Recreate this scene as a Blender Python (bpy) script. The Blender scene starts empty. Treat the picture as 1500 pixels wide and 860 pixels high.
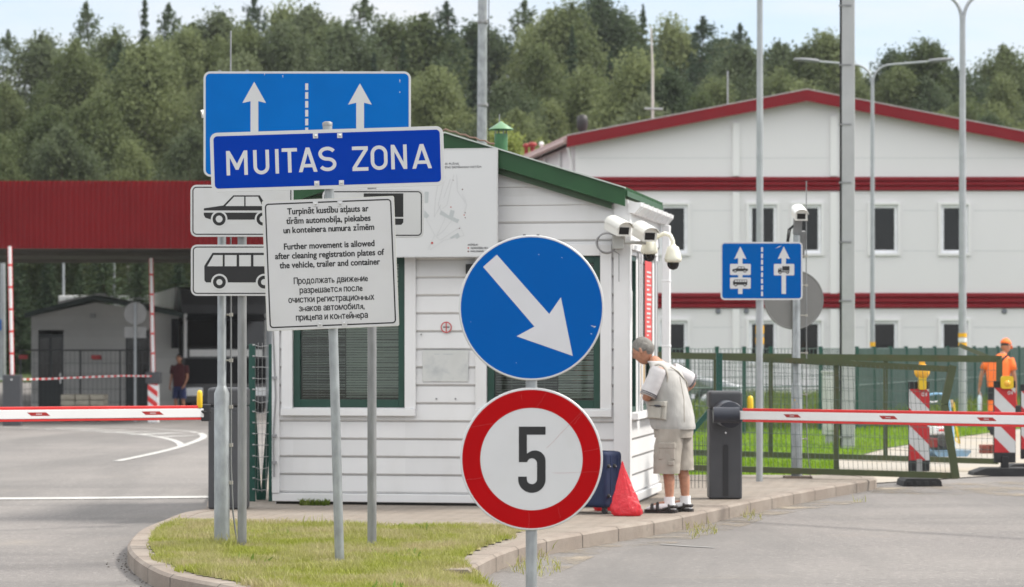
import bpy, bmesh, math, random
import numpy as np
from mathutils import Vector, Matrix, noise as mnoise
R = math.radians
random.seed(7)
scene = bpy.context.scene
COL = scene.collection

# ------------------------------------------------------------------ camera
F, CX, HY, EYE = 4000.0, 750.0, 505.0, 1.6
cam_d = bpy.data.cameras.new('camera')
cam = bpy.data.objects.new('camera', cam_d)
COL.objects.link(cam)
cam.location = (0, 0, EYE)
cam.rotation_euler = (R(90), 0, 0)
cam_d.sensor_width = 36.0
cam_d.lens = 36.0 * F / 1500.0
cam_d.shift_y = (HY - 430.0) / 1500.0
cam_d.clip_start = 0.1
cam_d.clip_end = 3000
cam_d.dof.use_dof = True
cam_d.dof.focus_distance = 17.0
cam_d.dof.aperture_fstop = 4.6
scene.camera = cam

# ------------------------------------------------------------------ world, sun, exposure
SUN_EL, SUN_AZ = 50.0, 82.0          # azimuth: degrees from +Y towards +X
world = bpy.data.worlds.new('World')
scene.world = world
world.use_nodes = True
nt = world.node_tree
nt.nodes.clear()
wo = nt.nodes.new('ShaderNodeOutputWorld')
bg = nt.nodes.new('ShaderNodeBackground')
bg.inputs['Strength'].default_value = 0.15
sky = nt.nodes.new('ShaderNodeTexSky')
sky.sky_type = 'NISHITA'
sky.sun_disc = False
sky.sun_elevation = R(SUN_EL)
sky.sun_rotation = R(SUN_AZ)
sky.air_density = 1.0
sky.dust_density = 0.6
sky.ozone_density = 2.0
tc = nt.nodes.new('ShaderNodeTexCoord')


def wnoise(scale, loc, lo, hi):
    mp = nt.nodes.new('ShaderNodeMapping')
    mp.inputs['Scale'].default_value = scale
    mp.inputs['Location'].default_value = loc
    ns = nt.nodes.new('ShaderNodeTexNoise')
    ns.inputs['Scale'].default_value = 1.0
    ns.inputs['Detail'].default_value = 7.0
    ns.inputs['Roughness'].default_value = 0.55
    cr = nt.nodes.new('ShaderNodeValToRGB')
    cr.color_ramp.elements[0].position = lo
    cr.color_ramp.elements[1].position = hi
    nt.links.new(tc.outputs['Generated'], mp.inputs['Vector'])
    nt.links.new(mp.outputs['Vector'], ns.inputs['Vector'])
    nt.links.new(ns.outputs['Fac'], cr.inputs['Fac'])
    return cr.outputs['Color']


dim = nt.nodes.new('ShaderNodeMixRGB')          # thin high veil over the blue
dim.inputs['Fac'].default_value = 0.55
dim.inputs['Color2'].default_value = (3.6, 3.85, 4.35, 1)
nt.links.new(sky.outputs['Color'], dim.inputs['Color1'])
low = nt.nodes.new('ShaderNodeMixRGB')          # soft clouds near the horizon
low.inputs['Color2'].default_value = (4.5, 4.6, 4.75, 1)
nt.links.new(wnoise((5.0, 5.0, 26.0), (0.4, 1.3, 0.2), 0.40, 0.66), low.inputs['Fac'])
nt.links.new(dim.outputs['Color'], low.inputs['Color1'])
sep = nt.nodes.new('ShaderNodeSeparateXYZ')
nt.links.new(tc.outputs['Generated'], sep.inputs['Vector'])
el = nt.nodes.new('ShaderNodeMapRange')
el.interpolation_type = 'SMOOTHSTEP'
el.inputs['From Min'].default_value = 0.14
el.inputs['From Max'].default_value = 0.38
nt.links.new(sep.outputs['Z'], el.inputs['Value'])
hi_ = nt.nodes.new('ShaderNodeMixRGB')          # unseen overhead cloud, added bright to lift the fill light
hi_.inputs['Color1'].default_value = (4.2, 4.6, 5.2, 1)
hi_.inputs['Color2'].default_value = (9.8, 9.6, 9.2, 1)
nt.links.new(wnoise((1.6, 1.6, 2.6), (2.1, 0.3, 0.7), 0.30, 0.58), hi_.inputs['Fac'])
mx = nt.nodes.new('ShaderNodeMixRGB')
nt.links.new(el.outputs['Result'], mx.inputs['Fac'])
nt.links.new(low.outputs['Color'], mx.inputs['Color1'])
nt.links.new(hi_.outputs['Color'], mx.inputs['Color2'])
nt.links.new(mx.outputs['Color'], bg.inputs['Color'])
nt.links.new(bg.outputs['Background'], wo.inputs['Surface'])

sun_d = bpy.data.lights.new('sun', 'SUN')
sun_d.energy = 3.0
sun_d.angle = R(10.0)
sun_d.color = (1.0, 0.95, 0.87)
sun = bpy.data.objects.new('sun', sun_d)
COL.objects.link(sun)
_sd = Vector((math.sin(R(SUN_AZ)) * math.cos(R(SUN_EL)), math.cos(R(SUN_AZ)) * math.cos(R(SUN_EL)), math.sin(R(SUN_EL))))
sun.rotation_euler = (-_sd).to_track_quat('-Z', 'Y').to_euler()
scene.view_settings.view_transform = 'Standard'
scene.view_settings.look = 'None'
scene.view_settings.gamma = 1.0
scene.view_settings.use_curve_mapping = False
scene.view_settings.exposure = 0.5
scene.render.engine = 'CYCLES'
scene.cycles.max_bounces = 8
scene.cycles.transparent_max_bounces = 16
scene.cycles.caustics_reflective = False
scene.cycles.caustics_refractive = False
try:
    scene.cycles.use_denoising = True
except Exception:
    pass


# ------------------------------------------------------------------ measuring helpers
def sm(t):
    t = min(1.0, max(0.0, t))
    return t * t * (3 - 2 * t)


def gz(x, y):
    """Height of the ground: level by the booth, the left lanes dip, a bank carries the wood."""
    z = -0.4 * sm((y - 36) / 36.0) * sm((-2.0 - x) / 5.0) * (1 - sm((y - 86) / 12))
    z += 0.45 * sm((y - 86) / 13.0)
    if y > 100:
        z += 0.05 * (min(y, 230) - 100)
    return z


def W(px, py, Y):
    return Vector(((px - CX) / F * Y, Y, EYE + (HY - py) / F * Y))


def G(px, py, z=0.0):
    return W(px, py, (EYE - z) * F / (py - HY))


def Gd(px, py):
    z = 0.0
    for _ in range(12):
        p = G(px, py, z)
        z = gz(p.x, p.y)
    return G(px, py, z)


def X_at(px, Y):
    return (px - CX) / F * Y


def Z_at(py, Y):
    return EYE + (HY - py) / F * Y


# ------------------------------------------------------------------ materials
MATS = {}


def nodes_of(m):
    return m.node_tree.nodes, m.node_tree.links


def mat(name, col, rough=0.5, metal=0.0, var=0.08, scale=5.0, bump=0.0, bscale=60.0, spec=0.5, stain=None, stain_amt=0.0, stain_scale=2.0, stretch=(1, 1, 1), coat=0.0):
    if name in MATS:
        return MATS[name]
    m = bpy.data.materials.new(name)
    m.use_nodes = True
    n, l = nodes_of(m)
    b = n['Principled BSDF']
    b.inputs['Roughness'].default_value = rough
    b.inputs['Metallic'].default_value = metal
    b.inputs['Specular IOR Level'].default_value = spec
    b.inputs['Coat Weight'].default_value = coat
    tcx = n.new('ShaderNodeTexCoord')
    mpp = n.new('ShaderNodeMapping')
    mpp.inputs['Scale'].default_value = stretch
    l.new(tcx.outputs['Object'], mpp.inputs['Vector'])
    nz = n.new('ShaderNodeTexNoise')
    nz.inputs['Scale'].default_value = scale
    nz.inputs['Detail'].default_value = 5
    l.new(mpp.outputs['Vector'], nz.inputs['Vector'])
    rp = n.new('ShaderNodeValToRGB')
    rp.color_ramp.elements[0].position = 0.3
    rp.color_ramp.elements[1].position = 0.7
    lo = [max(0, c * (1 - var)) for c in col]
    hi = [min(1, c * (1 + var)) for c in col]
    rp.color_ramp.elements[0].color = (*lo, 1)
    rp.color_ramp.elements[1].color = (*hi, 1)
    l.new(nz.outputs['Fac'], rp.inputs['Fac'])
    out = rp.outputs['Color']
    if stain:
        n2 = n.new('ShaderNodeTexNoise')
        n2.inputs['Scale'].default_value = stain_scale
        n2.inputs['Detail'].default_value = 8
        n2.inputs['Roughness'].default_value = 0.65
        l.new(mpp.outputs['Vector'], n2.inputs['Vector'])
        r2 = n.new('ShaderNodeValToRGB')
        r2.color_ramp.elements[0].position = 0.5
        r2.color_ramp.elements[1].position = 0.78
        r2.color_ramp.elements[1].color = (stain_amt,) * 3 + (1,)
        l.new(n2.outputs['Fac'], r2.inputs['Fac'])
        mm = n.new('ShaderNodeMixRGB')
        mm.inputs['Color2'].default_value = (*stain, 1)
        l.new(r2.outputs['Color'], mm.inputs['Fac'])
        l.new(out, mm.inputs['Color1'])
        out = mm.outputs['Color']
    l.new(out, b.inputs['Base Color'])
    if bump:
        n3 = n.new('ShaderNodeTexNoise')
        n3.inputs['Scale'].default_value = bscale
        n3.inputs['Detail'].default_value = 4
        l.new(mpp.outputs['Vector'], n3.inputs['Vector'])
        bp = n.new('ShaderNodeBump')
        bp.inputs['Strength'].default_value = bump
        bp.inputs['Distance'].default_value = 0.01
        l.new(n3.outputs['Fac'], bp.inputs['Height'])
        l.new(bp.outputs['Normal'], b.inputs['Normal'])
    MATS[name] = m
    return m


GALV = mat('galvanised_steel', (0.33, 0.35, 0.36), 0.48, 0.55, 0.22, 14, 0.05, 90, stain=(0.18, 0.19, 0.2), stain_amt=0.5, stain_scale=9, stretch=(1, 1, 0.5))
GALVD = mat('dull_steel_pole', (0.25, 0.255, 0.26), 0.55, 0.4, 0.16, 20, 0.05, 90, stain=(0.14, 0.14, 0.14), stain_amt=0.5, stain_scale=12, stretch=(1, 1, 0.25))
GREYPOLE = mat('grey_lamp_steel', (0.36, 0.38, 0.4), 0.5, 0.3, 0.08, 6)
ALU = mat('aluminium_sign_edge', (0.62, 0.62, 0.62), 0.42, 0.4, 0.06, 30)
SIGNW = mat('sign_white_sheeting', (0.60, 0.605, 0.61), 0.42, 0, 0.03, 4, stain=(0.5, 0.49, 0.46), stain_amt=0.35, stain_scale=5)
SIGNB = mat('sign_blue_sheeting', (0.008, 0.13, 0.47), 0.38, 0, 0.04, 4, spec=0.2)
SIGNB2 = mat('sign_light_blue_sheeting', (0.001, 0.135, 0.49), 0.42, 0, 0.05, 4, spec=0.05)
SIGNB3 = mat('sign_deep_blue_sheeting', (0.001, 0.040, 0.36), 0.4, 0, 0.04, 4, spec=0.04)
SIGNR = mat('sign_red_sheeting', (0.5, 0.012, 0.014), 0.38, 0, 0.06, 4, spec=0.2)
BLACK = mat('sign_black', (0.012, 0.012, 0.013), 0.5, 0, 0.1, 6)
SIGNBACK = mat('sign_back_grey', (0.3, 0.3, 0.3), 0.55, 0.3, 0.08, 7)
SCRATCH = mat('scratch_grey', (0.55, 0.57, 0.6), 0.6)
CHAR = mat('charcoal_cabinet', (0.062, 0.064, 0.072), 0.5, 0, 0.08, 6, 0.04, 300)
CHARD = mat('black_cabinet_strip', (0.02, 0.02, 0.024), 0.4)
RUB = mat('black_rubber', (0.025, 0.025, 0.027), 0.75, 0, 0.2, 12, 0.1, 60)
ARMW = mat('barrier_white', (0.78, 0.78, 0.79), 0.4, 0, 0.03, 3)
ARMR = mat('barrier_red', (0.68, 0.03, 0.03), 0.4, 0, 0.06, 5)
YEL = mat('yellow_plastic', (0.78, 0.52, 0.02), 0.35, 0, 0.06, 8)
ORL = mat('amber_lens', (0.88, 0.46, 0.05), 0.25, 0, 0.08, 12)
BWHITE = mat('white_cladding', (0.74, 0.74, 0.75), 0.45, 0, 0.025, 2.5, 0.03, 40, stain=(0.52, 0.51, 0.48), stain_amt=0.3, stain_scale=2.2, stretch=(1, 1, 0.35))
BTRIM = mat('white_trim', (0.76, 0.76, 0.77), 0.42, 0, 0.02, 3, stain=(0.55, 0.53, 0.5), stain_amt=0.25, stain_scale=4, stretch=(1, 1, 0.4))
DGREEN = mat('dark_green_frame', (0.012, 0.055, 0.04), 0.4, 0, 0.1, 8)
ROOFG = mat('green_roof_sheet', (0.024, 0.078, 0.032), 0.45, 0, 0.1, 4, spec=0.3)
SOFFIT = mat('roof_soffit', (0.05, 0.09, 0.05), 0.6)
FENCEG = mat('fence_green', (0.012, 0.075, 0.058), 0.42, 0, 0.08, 6)
OLIVE = mat('gate_olive', (0.058, 0.074, 0.03), 0.5, 0, 0.1, 6, stain=(0.14, 0.07, 0.03), stain_amt=0.4, stain_scale=5)
WIRE = mat('fence_wire', (0.10, 0.13, 0.12), 0.5, 0.3, 0.1, 9)
WIREL = mat('galvanised_wire', (0.45, 0.45, 0.45), 0.5, 0.5, 0.1, 9)
CAMW = mat('camera_white', (0.80, 0.79, 0.75), 0.35, 0, 0.03, 9)
CAMC = mat('dome_cream', (0.80, 0.78, 0.66), 0.35, 0, 0.03, 9)
GLASSB = mat('black_glass', (0.006, 0.006, 0.007), 0.08, 0, 0.1, 9)
HALLW = mat('hall_panel_white', (0.75, 0.74, 0.752), 0.5, 0, 0.012, 0.6)
HALLT = mat('hall_trim_white', (0.80, 0.795, 0.80), 0.5, 0, 0.012, 0.6)
HALLR = mat('hall_red_sheet', (0.215, 0.009, 0.016), 0.5, 0, 0.07, 1.5, spec=0.2)
HALLROOF = mat('hall_roof_sheet', (0.42, 0.30, 0.30), 0.4, 0.2, 0.08, 1.5)
CANR = mat('canopy_red_sheet', (0.185, 0.009, 0.012), 0.6, 0, 0.1, 0.8, spec=0.15)
CANB = mat('canopy_soffit', (0.16, 0.145, 0.13), 0.7, 0, 0.08, 1)
GREYB = mat('grey_cladding', (0.50, 0.49, 0.47), 0.6, 0, 0.05, 1.5)
DARKROOF = mat('dark_green_roof', (0.02, 0.035, 0.03), 0.5)
CONC = mat('concrete', (0.36, 0.37, 0.37), 0.8, 0, 0.08, 5, 0.15, 50, stain=(0.25, 0.25, 0.25), stain_amt=0.5, stain_scale=3)
SKIN = mat('skin', (0.46, 0.225, 0.145), 0.55, 0, 0.16, 30)
SKIND = mat('tanned_skin', (0.40, 0.19, 0.115), 0.5, 0, 0.08, 22)
HAIRG = mat('grey_hair', (0.20, 0.19, 0.175), 0.8, 0, 0.35, 90, 0.6, 140)
HAIRD = mat('dark_hair', (0.03, 0.025, 0.02), 0.7, 0, 0.3, 90)
VEST = mat('vest_beige', (0.41, 0.40, 0.385), 0.9, 0, 0.12, 14, 0.9, 16, stretch=(1, 1, 0.5))
SHIRT = mat('shirt_pale', (0.58, 0.56, 0.57), 0.85, 0, 0.05, 16, 0.7, 16)
SHORTS = mat('shorts_khaki', (0.36, 0.325, 0.285), 0.9, 0, 0.1, 14, 0.9, 14, stretch=(1, 1, 0.5))
SEAM = mat('dark_trim', (0.06, 0.06, 0.075), 0.8)
SOCK = mat('white_sock', (0.82, 0.82, 0.84), 0.85, 0, 0.04, 60)
SANDAL = mat('dark_leather', (0.03, 0.025, 0.024), 0.6)
HIVIS = mat('hivis_orange', (0.95, 0.19, 0.035), 0.75, 0, 0.06, 12, 0.4, 14)
NAVY = mat('dark_workwear', (0.03, 0.033, 0.042), 0.85, 0, 0.1, 12)
KHAKI = mat('khaki_uniform', (0.12, 0.09, 0.055), 0.85, 0, 0.1, 12)
MAROON = mat('maroon_cotton', (0.075, 0.013, 0.017), 0.85, 0, 0.1, 12)
BLUES = mat('blue_shorts', (0.02, 0.03, 0.10), 0.85, 0, 0.1, 12)
CASEB = mat('suitcase_blue', (0.008, 0.018, 0.062), 0.75, 0, 0.12, 25, 0.4, 160)
CASED = mat('suitcase_trim', (0.008, 0.02, 0.075), 0.6, 0, 0.1, 12)
LANEW = mat('road_paint', (0.47, 0.465, 0.45), 0.8, 0, 0.1, 3, stain=(0.23, 0.22, 0.21), stain_amt=0.85, stain_scale=2.5)
SILVER = mat('car_silver', (0.42, 0.43, 0.45), 0.3, 0.5, 0.02, 1, coat=0.5)
TRUCKW = mat('truck_white', (0.66, 0.66, 0.66), 0.35, 0, 0.03, 1)
TRUCKD = mat('truck_dark', (0.012, 0.012, 0.014), 0.6, spec=0.15)
CHROME = mat('bright_metal', (0.7, 0.7, 0.7), 0.22, 0.9, 0.04, 9)
WOOD = mat('weathered_wood', (0.26, 0.21, 0.15), 0.8, 0, 0.2, 6)
BLUEF = mat('light_blue_steel', (0.22, 0.42, 0.62), 0.4, 0, 0.06, 8)
LENS = mat('lamp_lens', (0.75, 0.77, 0.8), 0.12, 0, 0.03, 9)
BLIND = mat('blind_slat', (0.82, 0.83, 0.80), 0.5, 0, 0.04, 5)
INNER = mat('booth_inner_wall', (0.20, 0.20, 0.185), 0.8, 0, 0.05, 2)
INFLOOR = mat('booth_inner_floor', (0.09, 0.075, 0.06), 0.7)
PAPER = mat('faded_paper', (0.60, 0.61, 0.60), 0.6, 0, 0.05, 6, stain=(0.36, 0.38, 0.40), stain_amt=0.8, stain_scale=6)
BANNER = mat('red_banner', (0.62, 0.07, 0.07), 0.6, 0, 0.06, 6)
MAPGREY = mat('map_grey', (0.46, 0.49, 0.50), 0.6, 0, 0.04, 5)
MAPLINE = mat('map_line', (0.53, 0.54, 0.55), 0.6, 0, 0.04, 5)
MAPRED = mat('map_red', (0.45, 0.06, 0.05), 0.6)
CARD = mat('cardboard', (0.42, 0.30, 0.17), 0.8)
TERRA = mat('vent_red', (0.32, 0.03, 0.03), 0.4)
LIGHTG = mat('pale_green_sheet', (0.16, 0.30, 0.17), 0.38, 0, 0.06, 8)


def red_bag_mat():
    m = bpy.data.materials.new('red_plastic_film')
    m.use_nodes = True
    n, l = nodes_of(m)
    b = n['Principled BSDF']
    b.inputs['Base Color'].default_value = (0.80, 0.04, 0.065, 1)
    b.inputs['Roughness'].default_value = 0.2
    b.inputs['Coat Weight'].default_value = 0.4
    tr = n.new('ShaderNodeBsdfTranslucent')
    tr.inputs['Color'].default_value = (0.95, 0.10, 0.13, 1)
    ms = n.new('ShaderNodeMixShader')
    ms.inputs['Fac'].default_value = 0.35
    nz = n.new('ShaderNodeTexNoise')
    nz.inputs['Scale'].default_value = 22
    nz.inputs['Detail'].default_value = 5
    nz.inputs['Distortion'].default_value = 2.0
    tcx = n.new('ShaderNodeTexCoord')
    l.new(tcx.outputs['Object'], nz.inputs['Vector'])
    bp = n.new('ShaderNodeBump')
    bp.inputs['Strength'].default_value = 0.8
    bp.inputs['Distance'].default_value = 0.02
    l.new(nz.outputs['Fac'], bp.inputs['Height'])
    l.new(bp.outputs['Normal'], b.inputs['Normal'])
    l.new(b.outputs['BSDF'], ms.inputs[1])
    l.new(tr.outputs['BSDF'], ms.inputs[2])
    l.new(ms.outputs['Shader'], n['Material Output'].inputs['Surface'])
    return m


def per_board(m, lo=0.93):
    """every board its own slight shade, as painted and replaced at different times"""
    n, l = nodes_of(m)
    b = n['Principled BSDF']
    src = b.inputs['Base Color'].links[0].from_socket
    ge = n.new('ShaderNodeNewGeometry')
    mr = n.new('ShaderNodeMapRange')
    mr.inputs['To Min'].default_value = lo
    mr.inputs['To Max'].default_value = 1.02
    l.new(ge.outputs['Random Per Island'], mr.inputs['Value'])
    mm = n.new('ShaderNodeMixRGB')
    mm.blend_type = 'MULTIPLY'
    mm.inputs['Fac'].default_value = 1.0
    l.new(src, mm.inputs['Color1'])
    l.new(mr.outputs['Result'], mm.inputs['Color2'])
    l.new(mm.outputs['Color'], b.inputs['Base Color'])


per_board(BWHITE)
per_board(GREYB, 0.88)


def glass_mat(name, tint=(0.86, 0.92, 0.9), blend=0.22):
    m = bpy.data.materials.new(name)
    m.use_nodes = True
    n, l = nodes_of(m)
    t = n.new('ShaderNodeBsdfTransparent')
    t.inputs['Color'].default_value = (*tint, 1)
    g = n.new('ShaderNodeBsdfGlossy')
    g.inputs['Roughness'].default_value = 0.02
    lw = n.new('ShaderNodeFresnel')
    lw.inputs['IOR'].default_value = 1.6
    ms = n.new('ShaderNodeMixShader')
    l.new(lw.outputs['Fac'], ms.inputs['Fac'])
    l.new(t.outputs['BSDF'], ms.inputs[1])
    l.new(g.outputs['BSDF'], ms.inputs[2])
    l.new(ms.outputs['Shader'], n['Material Output'].inputs['Surface'])
    return m


REDBAG = red_bag_mat()
GLASS = glass_mat('window_glass', (0.80, 0.85, 0.82))
CLEARG = glass_mat('clear_plastic', (0.85, 0.9, 0.95))


def leaf_mat(name, c1, c2, trans=0.35, scale=0.5):
    m = bpy.data.materials.new(name)
    m.use_nodes = True
    n, l = nodes_of(m)
    b = n['Principled BSDF']
    b.inputs['Roughness'].default_value = 0.65
    b.inputs['Specular IOR Level'].default_value = 0.25
    tcx = n.new('ShaderNodeTexCoord')
    oi = n.new('ShaderNodeObjectInfo')
    nz = n.new('ShaderNodeTexNoise')
    nz.inputs['Scale'].default_value = scale
    nz.inputs['Detail'].default_value = 6
    nz.inputs['Roughness'].default_value = 0.7
    l.new(tcx.outputs['Object'], nz.inputs['Vector'])
    ad = n.new('ShaderNodeMath')
    ad.operation = 'MULTIPLY_ADD'
    ad.inputs[1].default_value = 0.75
    ad.inputs[2].default_value = -0.38
    l.new(oi.outputs['Random'], ad.inputs[0])
    a2 = n.new('ShaderNodeMath')
    a2.operation = 'ADD'
    l.new(nz.outputs['Fac'], a2.inputs[0])
    l.new(ad.outputs[0], a2.inputs[1])
    rp = n.new('ShaderNodeValToRGB')
    rp.color_ramp.elements[0].position = 0.25
    rp.color_ramp.elements[0].color = (*c1, 1)
    rp.color_ramp.elements[1].position = 0.75
    rp.color_ramp.elements[1].color = (*c2, 1)
    l.new(a2.outputs[0], rp.inputs['Fac'])
    l.new(rp.outputs['Color'], b.inputs['Base Color'])
    t = n.new('ShaderNodeBsdfTranslucent')
    l.new(rp.outputs['Color'], t.inputs['Color'])
    ms = n.new('ShaderNodeMixShader')
    ms.inputs['Fac'].default_value = trans
    l.new(b.outputs['BSDF'], ms.inputs[1])
    l.new(t.outputs['BSDF'], ms.inputs[2])
    l.new(ms.outputs['Shader'], n['Material Output'].inputs['Surface'])
    return m


def ground_mat(name, base, layers, rough=0.85, grain=0.12, gscale=90, bump=0.25):
    """base colour, then layers of (colour, noise scale, low, high, amount, stretch)."""
    m = bpy.data.materials.new(name)
    m.use_nodes = True
    n, l = nodes_of(m)
    b = n['Principled BSDF']
    b.inputs['Roughness'].default_value = rough
    b.inputs['Specular IOR Level'].default_value = 0.3
    tcx = n.new('ShaderNodeTexCoord')
    nz = n.new('ShaderNodeTexNoise')
    nz.inputs['Scale'].default_value = gscale
    nz.inputs['Detail'].default_value = 3
    l.new(tcx.outputs['Object'], nz.inputs['Vector'])
    rp = n.new('ShaderNodeValToRGB')
    rp.color_ramp.elements[0].position = 0.3
    rp.color_ramp.elements[1].position = 0.7
    rp.color_ramp.elements[0].color = (*[c * (1 - grain) for c in base], 1)
    rp.color_ramp.elements[1].color = (*[c * (1 + grain) for c in base], 1)
    l.new(nz.outputs['Fac'], rp.inputs['Fac'])
    out = rp.outputs['Color']
    for i, (c, s, lo, hi, amt, st) in enumerate(layers):
        mpp = n.new('ShaderNodeMapping')
        mpp.inputs['Scale'].default_value = st
        mpp.inputs['Location'].default_value = (i * 3.7, i * 1.9, 0)
        mpp.inputs['Rotation'].default_value = (0, 0, 0.35 * i)
        l.new(tcx.outputs['Object'], mpp.inputs['Vector'])
        n2 = n.new('ShaderNodeTexNoise')
        n2.inputs['Scale'].default_value = s
        n2.inputs['Detail'].default_value = 8
        n2.inputs['Roughness'].default_value = 0.62
        n2.inputs['Distortion'].default_value = 0.4
        l.new(mpp.outputs['Vector'], n2.inputs['Vector'])
        r2 = n.new('ShaderNodeValToRGB')
        r2.color_ramp.elements[0].position = lo
        r2.color_ramp.elements[1].position = hi
        r2.color_ramp.elements[0].color = (0, 0, 0, 1)
        r2.color_ramp.elements[1].color = (amt, amt, amt, 1)
        l.new(n2.outputs['Fac'], r2.inputs['Fac'])
        mm = n.new('ShaderNodeMixRGB')
        mm.inputs['Color2'].default_value = (*c, 1)
        l.new(r2.outputs['Color'], mm.inputs['Fac'])
        l.new(out, mm.inputs['Color1'])
        out = mm.outputs['Color']
    l.new(out, b.inputs['Base Color'])
    bp = n.new('ShaderNodeBump')
    bp.inputs['Strength'].default_value = bump
    bp.inputs['Distance'].default_value = 0.006
    l.new(nz.outputs['Fac'], bp.inputs['Height'])
    l.new(bp.outputs['Normal'], b.inputs['Normal'])
    return m


def paver_mat():
    m = bpy.data.materials.new('pavers')
    m.use_nodes = True
    n, l = nodes_of(m)
    b = n['Principled BSDF']
    b.inputs['Roughness'].default_value = 0.9
    tcx = n.new('ShaderNodeTexCoord')
    mpp = n.new('ShaderNodeMapping')
    mpp.inputs['Rotation'].default_value = (0, 0, R(-35))
    l.new(tcx.outputs['Object'], mpp.inputs['Vector'])
    br = n.new('ShaderNodeTexBrick')
    br.inputs['Scale'].default_value = 1.0
    br.inputs['Brick Width'].default_value = 0.2
    br.inputs['Row Height'].default_value = 0.1
    br.inputs['Mortar Size'].default_value = 0.006
    br.inputs['Color1'].default_value = (0.225, 0.19, 0.16, 1)
    br.inputs['Color2'].default_value = (0.265, 0.222, 0.185, 1)
    br.inputs['Mortar'].default_value = (0.12, 0.105, 0.085, 1)
    l.new(mpp.outputs['Vector'], br.inputs['Vector'])
    nz = n.new('ShaderNodeTexNoise')
    nz.inputs['Scale'].default_value = 1.7
    nz.inputs['Detail'].default_value = 9
    nz.inputs['Roughness'].default_value = 0.7
    l.new(tcx.outputs['Object'], nz.inputs['Vector'])
    r2 = n.new('ShaderNodeValToRGB')
    r2.color_ramp.elements[0].position = 0.42
    r2.color_ramp.elements[1].position = 0.75
    r2.color_ramp.elements[1].color = (0.75, 0.75, 0.75, 1)
    l.new(nz.outputs['Fac'], r2.inputs['Fac'])
    mm = n.new('ShaderNodeMixRGB')
    mm.inputs['Color2'].default_value = (0.30, 0.268, 0.232, 1)
    l.new(r2.outputs['Color'], mm.inputs['Fac'])
    l.new(br.outputs['Color'], mm.inputs['Color1'])
    l.new(mm.outputs['Color'], b.inputs['Base Color'])
    bp = n.new('ShaderNodeBump')
    bp.inputs['Strength'].default_value = 0.4
    bp.inputs['Distance'].default_value = 0.008
    bp.invert = True
    l.new(br.outputs['Fac'], bp.inputs['Height'])
    l.new(bp.outputs['Normal'], b.inputs['Normal'])
    return m


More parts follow.
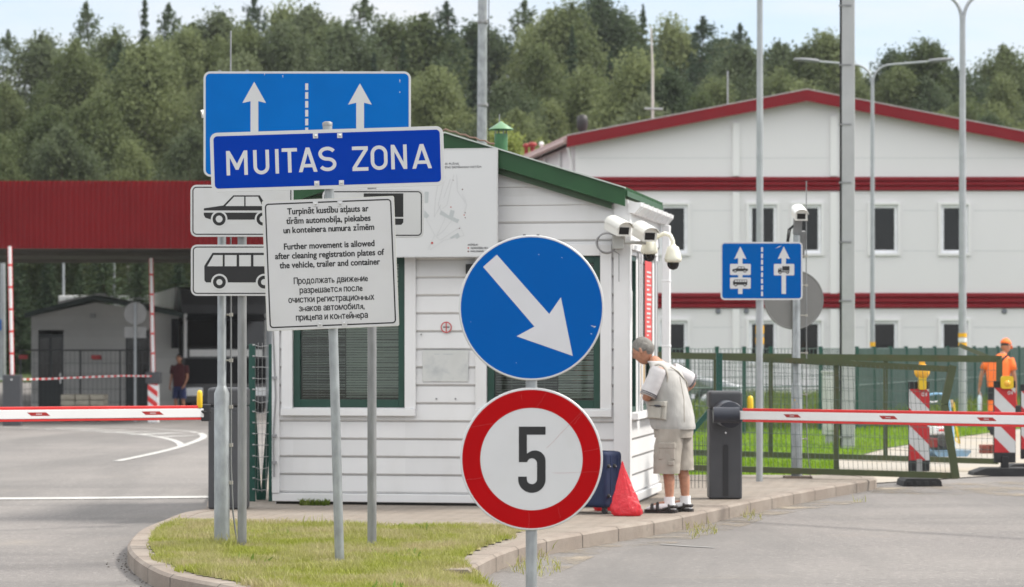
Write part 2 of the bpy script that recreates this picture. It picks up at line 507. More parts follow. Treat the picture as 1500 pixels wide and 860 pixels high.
# ------------------------------------------------------------------ mesh builder
class MB:
    def __init__(s):
        s.v, s.f, s.m, s.sm = [], [], [], []
        s.M = None

    def _add(s, vs, fs, mi=0, smooth=False):
        o = len(s.v)
        if s.M is not None:
            vs = [s.M @ Vector(p) for p in vs]
        s.v.extend([tuple(p) for p in vs])
        for f in fs:
            s.f.append([i + o for i in f])
            s.m.append(mi)
            s.sm.append(smooth)
        return s

    def box(s, x0, x1, y0, y1, z0, z1, mi=0):
        vs = [(x0, y0, z0), (x1, y0, z0), (x1, y1, z0), (x0, y1, z0), (x0, y0, z1), (x1, y0, z1), (x1, y1, z1), (x0, y1, z1)]
        return s._add(vs, [(0, 3, 2, 1), (4, 5, 6, 7), (0, 1, 5, 4), (1, 2, 6, 5), (2, 3, 7, 6), (3, 0, 4, 7)], mi)

    def prism(s, poly, y0, y1, mi=0, axes='xz', smooth=False):
        """Extrude a 2-D outline: axes xz (along y), xy (along z), yz (along x)."""
        def mk(p, t):
            return {'xz': (p[0], t, p[1]), 'xy': (p[0], p[1], t), 'yz': (t, p[0], p[1])}[axes]
        n = len(poly)
        a = sum(poly[i][0] * poly[(i + 1) % n][1] - poly[(i + 1) % n][0] * poly[i][1] for i in range(n))
        if a < 0:
            poly = poly[::-1]
        vs = [mk(p, y0) for p in poly] + [mk(p, y1) for p in poly]
        fs = [tuple(range(n)), tuple(range(2 * n - 1, n - 1, -1))]
        s._add(vs, fs, mi)
        s._add(vs, [(i, n + i, n + (i + 1) % n, (i + 1) % n) for i in range(n)], mi, smooth)
        return s

    def face(s, pts, mi=0):
        return s._add(pts, [tuple(range(len(pts)))], mi)

    def ring(s, A, B, y, mi=0):
        n = len(A)
        vs = [(p[0], y, p[1]) for p in A] + [(p[0], y, p[1]) for p in B]
        return s._add(vs, [(i, (i + 1) % n, n + (i + 1) % n, n + i) for i in range(n)], mi)

    def tube(s, pts, r, n=8, mi=0, cap=True, smooth=True):
        pts = [Vector(p) for p in pts]
        rs = r if isinstance(r, (list, tuple)) else [r] * len(pts)
        vs, fs = [], []
        up = None
        for i, p in enumerate(pts):
            d = (pts[min(i + 1, len(pts) - 1)] - pts[max(i - 1, 0)])
            if d.length < 1e-9:
                d = Vector((0, 0, 1))
            d.normalize()
            if up is None:
                up = d.orthogonal().normalized()
            up = (up - d * up.dot(d))
            up = up.normalized() if up.length > 1e-6 else d.orthogonal().normalized()
            w = d.cross(up)
            for k in range(n):
                a = 2 * math.pi * (k + 0.5) / n
                vs.append(p + (up * math.cos(a) + w * math.sin(a)) * rs[i])
        for i in range(len(pts) - 1):
            for k in range(n):
                k2 = (k + 1) % n
                fs.append((i * n + k, i * n + k2, (i + 1) * n + k2, (i + 1) * n + k))
        s._add(vs, fs, mi, smooth)
        if cap:
            m = len(pts) - 1
            s._add(vs, [tuple(range(n - 1, -1, -1)), tuple(m * n + k for k in range(n))], mi)
        return s

    def lathe(s, prof, c=(0, 0, 0), n=20, mi=0, smooth=True, axis='z'):
        vs, fs = [], []
        for (r, h) in prof:
            for k in range(n):
                a = 2 * math.pi * k / n
                x, y = r * math.cos(a), r * math.sin(a)
                q = {'z': (x, y, h), 'y': (x, h, y), 'x': (h, x, y)}[axis]
                vs.append((c[0] + q[0], c[1] + q[1], c[2] + q[2]))
        for i in range(len(prof) - 1):
            for k in range(n):
                k2 = (k + 1) % n
                fs.append((i * n + k, i * n + k2, (i + 1) * n + k2, (i + 1) * n + k))
        return s._add(vs, fs, mi, smooth)

    def ball(s, c, r, mi=0, n=14, sc=(1, 1, 1)):
        prof = [(max(1e-4, r * math.sin(math.pi * i / 8)), -r * math.cos(math.pi * i / 8)) for i in range(9)]
        o = len(s.v)
        s.lathe(prof, (0, 0, 0), n, mi)
        for i in range(o, len(s.v)):
            x, y, z = s.v[i]
            s.v[i] = (c[0] + x * sc[0], c[1] + y * sc[1], c[2] + z * sc[2])
        return s

    def loft(s, rings, n=20, mi=0, cap=True, power=2.3, fold=0.0, seed=0):
        """rings: (centre, right, forward, half width, half depth)"""
        vs, fs = [], []
        if fold:                            # more rings so that folds have something to bend
            fine = []
            for r0, r1 in zip(rings[:-1], rings[1:]):
                for t in (0.0, 0.33, 0.67):
                    fine.append((Vector(r0[0]).lerp(Vector(r1[0]), t), r0[1], r0[2], r0[3] + (r1[3] - r0[3]) * t, r0[4] + (r1[4] - r0[4]) * t))
            rings = fine + [rings[-1]]
        for (c, rt, fw, a, b) in rings:
            c, rt, fw = Vector(c), Vector(rt), Vector(fw)
            c0 = c.copy()
            for k in range(n):
                t = 2 * math.pi * k / n
                ct, st = math.cos(t), math.sin(t)
                ex = 2.0 / power
                q = c + rt * (a * math.copysign(abs(ct) ** ex, ct)) + fw * (b * math.copysign(abs(st) ** ex, st))
                if fold:
                    w = mnoise.noise(Vector((q.x * 11 + seed, q.y * 11, q.z * 5))) + 0.6 * mnoise.noise(Vector((q.x * 22, q.y * 22 + seed, q.z * 16)))
                    q = c + (q - c) * (1 + fold * w)
                vs.append(q)
        for i in range(len(rings) - 1):
            for k in range(n):
                k2 = (k + 1) % n
                fs.append((i * n + k, i * n + k2, (i + 1) * n + k2, (i + 1) * n + k))
        s._add(vs, fs, mi, True)
        if cap:
            m = len(rings) - 1
            s._add(vs, [tuple(range(n - 1, -1, -1)), tuple(m * n + k for k in range(n))], mi, True)
        return s

    def build(s, name, mats, parent=None, bevel=0.0, seg=2, recalc=False):
        me = bpy.data.meshes.new(name)
        me.from_pydata(s.v, [], s.f)
        if not isinstance(mats, (list, tuple)):
            mats = [mats]
        for m in mats:
            me.materials.append(m)
        me.polygons.foreach_set('material_index', s.m)
        me.polygons.foreach_set('use_smooth', s.sm)
        if recalc:
            bm = bmesh.new()
            bm.from_mesh(me)
            bmesh.ops.recalc_face_normals(bm, faces=bm.faces)
            bm.to_mesh(me)
            bm.free()
        me.update()
        o = bpy.data.objects.new(name, me)
        COL.objects.link(o)
        if parent is not None:
            o.parent = parent
        if bevel:
            md = o.modifiers.new('bevel', 'BEVEL')
            md.width = bevel
            md.segments = seg
            md.limit_method = 'ANGLE'
            md.angle_limit = R(40)
        return o


def tag(o, label, cat, group=None, kind=None):
    if label:
        o['label'] = label
    if cat:
        o['category'] = cat
    if group:
        o['group'] = group
    if kind:
        o['kind'] = kind
    return o


def thing(name, label, cat, loc=(0, 0, 0), rz=0.0, group=None):
    o = bpy.data.objects.new(name, None)
    o.empty_display_size = 0.2
    COL.objects.link(o)
    o.location = loc
    o.rotation_euler = (0, 0, rz)
    return tag(o, label, cat, group)


def setting(o):
    o['kind'] = 'structure'
    return o


def children(o):
    return [c for c in bpy.data.objects if c.parent is o]


def copy_thing(src, loc, label=None, scale=None, rz=None, kids=None):
    c = src.copy()
    COL.objects.link(c)
    c.location = loc
    if label:
        c['label'] = label
    if scale is not None:
        c.scale = scale
    if rz is not None:
        c.rotation_euler = (0, 0, rz)
    for k in (kids if kids is not None else children(src)):
        d = k.copy()
        COL.objects.link(d)
        d.parent = c
        for g in (children(k) if kids is None else []):
            e = g.copy()
            COL.objects.link(e)
            e.parent = d
    return c


def rrect(x0, x1, z0, z1, r, n=6):
    pts = []
    for (cx, cz, a0) in ((x1 - r, z1 - r, 0), (x0 + r, z1 - r, 90), (x0 + r, z0 + r, 180), (x1 - r, z0 + r, 270)):
        for k in range(n + 1):
            a = R(a0 + 90.0 * k / n)
            pts.append((cx + r * math.cos(a), cz + r * math.sin(a)))
    return pts


def circ(cx, cz, r, n=48, a0=0.0, a1=360.0):
    m = n if a1 - a0 >= 359.9 else n + 1
    return [(cx + r * math.cos(R(a0 + (a1 - a0) * k / n)), cz + r * math.sin(R(a0 + (a1 - a0) * k / n))) for k in range(m)]


_FONT_CACHE = {}


def glyphs(text, offset=0.0):
    key = (text, offset)
    if key not in _FONT_CACHE:
        c = bpy.data.curves.new('lettering', 'FONT')
        c.body = text
        c.offset = offset
        c.resolution_u = 4
        o = bpy.data.objects.new('lettering', c)
        COL.objects.link(o)
        dg = bpy.context.evaluated_depsgraph_get()
        me = bpy.data.meshes.new_from_object(o.evaluated_get(dg))
        vs = [tuple(v.co) for v in me.vertices]
        fs = [tuple(p.vertices) for p in me.polygons]
        bpy.data.objects.remove(o)
        bpy.data.curves.remove(c)
        bpy.data.meshes.remove(me)
        _FONT_CACHE[key] = (vs, fs)
    return _FONT_CACHE[key]


def _box(vs, i):
    return min(p[i] for p in vs), max(p[i] for p in vs)


def letter(ch):
    """One glyph; the few letters the built-in face draws badly are made from sound ones."""
    cap = _box(glyphs('H')[0], 1)[1]
    xh = _box(glyphs('x')[0], 1)[1]
    if ch in ('е', 'ē'):
        vs, fs = [list(q) for q in glyphs('e')]
        if ch == 'ē':
            a, b = _box(vs, 0)
            n = len(vs)
            vs += [(a + 0.06, xh + 0.12, 0), (b - 0.06, xh + 0.12, 0), (b - 0.06, xh + 0.185, 0), (a + 0.06, xh + 0.185, 0)]
            fs.append((n, n + 1, n + 2, n + 3))
        return vs, fs
    if ch == 'н':
        vs, fs = glyphs('H')
        return [(p[0] * 0.78, p[1] * xh / cap, 0) for p in vs], fs
    if ch == 'я':
        vs, fs = glyphs('R')
        return [(-p[0] * 0.85, p[1] * xh / cap, 0) for p in vs], [f[::-1] for f in fs]
    if ch in ('ь', 'ы'):
        vs, fs = glyphs('P')
        vs = [(p[0] * 0.85, xh * (1 - p[1] / cap), 0) for p in vs]
        fs = [f[::-1] for f in fs]
        if ch == 'ы':
            v2, f2 = glyphs('I')
            o = _box(vs, 0)[1] + 0.09 - _box(v2, 0)[0]
            n = len(vs)
            vs = vs + [(p[0] + o, p[1] * xh / cap, 0) for p in v2]
            fs = fs + [tuple(i + n for i in f) for f in f2]
        return vs, fs
    return glyphs(ch)


def run(text):
    if not any(c in 'еēняьы' for c in text):
        return glyphs(text)
    x, V, Fs = 0.0, [], []
    for ch in text:
        if ch == ' ':
            x += 0.26
            continue
        vs, fs = letter(ch)
        a, b = _box(vs, 0)
        n = len(V)
        V += [(p[0] - a + x, p[1], 0) for p in vs]
        Fs += [tuple(i + n for i in f) for f in fs]
        x += b - a + 0.085
    return V, Fs


CAPH = None


def write(mb, text, x0, x1, zbase, caph, y, mi=0, offset=0.0, fit_h=False, map3=None):
    """Letters on the plane y, between x0 and x1, cap height caph standing on zbase."""
    global CAPH
    if CAPH is None:
        v, _ = glyphs('H')
        CAPH = max(p[1] for p in v)
    vs, fs = run(text)
    if not vs:
        return
    x0, x1 = x0 + offset, x1 - offset
    xa, xb = min(p[0] for p in vs), max(p[0] for p in vs)
    sx = (x1 - x0) / (xb - xa)
    if fit_h:
        za, zb = min(p[1] for p in vs), max(p[1] for p in vs)
        sz = caph / (zb - za)
        out = [(x0 + (p[0] - xa) * sx, y, zbase + (p[1] - za) * sz) for p in vs]
    else:
        sz = caph / CAPH
        out = [(x0 + (p[0] - xa) * sx, y, zbase + p[1] * sz) for p in vs]
    if map3:
        out = [map3(p) for p in out]
    if not offset:
        mb._add(out, fs, mi)
        return
    n = 8
    for k in range(n):                      # embolden: copies a hair apart, each on its own thin layer
        a = 2 * math.pi * k / n
        mb._add([(p[0] + offset * math.cos(a), p[1] - 0.00004 * k, p[2] + offset * math.sin(a)) for p in out], fs, mi)

# ================================================================== GROUND
ASPH = ground_mat('asphalt', (0.185, 0.172, 0.166), [
    ((0.235, 0.218, 0.206), 0.35, 0.40, 0.70, 0.8, (1, 1, 1)),
    ((0.115, 0.11, 0.108), 0.5, 0.50, 0.75, 0.75, (0.35, 1.3, 1)),
    ((0.27, 0.24, 0.205), 0.9, 0.58, 0.80, 0.6, (0.6, 1.2, 1)),
    ((0.11, 0.105, 0.10), 6.0, 0.66, 0.72, 0.5, (1, 1, 1)),
    ((0.36, 0.34, 0.315), 20.0, 0.54, 0.68, 0.55, (1, 1, 1)),
    ((0.07, 0.066, 0.064), 11.0, 0.58, 0.70, 0.40, (1, 1, 1)),
    ((0.12, 0.115, 0.112), 0.22, 0.46, 0.62, 0.55, (2.6, 0.35, 1)),
], grain=0.42, gscale=95, bump=0.4)
PAVE = paver_mat()
KERBM = ground_mat('kerb_concrete', (0.245, 0.205, 0.175), [((0.34, 0.30, 0.26), 2.5, 0.45, 0.7, 0.7, (1, 1, 1)), ((0.15, 0.13, 0.115), 5, 0.6, 0.75, 0.6, (1, 1, 2))], grain=0.15, gscale=120)
PATHM = ground_mat('pale_concrete_path', (0.36, 0.33, 0.29), [((0.44, 0.36, 0.25), 0.6, 0.5, 0.7, 0.6, (1, 1, 1)), ((0.27, 0.25, 0.22), 1.2, 0.55, 0.75, 0.5, (1, 1, 1))], grain=0.1)
SANDM = ground_mat('sandy_dust', (0.33, 0.28, 0.22), [((0.24, 0.22, 0.19), 1.5, 0.45, 0.65, 0.8, (1, 1, 1))], grain=0.2)


def patchy(m, scale, lo, hi):
    """let a thin layer of dust break up into patches"""
    n, l = nodes_of(m)
    out = n['Material Output']
    tcx = n.new('ShaderNodeTexCoord')
    nz = n.new('ShaderNodeTexNoise')
    nz.inputs['Scale'].default_value = scale
    nz.inputs['Detail'].default_value = 9
    nz.inputs['Roughness'].default_value = 0.72
    l.new(tcx.outputs['Object'], nz.inputs['Vector'])
    r2 = n.new('ShaderNodeValToRGB')
    r2.color_ramp.elements[0].position = lo
    r2.color_ramp.elements[1].position = hi
    l.new(nz.outputs['Fac'], r2.inputs['Fac'])
    tr = n.new('ShaderNodeBsdfTransparent')
    ms = n.new('ShaderNodeMixShader')
    l.new(r2.outputs['Color'], ms.inputs['Fac'])
    l.new(tr.outputs['BSDF'], ms.inputs[1])
    l.new(n['Principled BSDF'].outputs['BSDF'], ms.inputs[2])
    l.new(ms.outputs['Shader'], out.inputs['Surface'])


patchy(SANDM, 1.6, 0.46, 0.66)
LAWNM = ground_mat('lawn_turf', (0.11, 0.19, 0.018), [((0.15, 0.21, 0.03), 0.8, 0.45, 0.7, 0.7, (1, 1, 1)), ((0.045, 0.09, 0.015), 2.5, 0.5, 0.7, 0.7, (1, 1, 1))], grain=0.4, gscale=30, bump=0.8)
SOILM = ground_mat('verge_soil', (0.18, 0.19, 0.05), [((0.30, 0.26, 0.12), 1.6, 0.45, 0.68, 0.8, (1, 1, 1)), ((0.06, 0.08, 0.02), 3, 0.5, 0.7, 0.7, (1, 1, 1))], grain=0.35, gscale=60)
FORFL = ground_mat('forest_floor', (0.045, 0.07, 0.02), [((0.07, 0.10, 0.025), 0.1, 0.4, 0.7, 0.8, (1, 1, 1))], grain=0.3, gscale=5)


def grid_sheet(name, xs, ys, fz, m):
    mb = MB()
    nx = len(xs)
    vs = [(x, y, fz(x, y)) for y in ys for x in xs]
    fs = [(j * nx + i, j * nx + i + 1, (j + 1) * nx + i + 1, (j + 1) * nx + i) for j in range(len(ys) - 1) for i in range(nx - 1)]
    mb._add(vs, fs, 0, True)
    return setting(mb.build(name, m))


xs = [-400, -200, -100, -60] + [-40 + 1.0 * i for i in range(81)] + [60, 100, 200, 400]
ys = [-40, -15] + [0 + 2.0 * i for i in range(0, 61)] + [130, 150, 175, 230, 300, 600, 1500]
grid_sheet('ground', xs, ys, lambda x, y: gz(x, y), ASPH)
grid_sheet('forest_floor', [-400, -100, -60, -40, -30, -20, -10, 0, 10, 20, 30, 40, 60, 100, 400], [95, 97, 99, 101, 110, 120, 130, 150, 175, 230, 300, 600, 1500], lambda x, y: gz(x, y) + 0.03, FORFL)

SW = 0.12                                   # height of the paved island

left_px = [(302, 744), (285.6, 747.5), (263, 751), (241, 760.5), (218, 769), (203, 776), (190, 788.5), (185, 801), (196, 815), (215, 828), (244.5, 842), (299, 852), (327, 857)]
left_k = [G(p[0], p[1], SW) for p in left_px]
left_k = [(p.x, p.y) for p in left_k] + [(-1.35, 15.9), (-0.95, 14.7), (-0.45, 13.5), (0.05, 12.8), (0.35, 12.7)]
left_k = [(-3.35, 31.2), (-3.1, 28.5), (-2.95, 26.5)] + left_k
right_px = [(690, 834.5), (700.7, 825), (737, 807.6), (789, 792), (848, 781.6), (898, 773), (960, 763.5), (1018, 752), (1108, 732), (1192, 716.5), (1255, 706)]
right_k = [(G(a, b, SW).x, G(a, b, SW).y) for a, b in right_px] + [(3.95, 30.0), (4.08, 30.4), (4.05, 30.8), (3.85, 31.2)]


def smooth_line(pts, it=2):
    for _ in range(it):
        q = [pts[0]]
        for a, b in zip(pts[:-1], pts[1:]):
            q.append((0.75 * a[0] + 0.25 * b[0], 0.75 * a[1] + 0.25 * b[1]))
            q.append((0.25 * a[0] + 0.75 * b[0], 0.25 * a[1] + 0.75 * b[1]))
        q.append(pts[-1])
        pts = q
    return pts


def offset_line(pts, d):
    out = []
    for i, p in enumerate(pts):
        a, b = pts[max(0, i - 1)], pts[min(len(pts) - 1, i + 1)]
        t = Vector((b[0] - a[0], b[1] - a[1]))
        t.normalize()
        out.append((p[0] - t.y * d, p[1] + t.x * d))
    return out


left_k = smooth_line(left_k)
right_k = smooth_line(right_k)
KW = 0.16
left_in = offset_line(left_k, KW)           # left line runs back to front: the island lies to its left-hand side
right_in = offset_line(right_k, KW)


def kerb(name, outer, inner, top=SW):
    mb = MB()
    n = len(outer)
    mid = [(o[0] * 0.86 + i[0] * 0.14, o[1] * 0.86 + i[1] * 0.14) for o, i in zip(outer, inner)]
    acc = 0.0
    rows = []
    for k in range(n):
        if k:
            acc += math.hypot(outer[k][0] - outer[k - 1][0], outer[k][1] - outer[k - 1][1])
        rows.append([(outer[k][0], outer[k][1], -0.05), (outer[k][0], outer[k][1], top - 0.018), (mid[k][0], mid[k][1], top), (inner[k][0], inner[k][1], top), (inner[k][0], inner[k][1], top - 0.06)])
    vs = [p for r in rows for p in r]
    fs = []
    for k in range(n - 1):
        for j in range(4):
            a = k * 5 + j
            fs.append((a, a + 5, a + 6, a + 1))
    mb._add(vs, fs, 0, False)
    mb._add(rows[0], [(0, 1, 2, 3, 4)], 0)
    mb._add(rows[-1], [(4, 3, 2, 1, 0)], 0)
    # joints between the kerb stones: thin dark wedges sunk in the face
    acc, nxt = 0.0, 0.5
    for k in range(1, n):
        a, b = Vector(outer[k - 1]), Vector(outer[k])
        L = (b - a).length
        while acc + L >= nxt and L > 1e-6:
            t = (nxt - acc) / L
            p = a.lerp(b, t)
            q = Vector(inner[k - 1]).lerp(Vector(inner[k]), t)
            d = (b - a).normalized() * 0.005
            o_ = (p - q).normalized() * 0.002
            p0 = p + o_
            m_ = p.lerp(q, 0.14)
            for A, B in (((p0, -0.04), (p0, top - 0.018)), ((p0, top - 0.018), (m_, top + 0.002)), ((m_, top + 0.002), (q, top + 0.002))):
                mb._add([(A[0].x - d.x, A[0].y - d.y, A[1]), (A[0].x + d.x, A[0].y + d.y, A[1]), (B[0].x + d.x, B[0].y + d.y, B[1]), (B[0].x - d.x, B[0].y - d.y, B[1])], [(0, 1, 2, 3)], 1)
            nxt += 0.78
        acc += L
    return setting(mb.build(name, [KERBM, mat('kerb_joint', (0.07, 0.06, 0.05), 0.9)], recalc=False))


kerb('kerb', left_k, left_in)
kerb('kerb', right_k, right_in)


def flat_poly(name, pts, z, m):
    bm = bmesh.new()
    vs = [bm.verts.new((p[0], p[1], z)) for p in pts]
    f = bm.faces.new(vs)
    bm.normal_update()
    if f.normal.z < 0:
        f.normal_flip()
    bmesh.ops.triangulate(bm, faces=[f])
    me = bpy.data.meshes.new(name)
    bm.to_mesh(me)
    bm.free()
    me.materials.append(m)
    o = bpy.data.objects.new(name, me)
    COL.objects.link(o)
    return setting(o)


back_grass_l, back_grass_r = G(224, 762, SW), G(768, 777, SW)
lk = [p for p in left_in if p[1] > 18.2]
rk = [p for p in right_in]
flat_poly('sidewalk', lk + [(-0.6, 18.2)] + rk, SW - 0.004, PAVE)

# ---- the grassed nose of the island
gr_l = [p for p in left_in if p[1] < back_grass_l.y - 0.02]
gr_r_px = [(692, 836), (674, 827), (690, 814.5), (709, 805), (744, 794), (768, 777)]
gr_r = [(G(a, b, 0.1).x, G(a, b, 0.1).y) for a, b in gr_r_px]
low_edge = [(0.42, 12.75), (0.5, 13.6), (0.38, 15.2), (0.10, 16.9), (-0.08, 17.6)]
verge = gr_l + low_edge + gr_r + [(-1.0, back_grass_r.y + 0.35)]


def inside(poly, x, y):
    c = np.zeros(x.shape, bool)
    n = len(poly)
    for i in range(n):
        x1, y1 = poly[i]
        x2, y2 = poly[(i + 1) % n]
        if y1 == y2:
            continue
        cond = ((y1 > y) != (y2 > y)) & (x < (x2 - x1) * (y - y1) / (y2 - y1) + x1)
        c ^= cond
    return c


def dist_to(line, x, y):
    d = np.full(x.shape, 1e9)
    for (x1, y1), (x2, y2) in zip(line[:-1], line[1:]):
        vx, vy = x2 - x1, y2 - y1
        t = np.clip(((x - x1) * vx + (y - y1) * vy) / (vx * vx + vy * vy), 0, 1)
        d = np.minimum(d, np.hypot(x - x1 - t * vx, y - y1 - t * vy))
    return d


def verge_z(x, y):
    d = dist_to(low_edge, x, y)
    t = np.clip(d / 0.7, 0, 1)
    return 0.012 + 0.113 * t * t * (3 - 2 * t)


def turf_base(name, poly, fz, m, cell):
    x0, x1 = min(p[0] for p in poly), max(p[0] for p in poly)
    y0, y1 = min(p[1] for p in poly), max(p[1] for p in poly)
    xx = np.arange(x0, x1 + cell, cell)
    yy = np.arange(y0, y1 + cell, cell)
    gx, gy = np.meshgrid(xx, yy)
    ins = inside(poly, gx.ravel() + cell / 2, gy.ravel() + cell / 2).reshape(gx.shape)
    z = fz(gx, gy)
    nx = len(xx)
    vs = np.stack([gx.ravel(), gy.ravel(), z.ravel()], 1)
    fs = [(j * nx + i, j * nx + i + 1, (j + 1) * nx + i + 1, (j + 1) * nx + i) for j in range(len(yy) - 1) for i in range(nx - 1) if ins[j, i]]
    mb = MB()
    used = sorted({i for f in fs for i in f})
    mp_ = {u: k for k, u in enumerate(used)}
    mb._add([tuple(vs[u]) for u in used], [tuple(mp_[i] for i in f) for f in fs], 0, True)
    return setting(mb.build(name, m))


turf_base('verge', verge, verge_z, SOILM, 0.05)


def blade_mat(name, c1, c2, dry, dry_lo=0.5, dry_hi=0.72, dscale=1.5):
    m = bpy.data.materials.new(name)
    m.use_nodes = True
    n, l = nodes_of(m)
    b = n['Principled BSDF']
    b.inputs['Roughness'].default_value = 0.6
    b.inputs['Specular IOR Level'].default_value = 0.3
    ge = n.new('ShaderNodeNewGeometry')
    rp = n.new('ShaderNodeValToRGB')
    rp.color_ramp.elements[0].color = (*c1, 1)
    rp.color_ramp.elements[1].color = (*c2, 1)
    l.new(ge.outputs['Random Per Island'], rp.inputs['Fac'])
    tcx = n.new('ShaderNodeTexCoord')
    nz = n.new('ShaderNodeTexNoise')
    nz.inputs['Scale'].default_value = dscale
    nz.inputs['Detail'].default_value = 6
    nz.inputs['Roughness'].default_value = 0.65
    l.new(tcx.outputs['Object'], nz.inputs['Vector'])
    r2 = n.new('ShaderNodeValToRGB')
    r2.color_ramp.elements[0].position = dry_lo
    r2.color_ramp.elements[1].position = dry_hi
    l.new(nz.outputs['Fac'], r2.inputs['Fac'])
    mm = n.new('ShaderNodeMixRGB')
    mm.inputs['Color2'].default_value = (*dry, 1)
    l.new(r2.outputs['Color'], mm.inputs['Fac'])
    l.new(rp.outputs['Color'], mm.inputs['Color1'])
    l.new(mm.outputs['Color'], b.inputs['Base Color'])
    t = n.new('ShaderNodeBsdfTranslucent')
    l.new(mm.outputs['Color'], t.inputs['Color'])
    ms = n.new('ShaderNodeMixShader')
    ms.inputs['Fac'].default_value = 0.35
    l.new(b.outputs['BSDF'], ms.inputs[1])
    l.new(t.outputs['BSDF'], ms.inputs[2])
    l.new(ms.outputs['Shader'], n['Material Output'].inputs['Surface'])
    return m


def blades(name, poly, fz, n, h0, h1, w, m, seed, label, keep=None):
    rng = np.random.default_rng(seed)
    x0, x1 = min(p[0] for p in poly), max(p[0] for p in poly)
    y0, y1 = min(p[1] for p in poly), max(p[1] for p in poly)
    x = rng.uniform(x0, x1, n * 3)
    y = rng.uniform(y0, y1, n * 3)
    k = inside(poly, x, y)
    if keep is not None:
        k &= keep(x, y, rng)
    x, y = x[k][:n], y[k][:n]
    n = len(x)
    z = fz(x, y) - 0.004
    cl = 0.65 + 0.7 * (np.sin(x * 5.1 + np.sin(y * 3.3) * 2) * np.sin(y * 4.3 + x) * 0.5 + 0.5)
    h = rng.uniform(h0, h1, n) * cl
    a = rng.uniform(0, 2 * np.pi, n)
    lean = rng.uniform(0.1, 0.9, n) * h
    la = rng.uniform(0, 2 * np.pi, n)
    dx, dy = np.cos(a) * w / 2, np.sin(a) * w / 2
    lx, ly = np.cos(la) * lean, np.sin(la) * lean
    V = np.empty((n, 5, 3))
    V[:, 0] = np.stack([x - dx, y - dy, z], 1)
    V[:, 1] = np.stack([x + dx, y + dy, z], 1)
    V[:, 2] = np.stack([x + dx * 0.8 + lx * 0.35, y + dy * 0.8 + ly * 0.35, z + h * 0.6], 1)
    V[:, 3] = np.stack([x - dx * 0.8 + lx * 0.35, y - dy * 0.8 + ly * 0.35, z + h * 0.6], 1)
    V[:, 4] = np.stack([x + lx, y + ly, z + h], 1)
    me = bpy.data.meshes.new(name)
    me.vertices.add(n * 5)
    me.vertices.foreach_set('co', V.ravel())
    base = np.arange(n) * 5
    loops = np.stack([base, base + 1, base + 2, base + 3, base + 3, base + 2, base + 4], 1).ravel()
    starts = np.stack([np.arange(n) * 7, np.arange(n) * 7 + 4], 1).ravel()
    tot = np.tile([4, 3], n)
    me.loops.add(len(loops))
    me.loops.foreach_set('vertex_index', loops.astype(np.int32))
    me.polygons.add(2 * n)
    me.polygons.foreach_set('loop_start', starts.astype(np.int32))
    me.polygons.foreach_set('loop_total', tot.astype(np.int32))
    me.update(calc_edges=True)
    me.materials.append(m)
    o = bpy.data.objects.new(name, me)
    COL.objects.link(o)
    return tag(o, label, 'grass', kind='stuff')


BLV = blade_mat('verge_blades', (0.24, 0.28, 0.035), (0.38, 0.40, 0.085), (0.46, 0.40, 0.23), 0.40, 0.64, 1.9)
BLL = blade_mat('lawn_blades', (0.17, 0.30, 0.012), (0.26, 0.40, 0.022), (0.28, 0.34, 0.06), 0.5, 0.8, 0.6)
BLD = blade_mat('rough_blades', (0.10, 0.16, 0.02), (0.16, 0.22, 0.035), (0.24, 0.24, 0.09), 0.5, 0.75, 0.6)
ragged = offset_line(left_k, KW - 0.07)
ragged = [p for p in ragged if p[1] < back_grass_l.y - 0.02]
verge_wide = ragged + low_edge + [(x + 0.05, y) for x, y in gr_r] + [(-1.0, back_grass_r.y + 0.42)]
blades('verge_grass', verge_wide, verge_z, 90000, 0.022, 0.06, 0.006, BLV, 3, 'short yellowish green grass on the kerbed island round the sign poles', keep=lambda x, y, r: inside(verge, x, y) & (np.sin(x * 2.9 + np.sin(y * 2.1) * 1.7) * np.sin(y * 3.1 + 0.7) + r.uniform(-0.6, 0.9, x.shape) > -0.75) | (np.sin(x * 7.3) + np.sin(y * 6.1) + r.uniform(-1, 0.6, x.shape) > 0.9))
blades('verge_tussocks', verge, verge_z, 5000, 0.05, 0.11, 0.007, BLV, 31, 'longer tussocks standing out of the verge grass', keep=lambda x, y, r: np.sin(x * 4.3 + np.sin(y * 3.7) * 2.0) * np.sin(y * 4.9 + x) > 0.72)
BLW = blade_mat('weed_leaves', (0.13, 0.22, 0.035), (0.20, 0.30, 0.05), (0.2, 0.28, 0.06))
blades('verge_weeds', verge, verge_z, 900, 0.03, 0.07, 0.026, BLW, 33, 'broad leaved weeds in the verge grass', keep=lambda x, y, r: np.sin(x * 3.1 + 1) * np.sin(y * 2.3 + x * 1.7) > 0.8)

# lawn, path and dust behind the gates
z0f = lambda z: (lambda x, y: np.zeros(np.shape(x)) + z)
pl = G(1184, 688, 0.02)
path_top = [G(1222, 672, 0.02), G(1262, 666, 0.02), G(1300, 656, 0.02), G(1395, 641, 0.02), G(1500, 627, 0.02)]
lawn = [(0.6, 31.3), (pl.x, 31.3)] + [(p.x, p.y) for p in path_top] + [(16, 58), (19, 74.5), (0.2, 74.5), (-1.5, 50)]
flat_poly('lawn', lawn, 0.02, LAWNM)
road_edge = [G(1404, 689, 0.01), G(1500, 684, 0.01)]
path = [(pl.x, 31.32)] + [(p.x, p.y) for p in path_top] + [(16, 57), (17, 45), (10.5, 36.2), (p2.x, p2.y) if False else (7.2, 34.6), (5.3, 32.6), (4.2, 31.4)]
flat_poly('path', path, 0.012, PATHM)
blades('lawn_grass', [p for p in lawn if True], z0f(0.02), 120000, 0.03, 0.09, 0.014, BLL, 5, 'bright mown lawn between the gates and the green fence', keep=lambda x, y, r: (y < 54) & (r.uniform(0, 1, x.shape) < np.clip(40 / y - 0.25, 0.1, 1)))
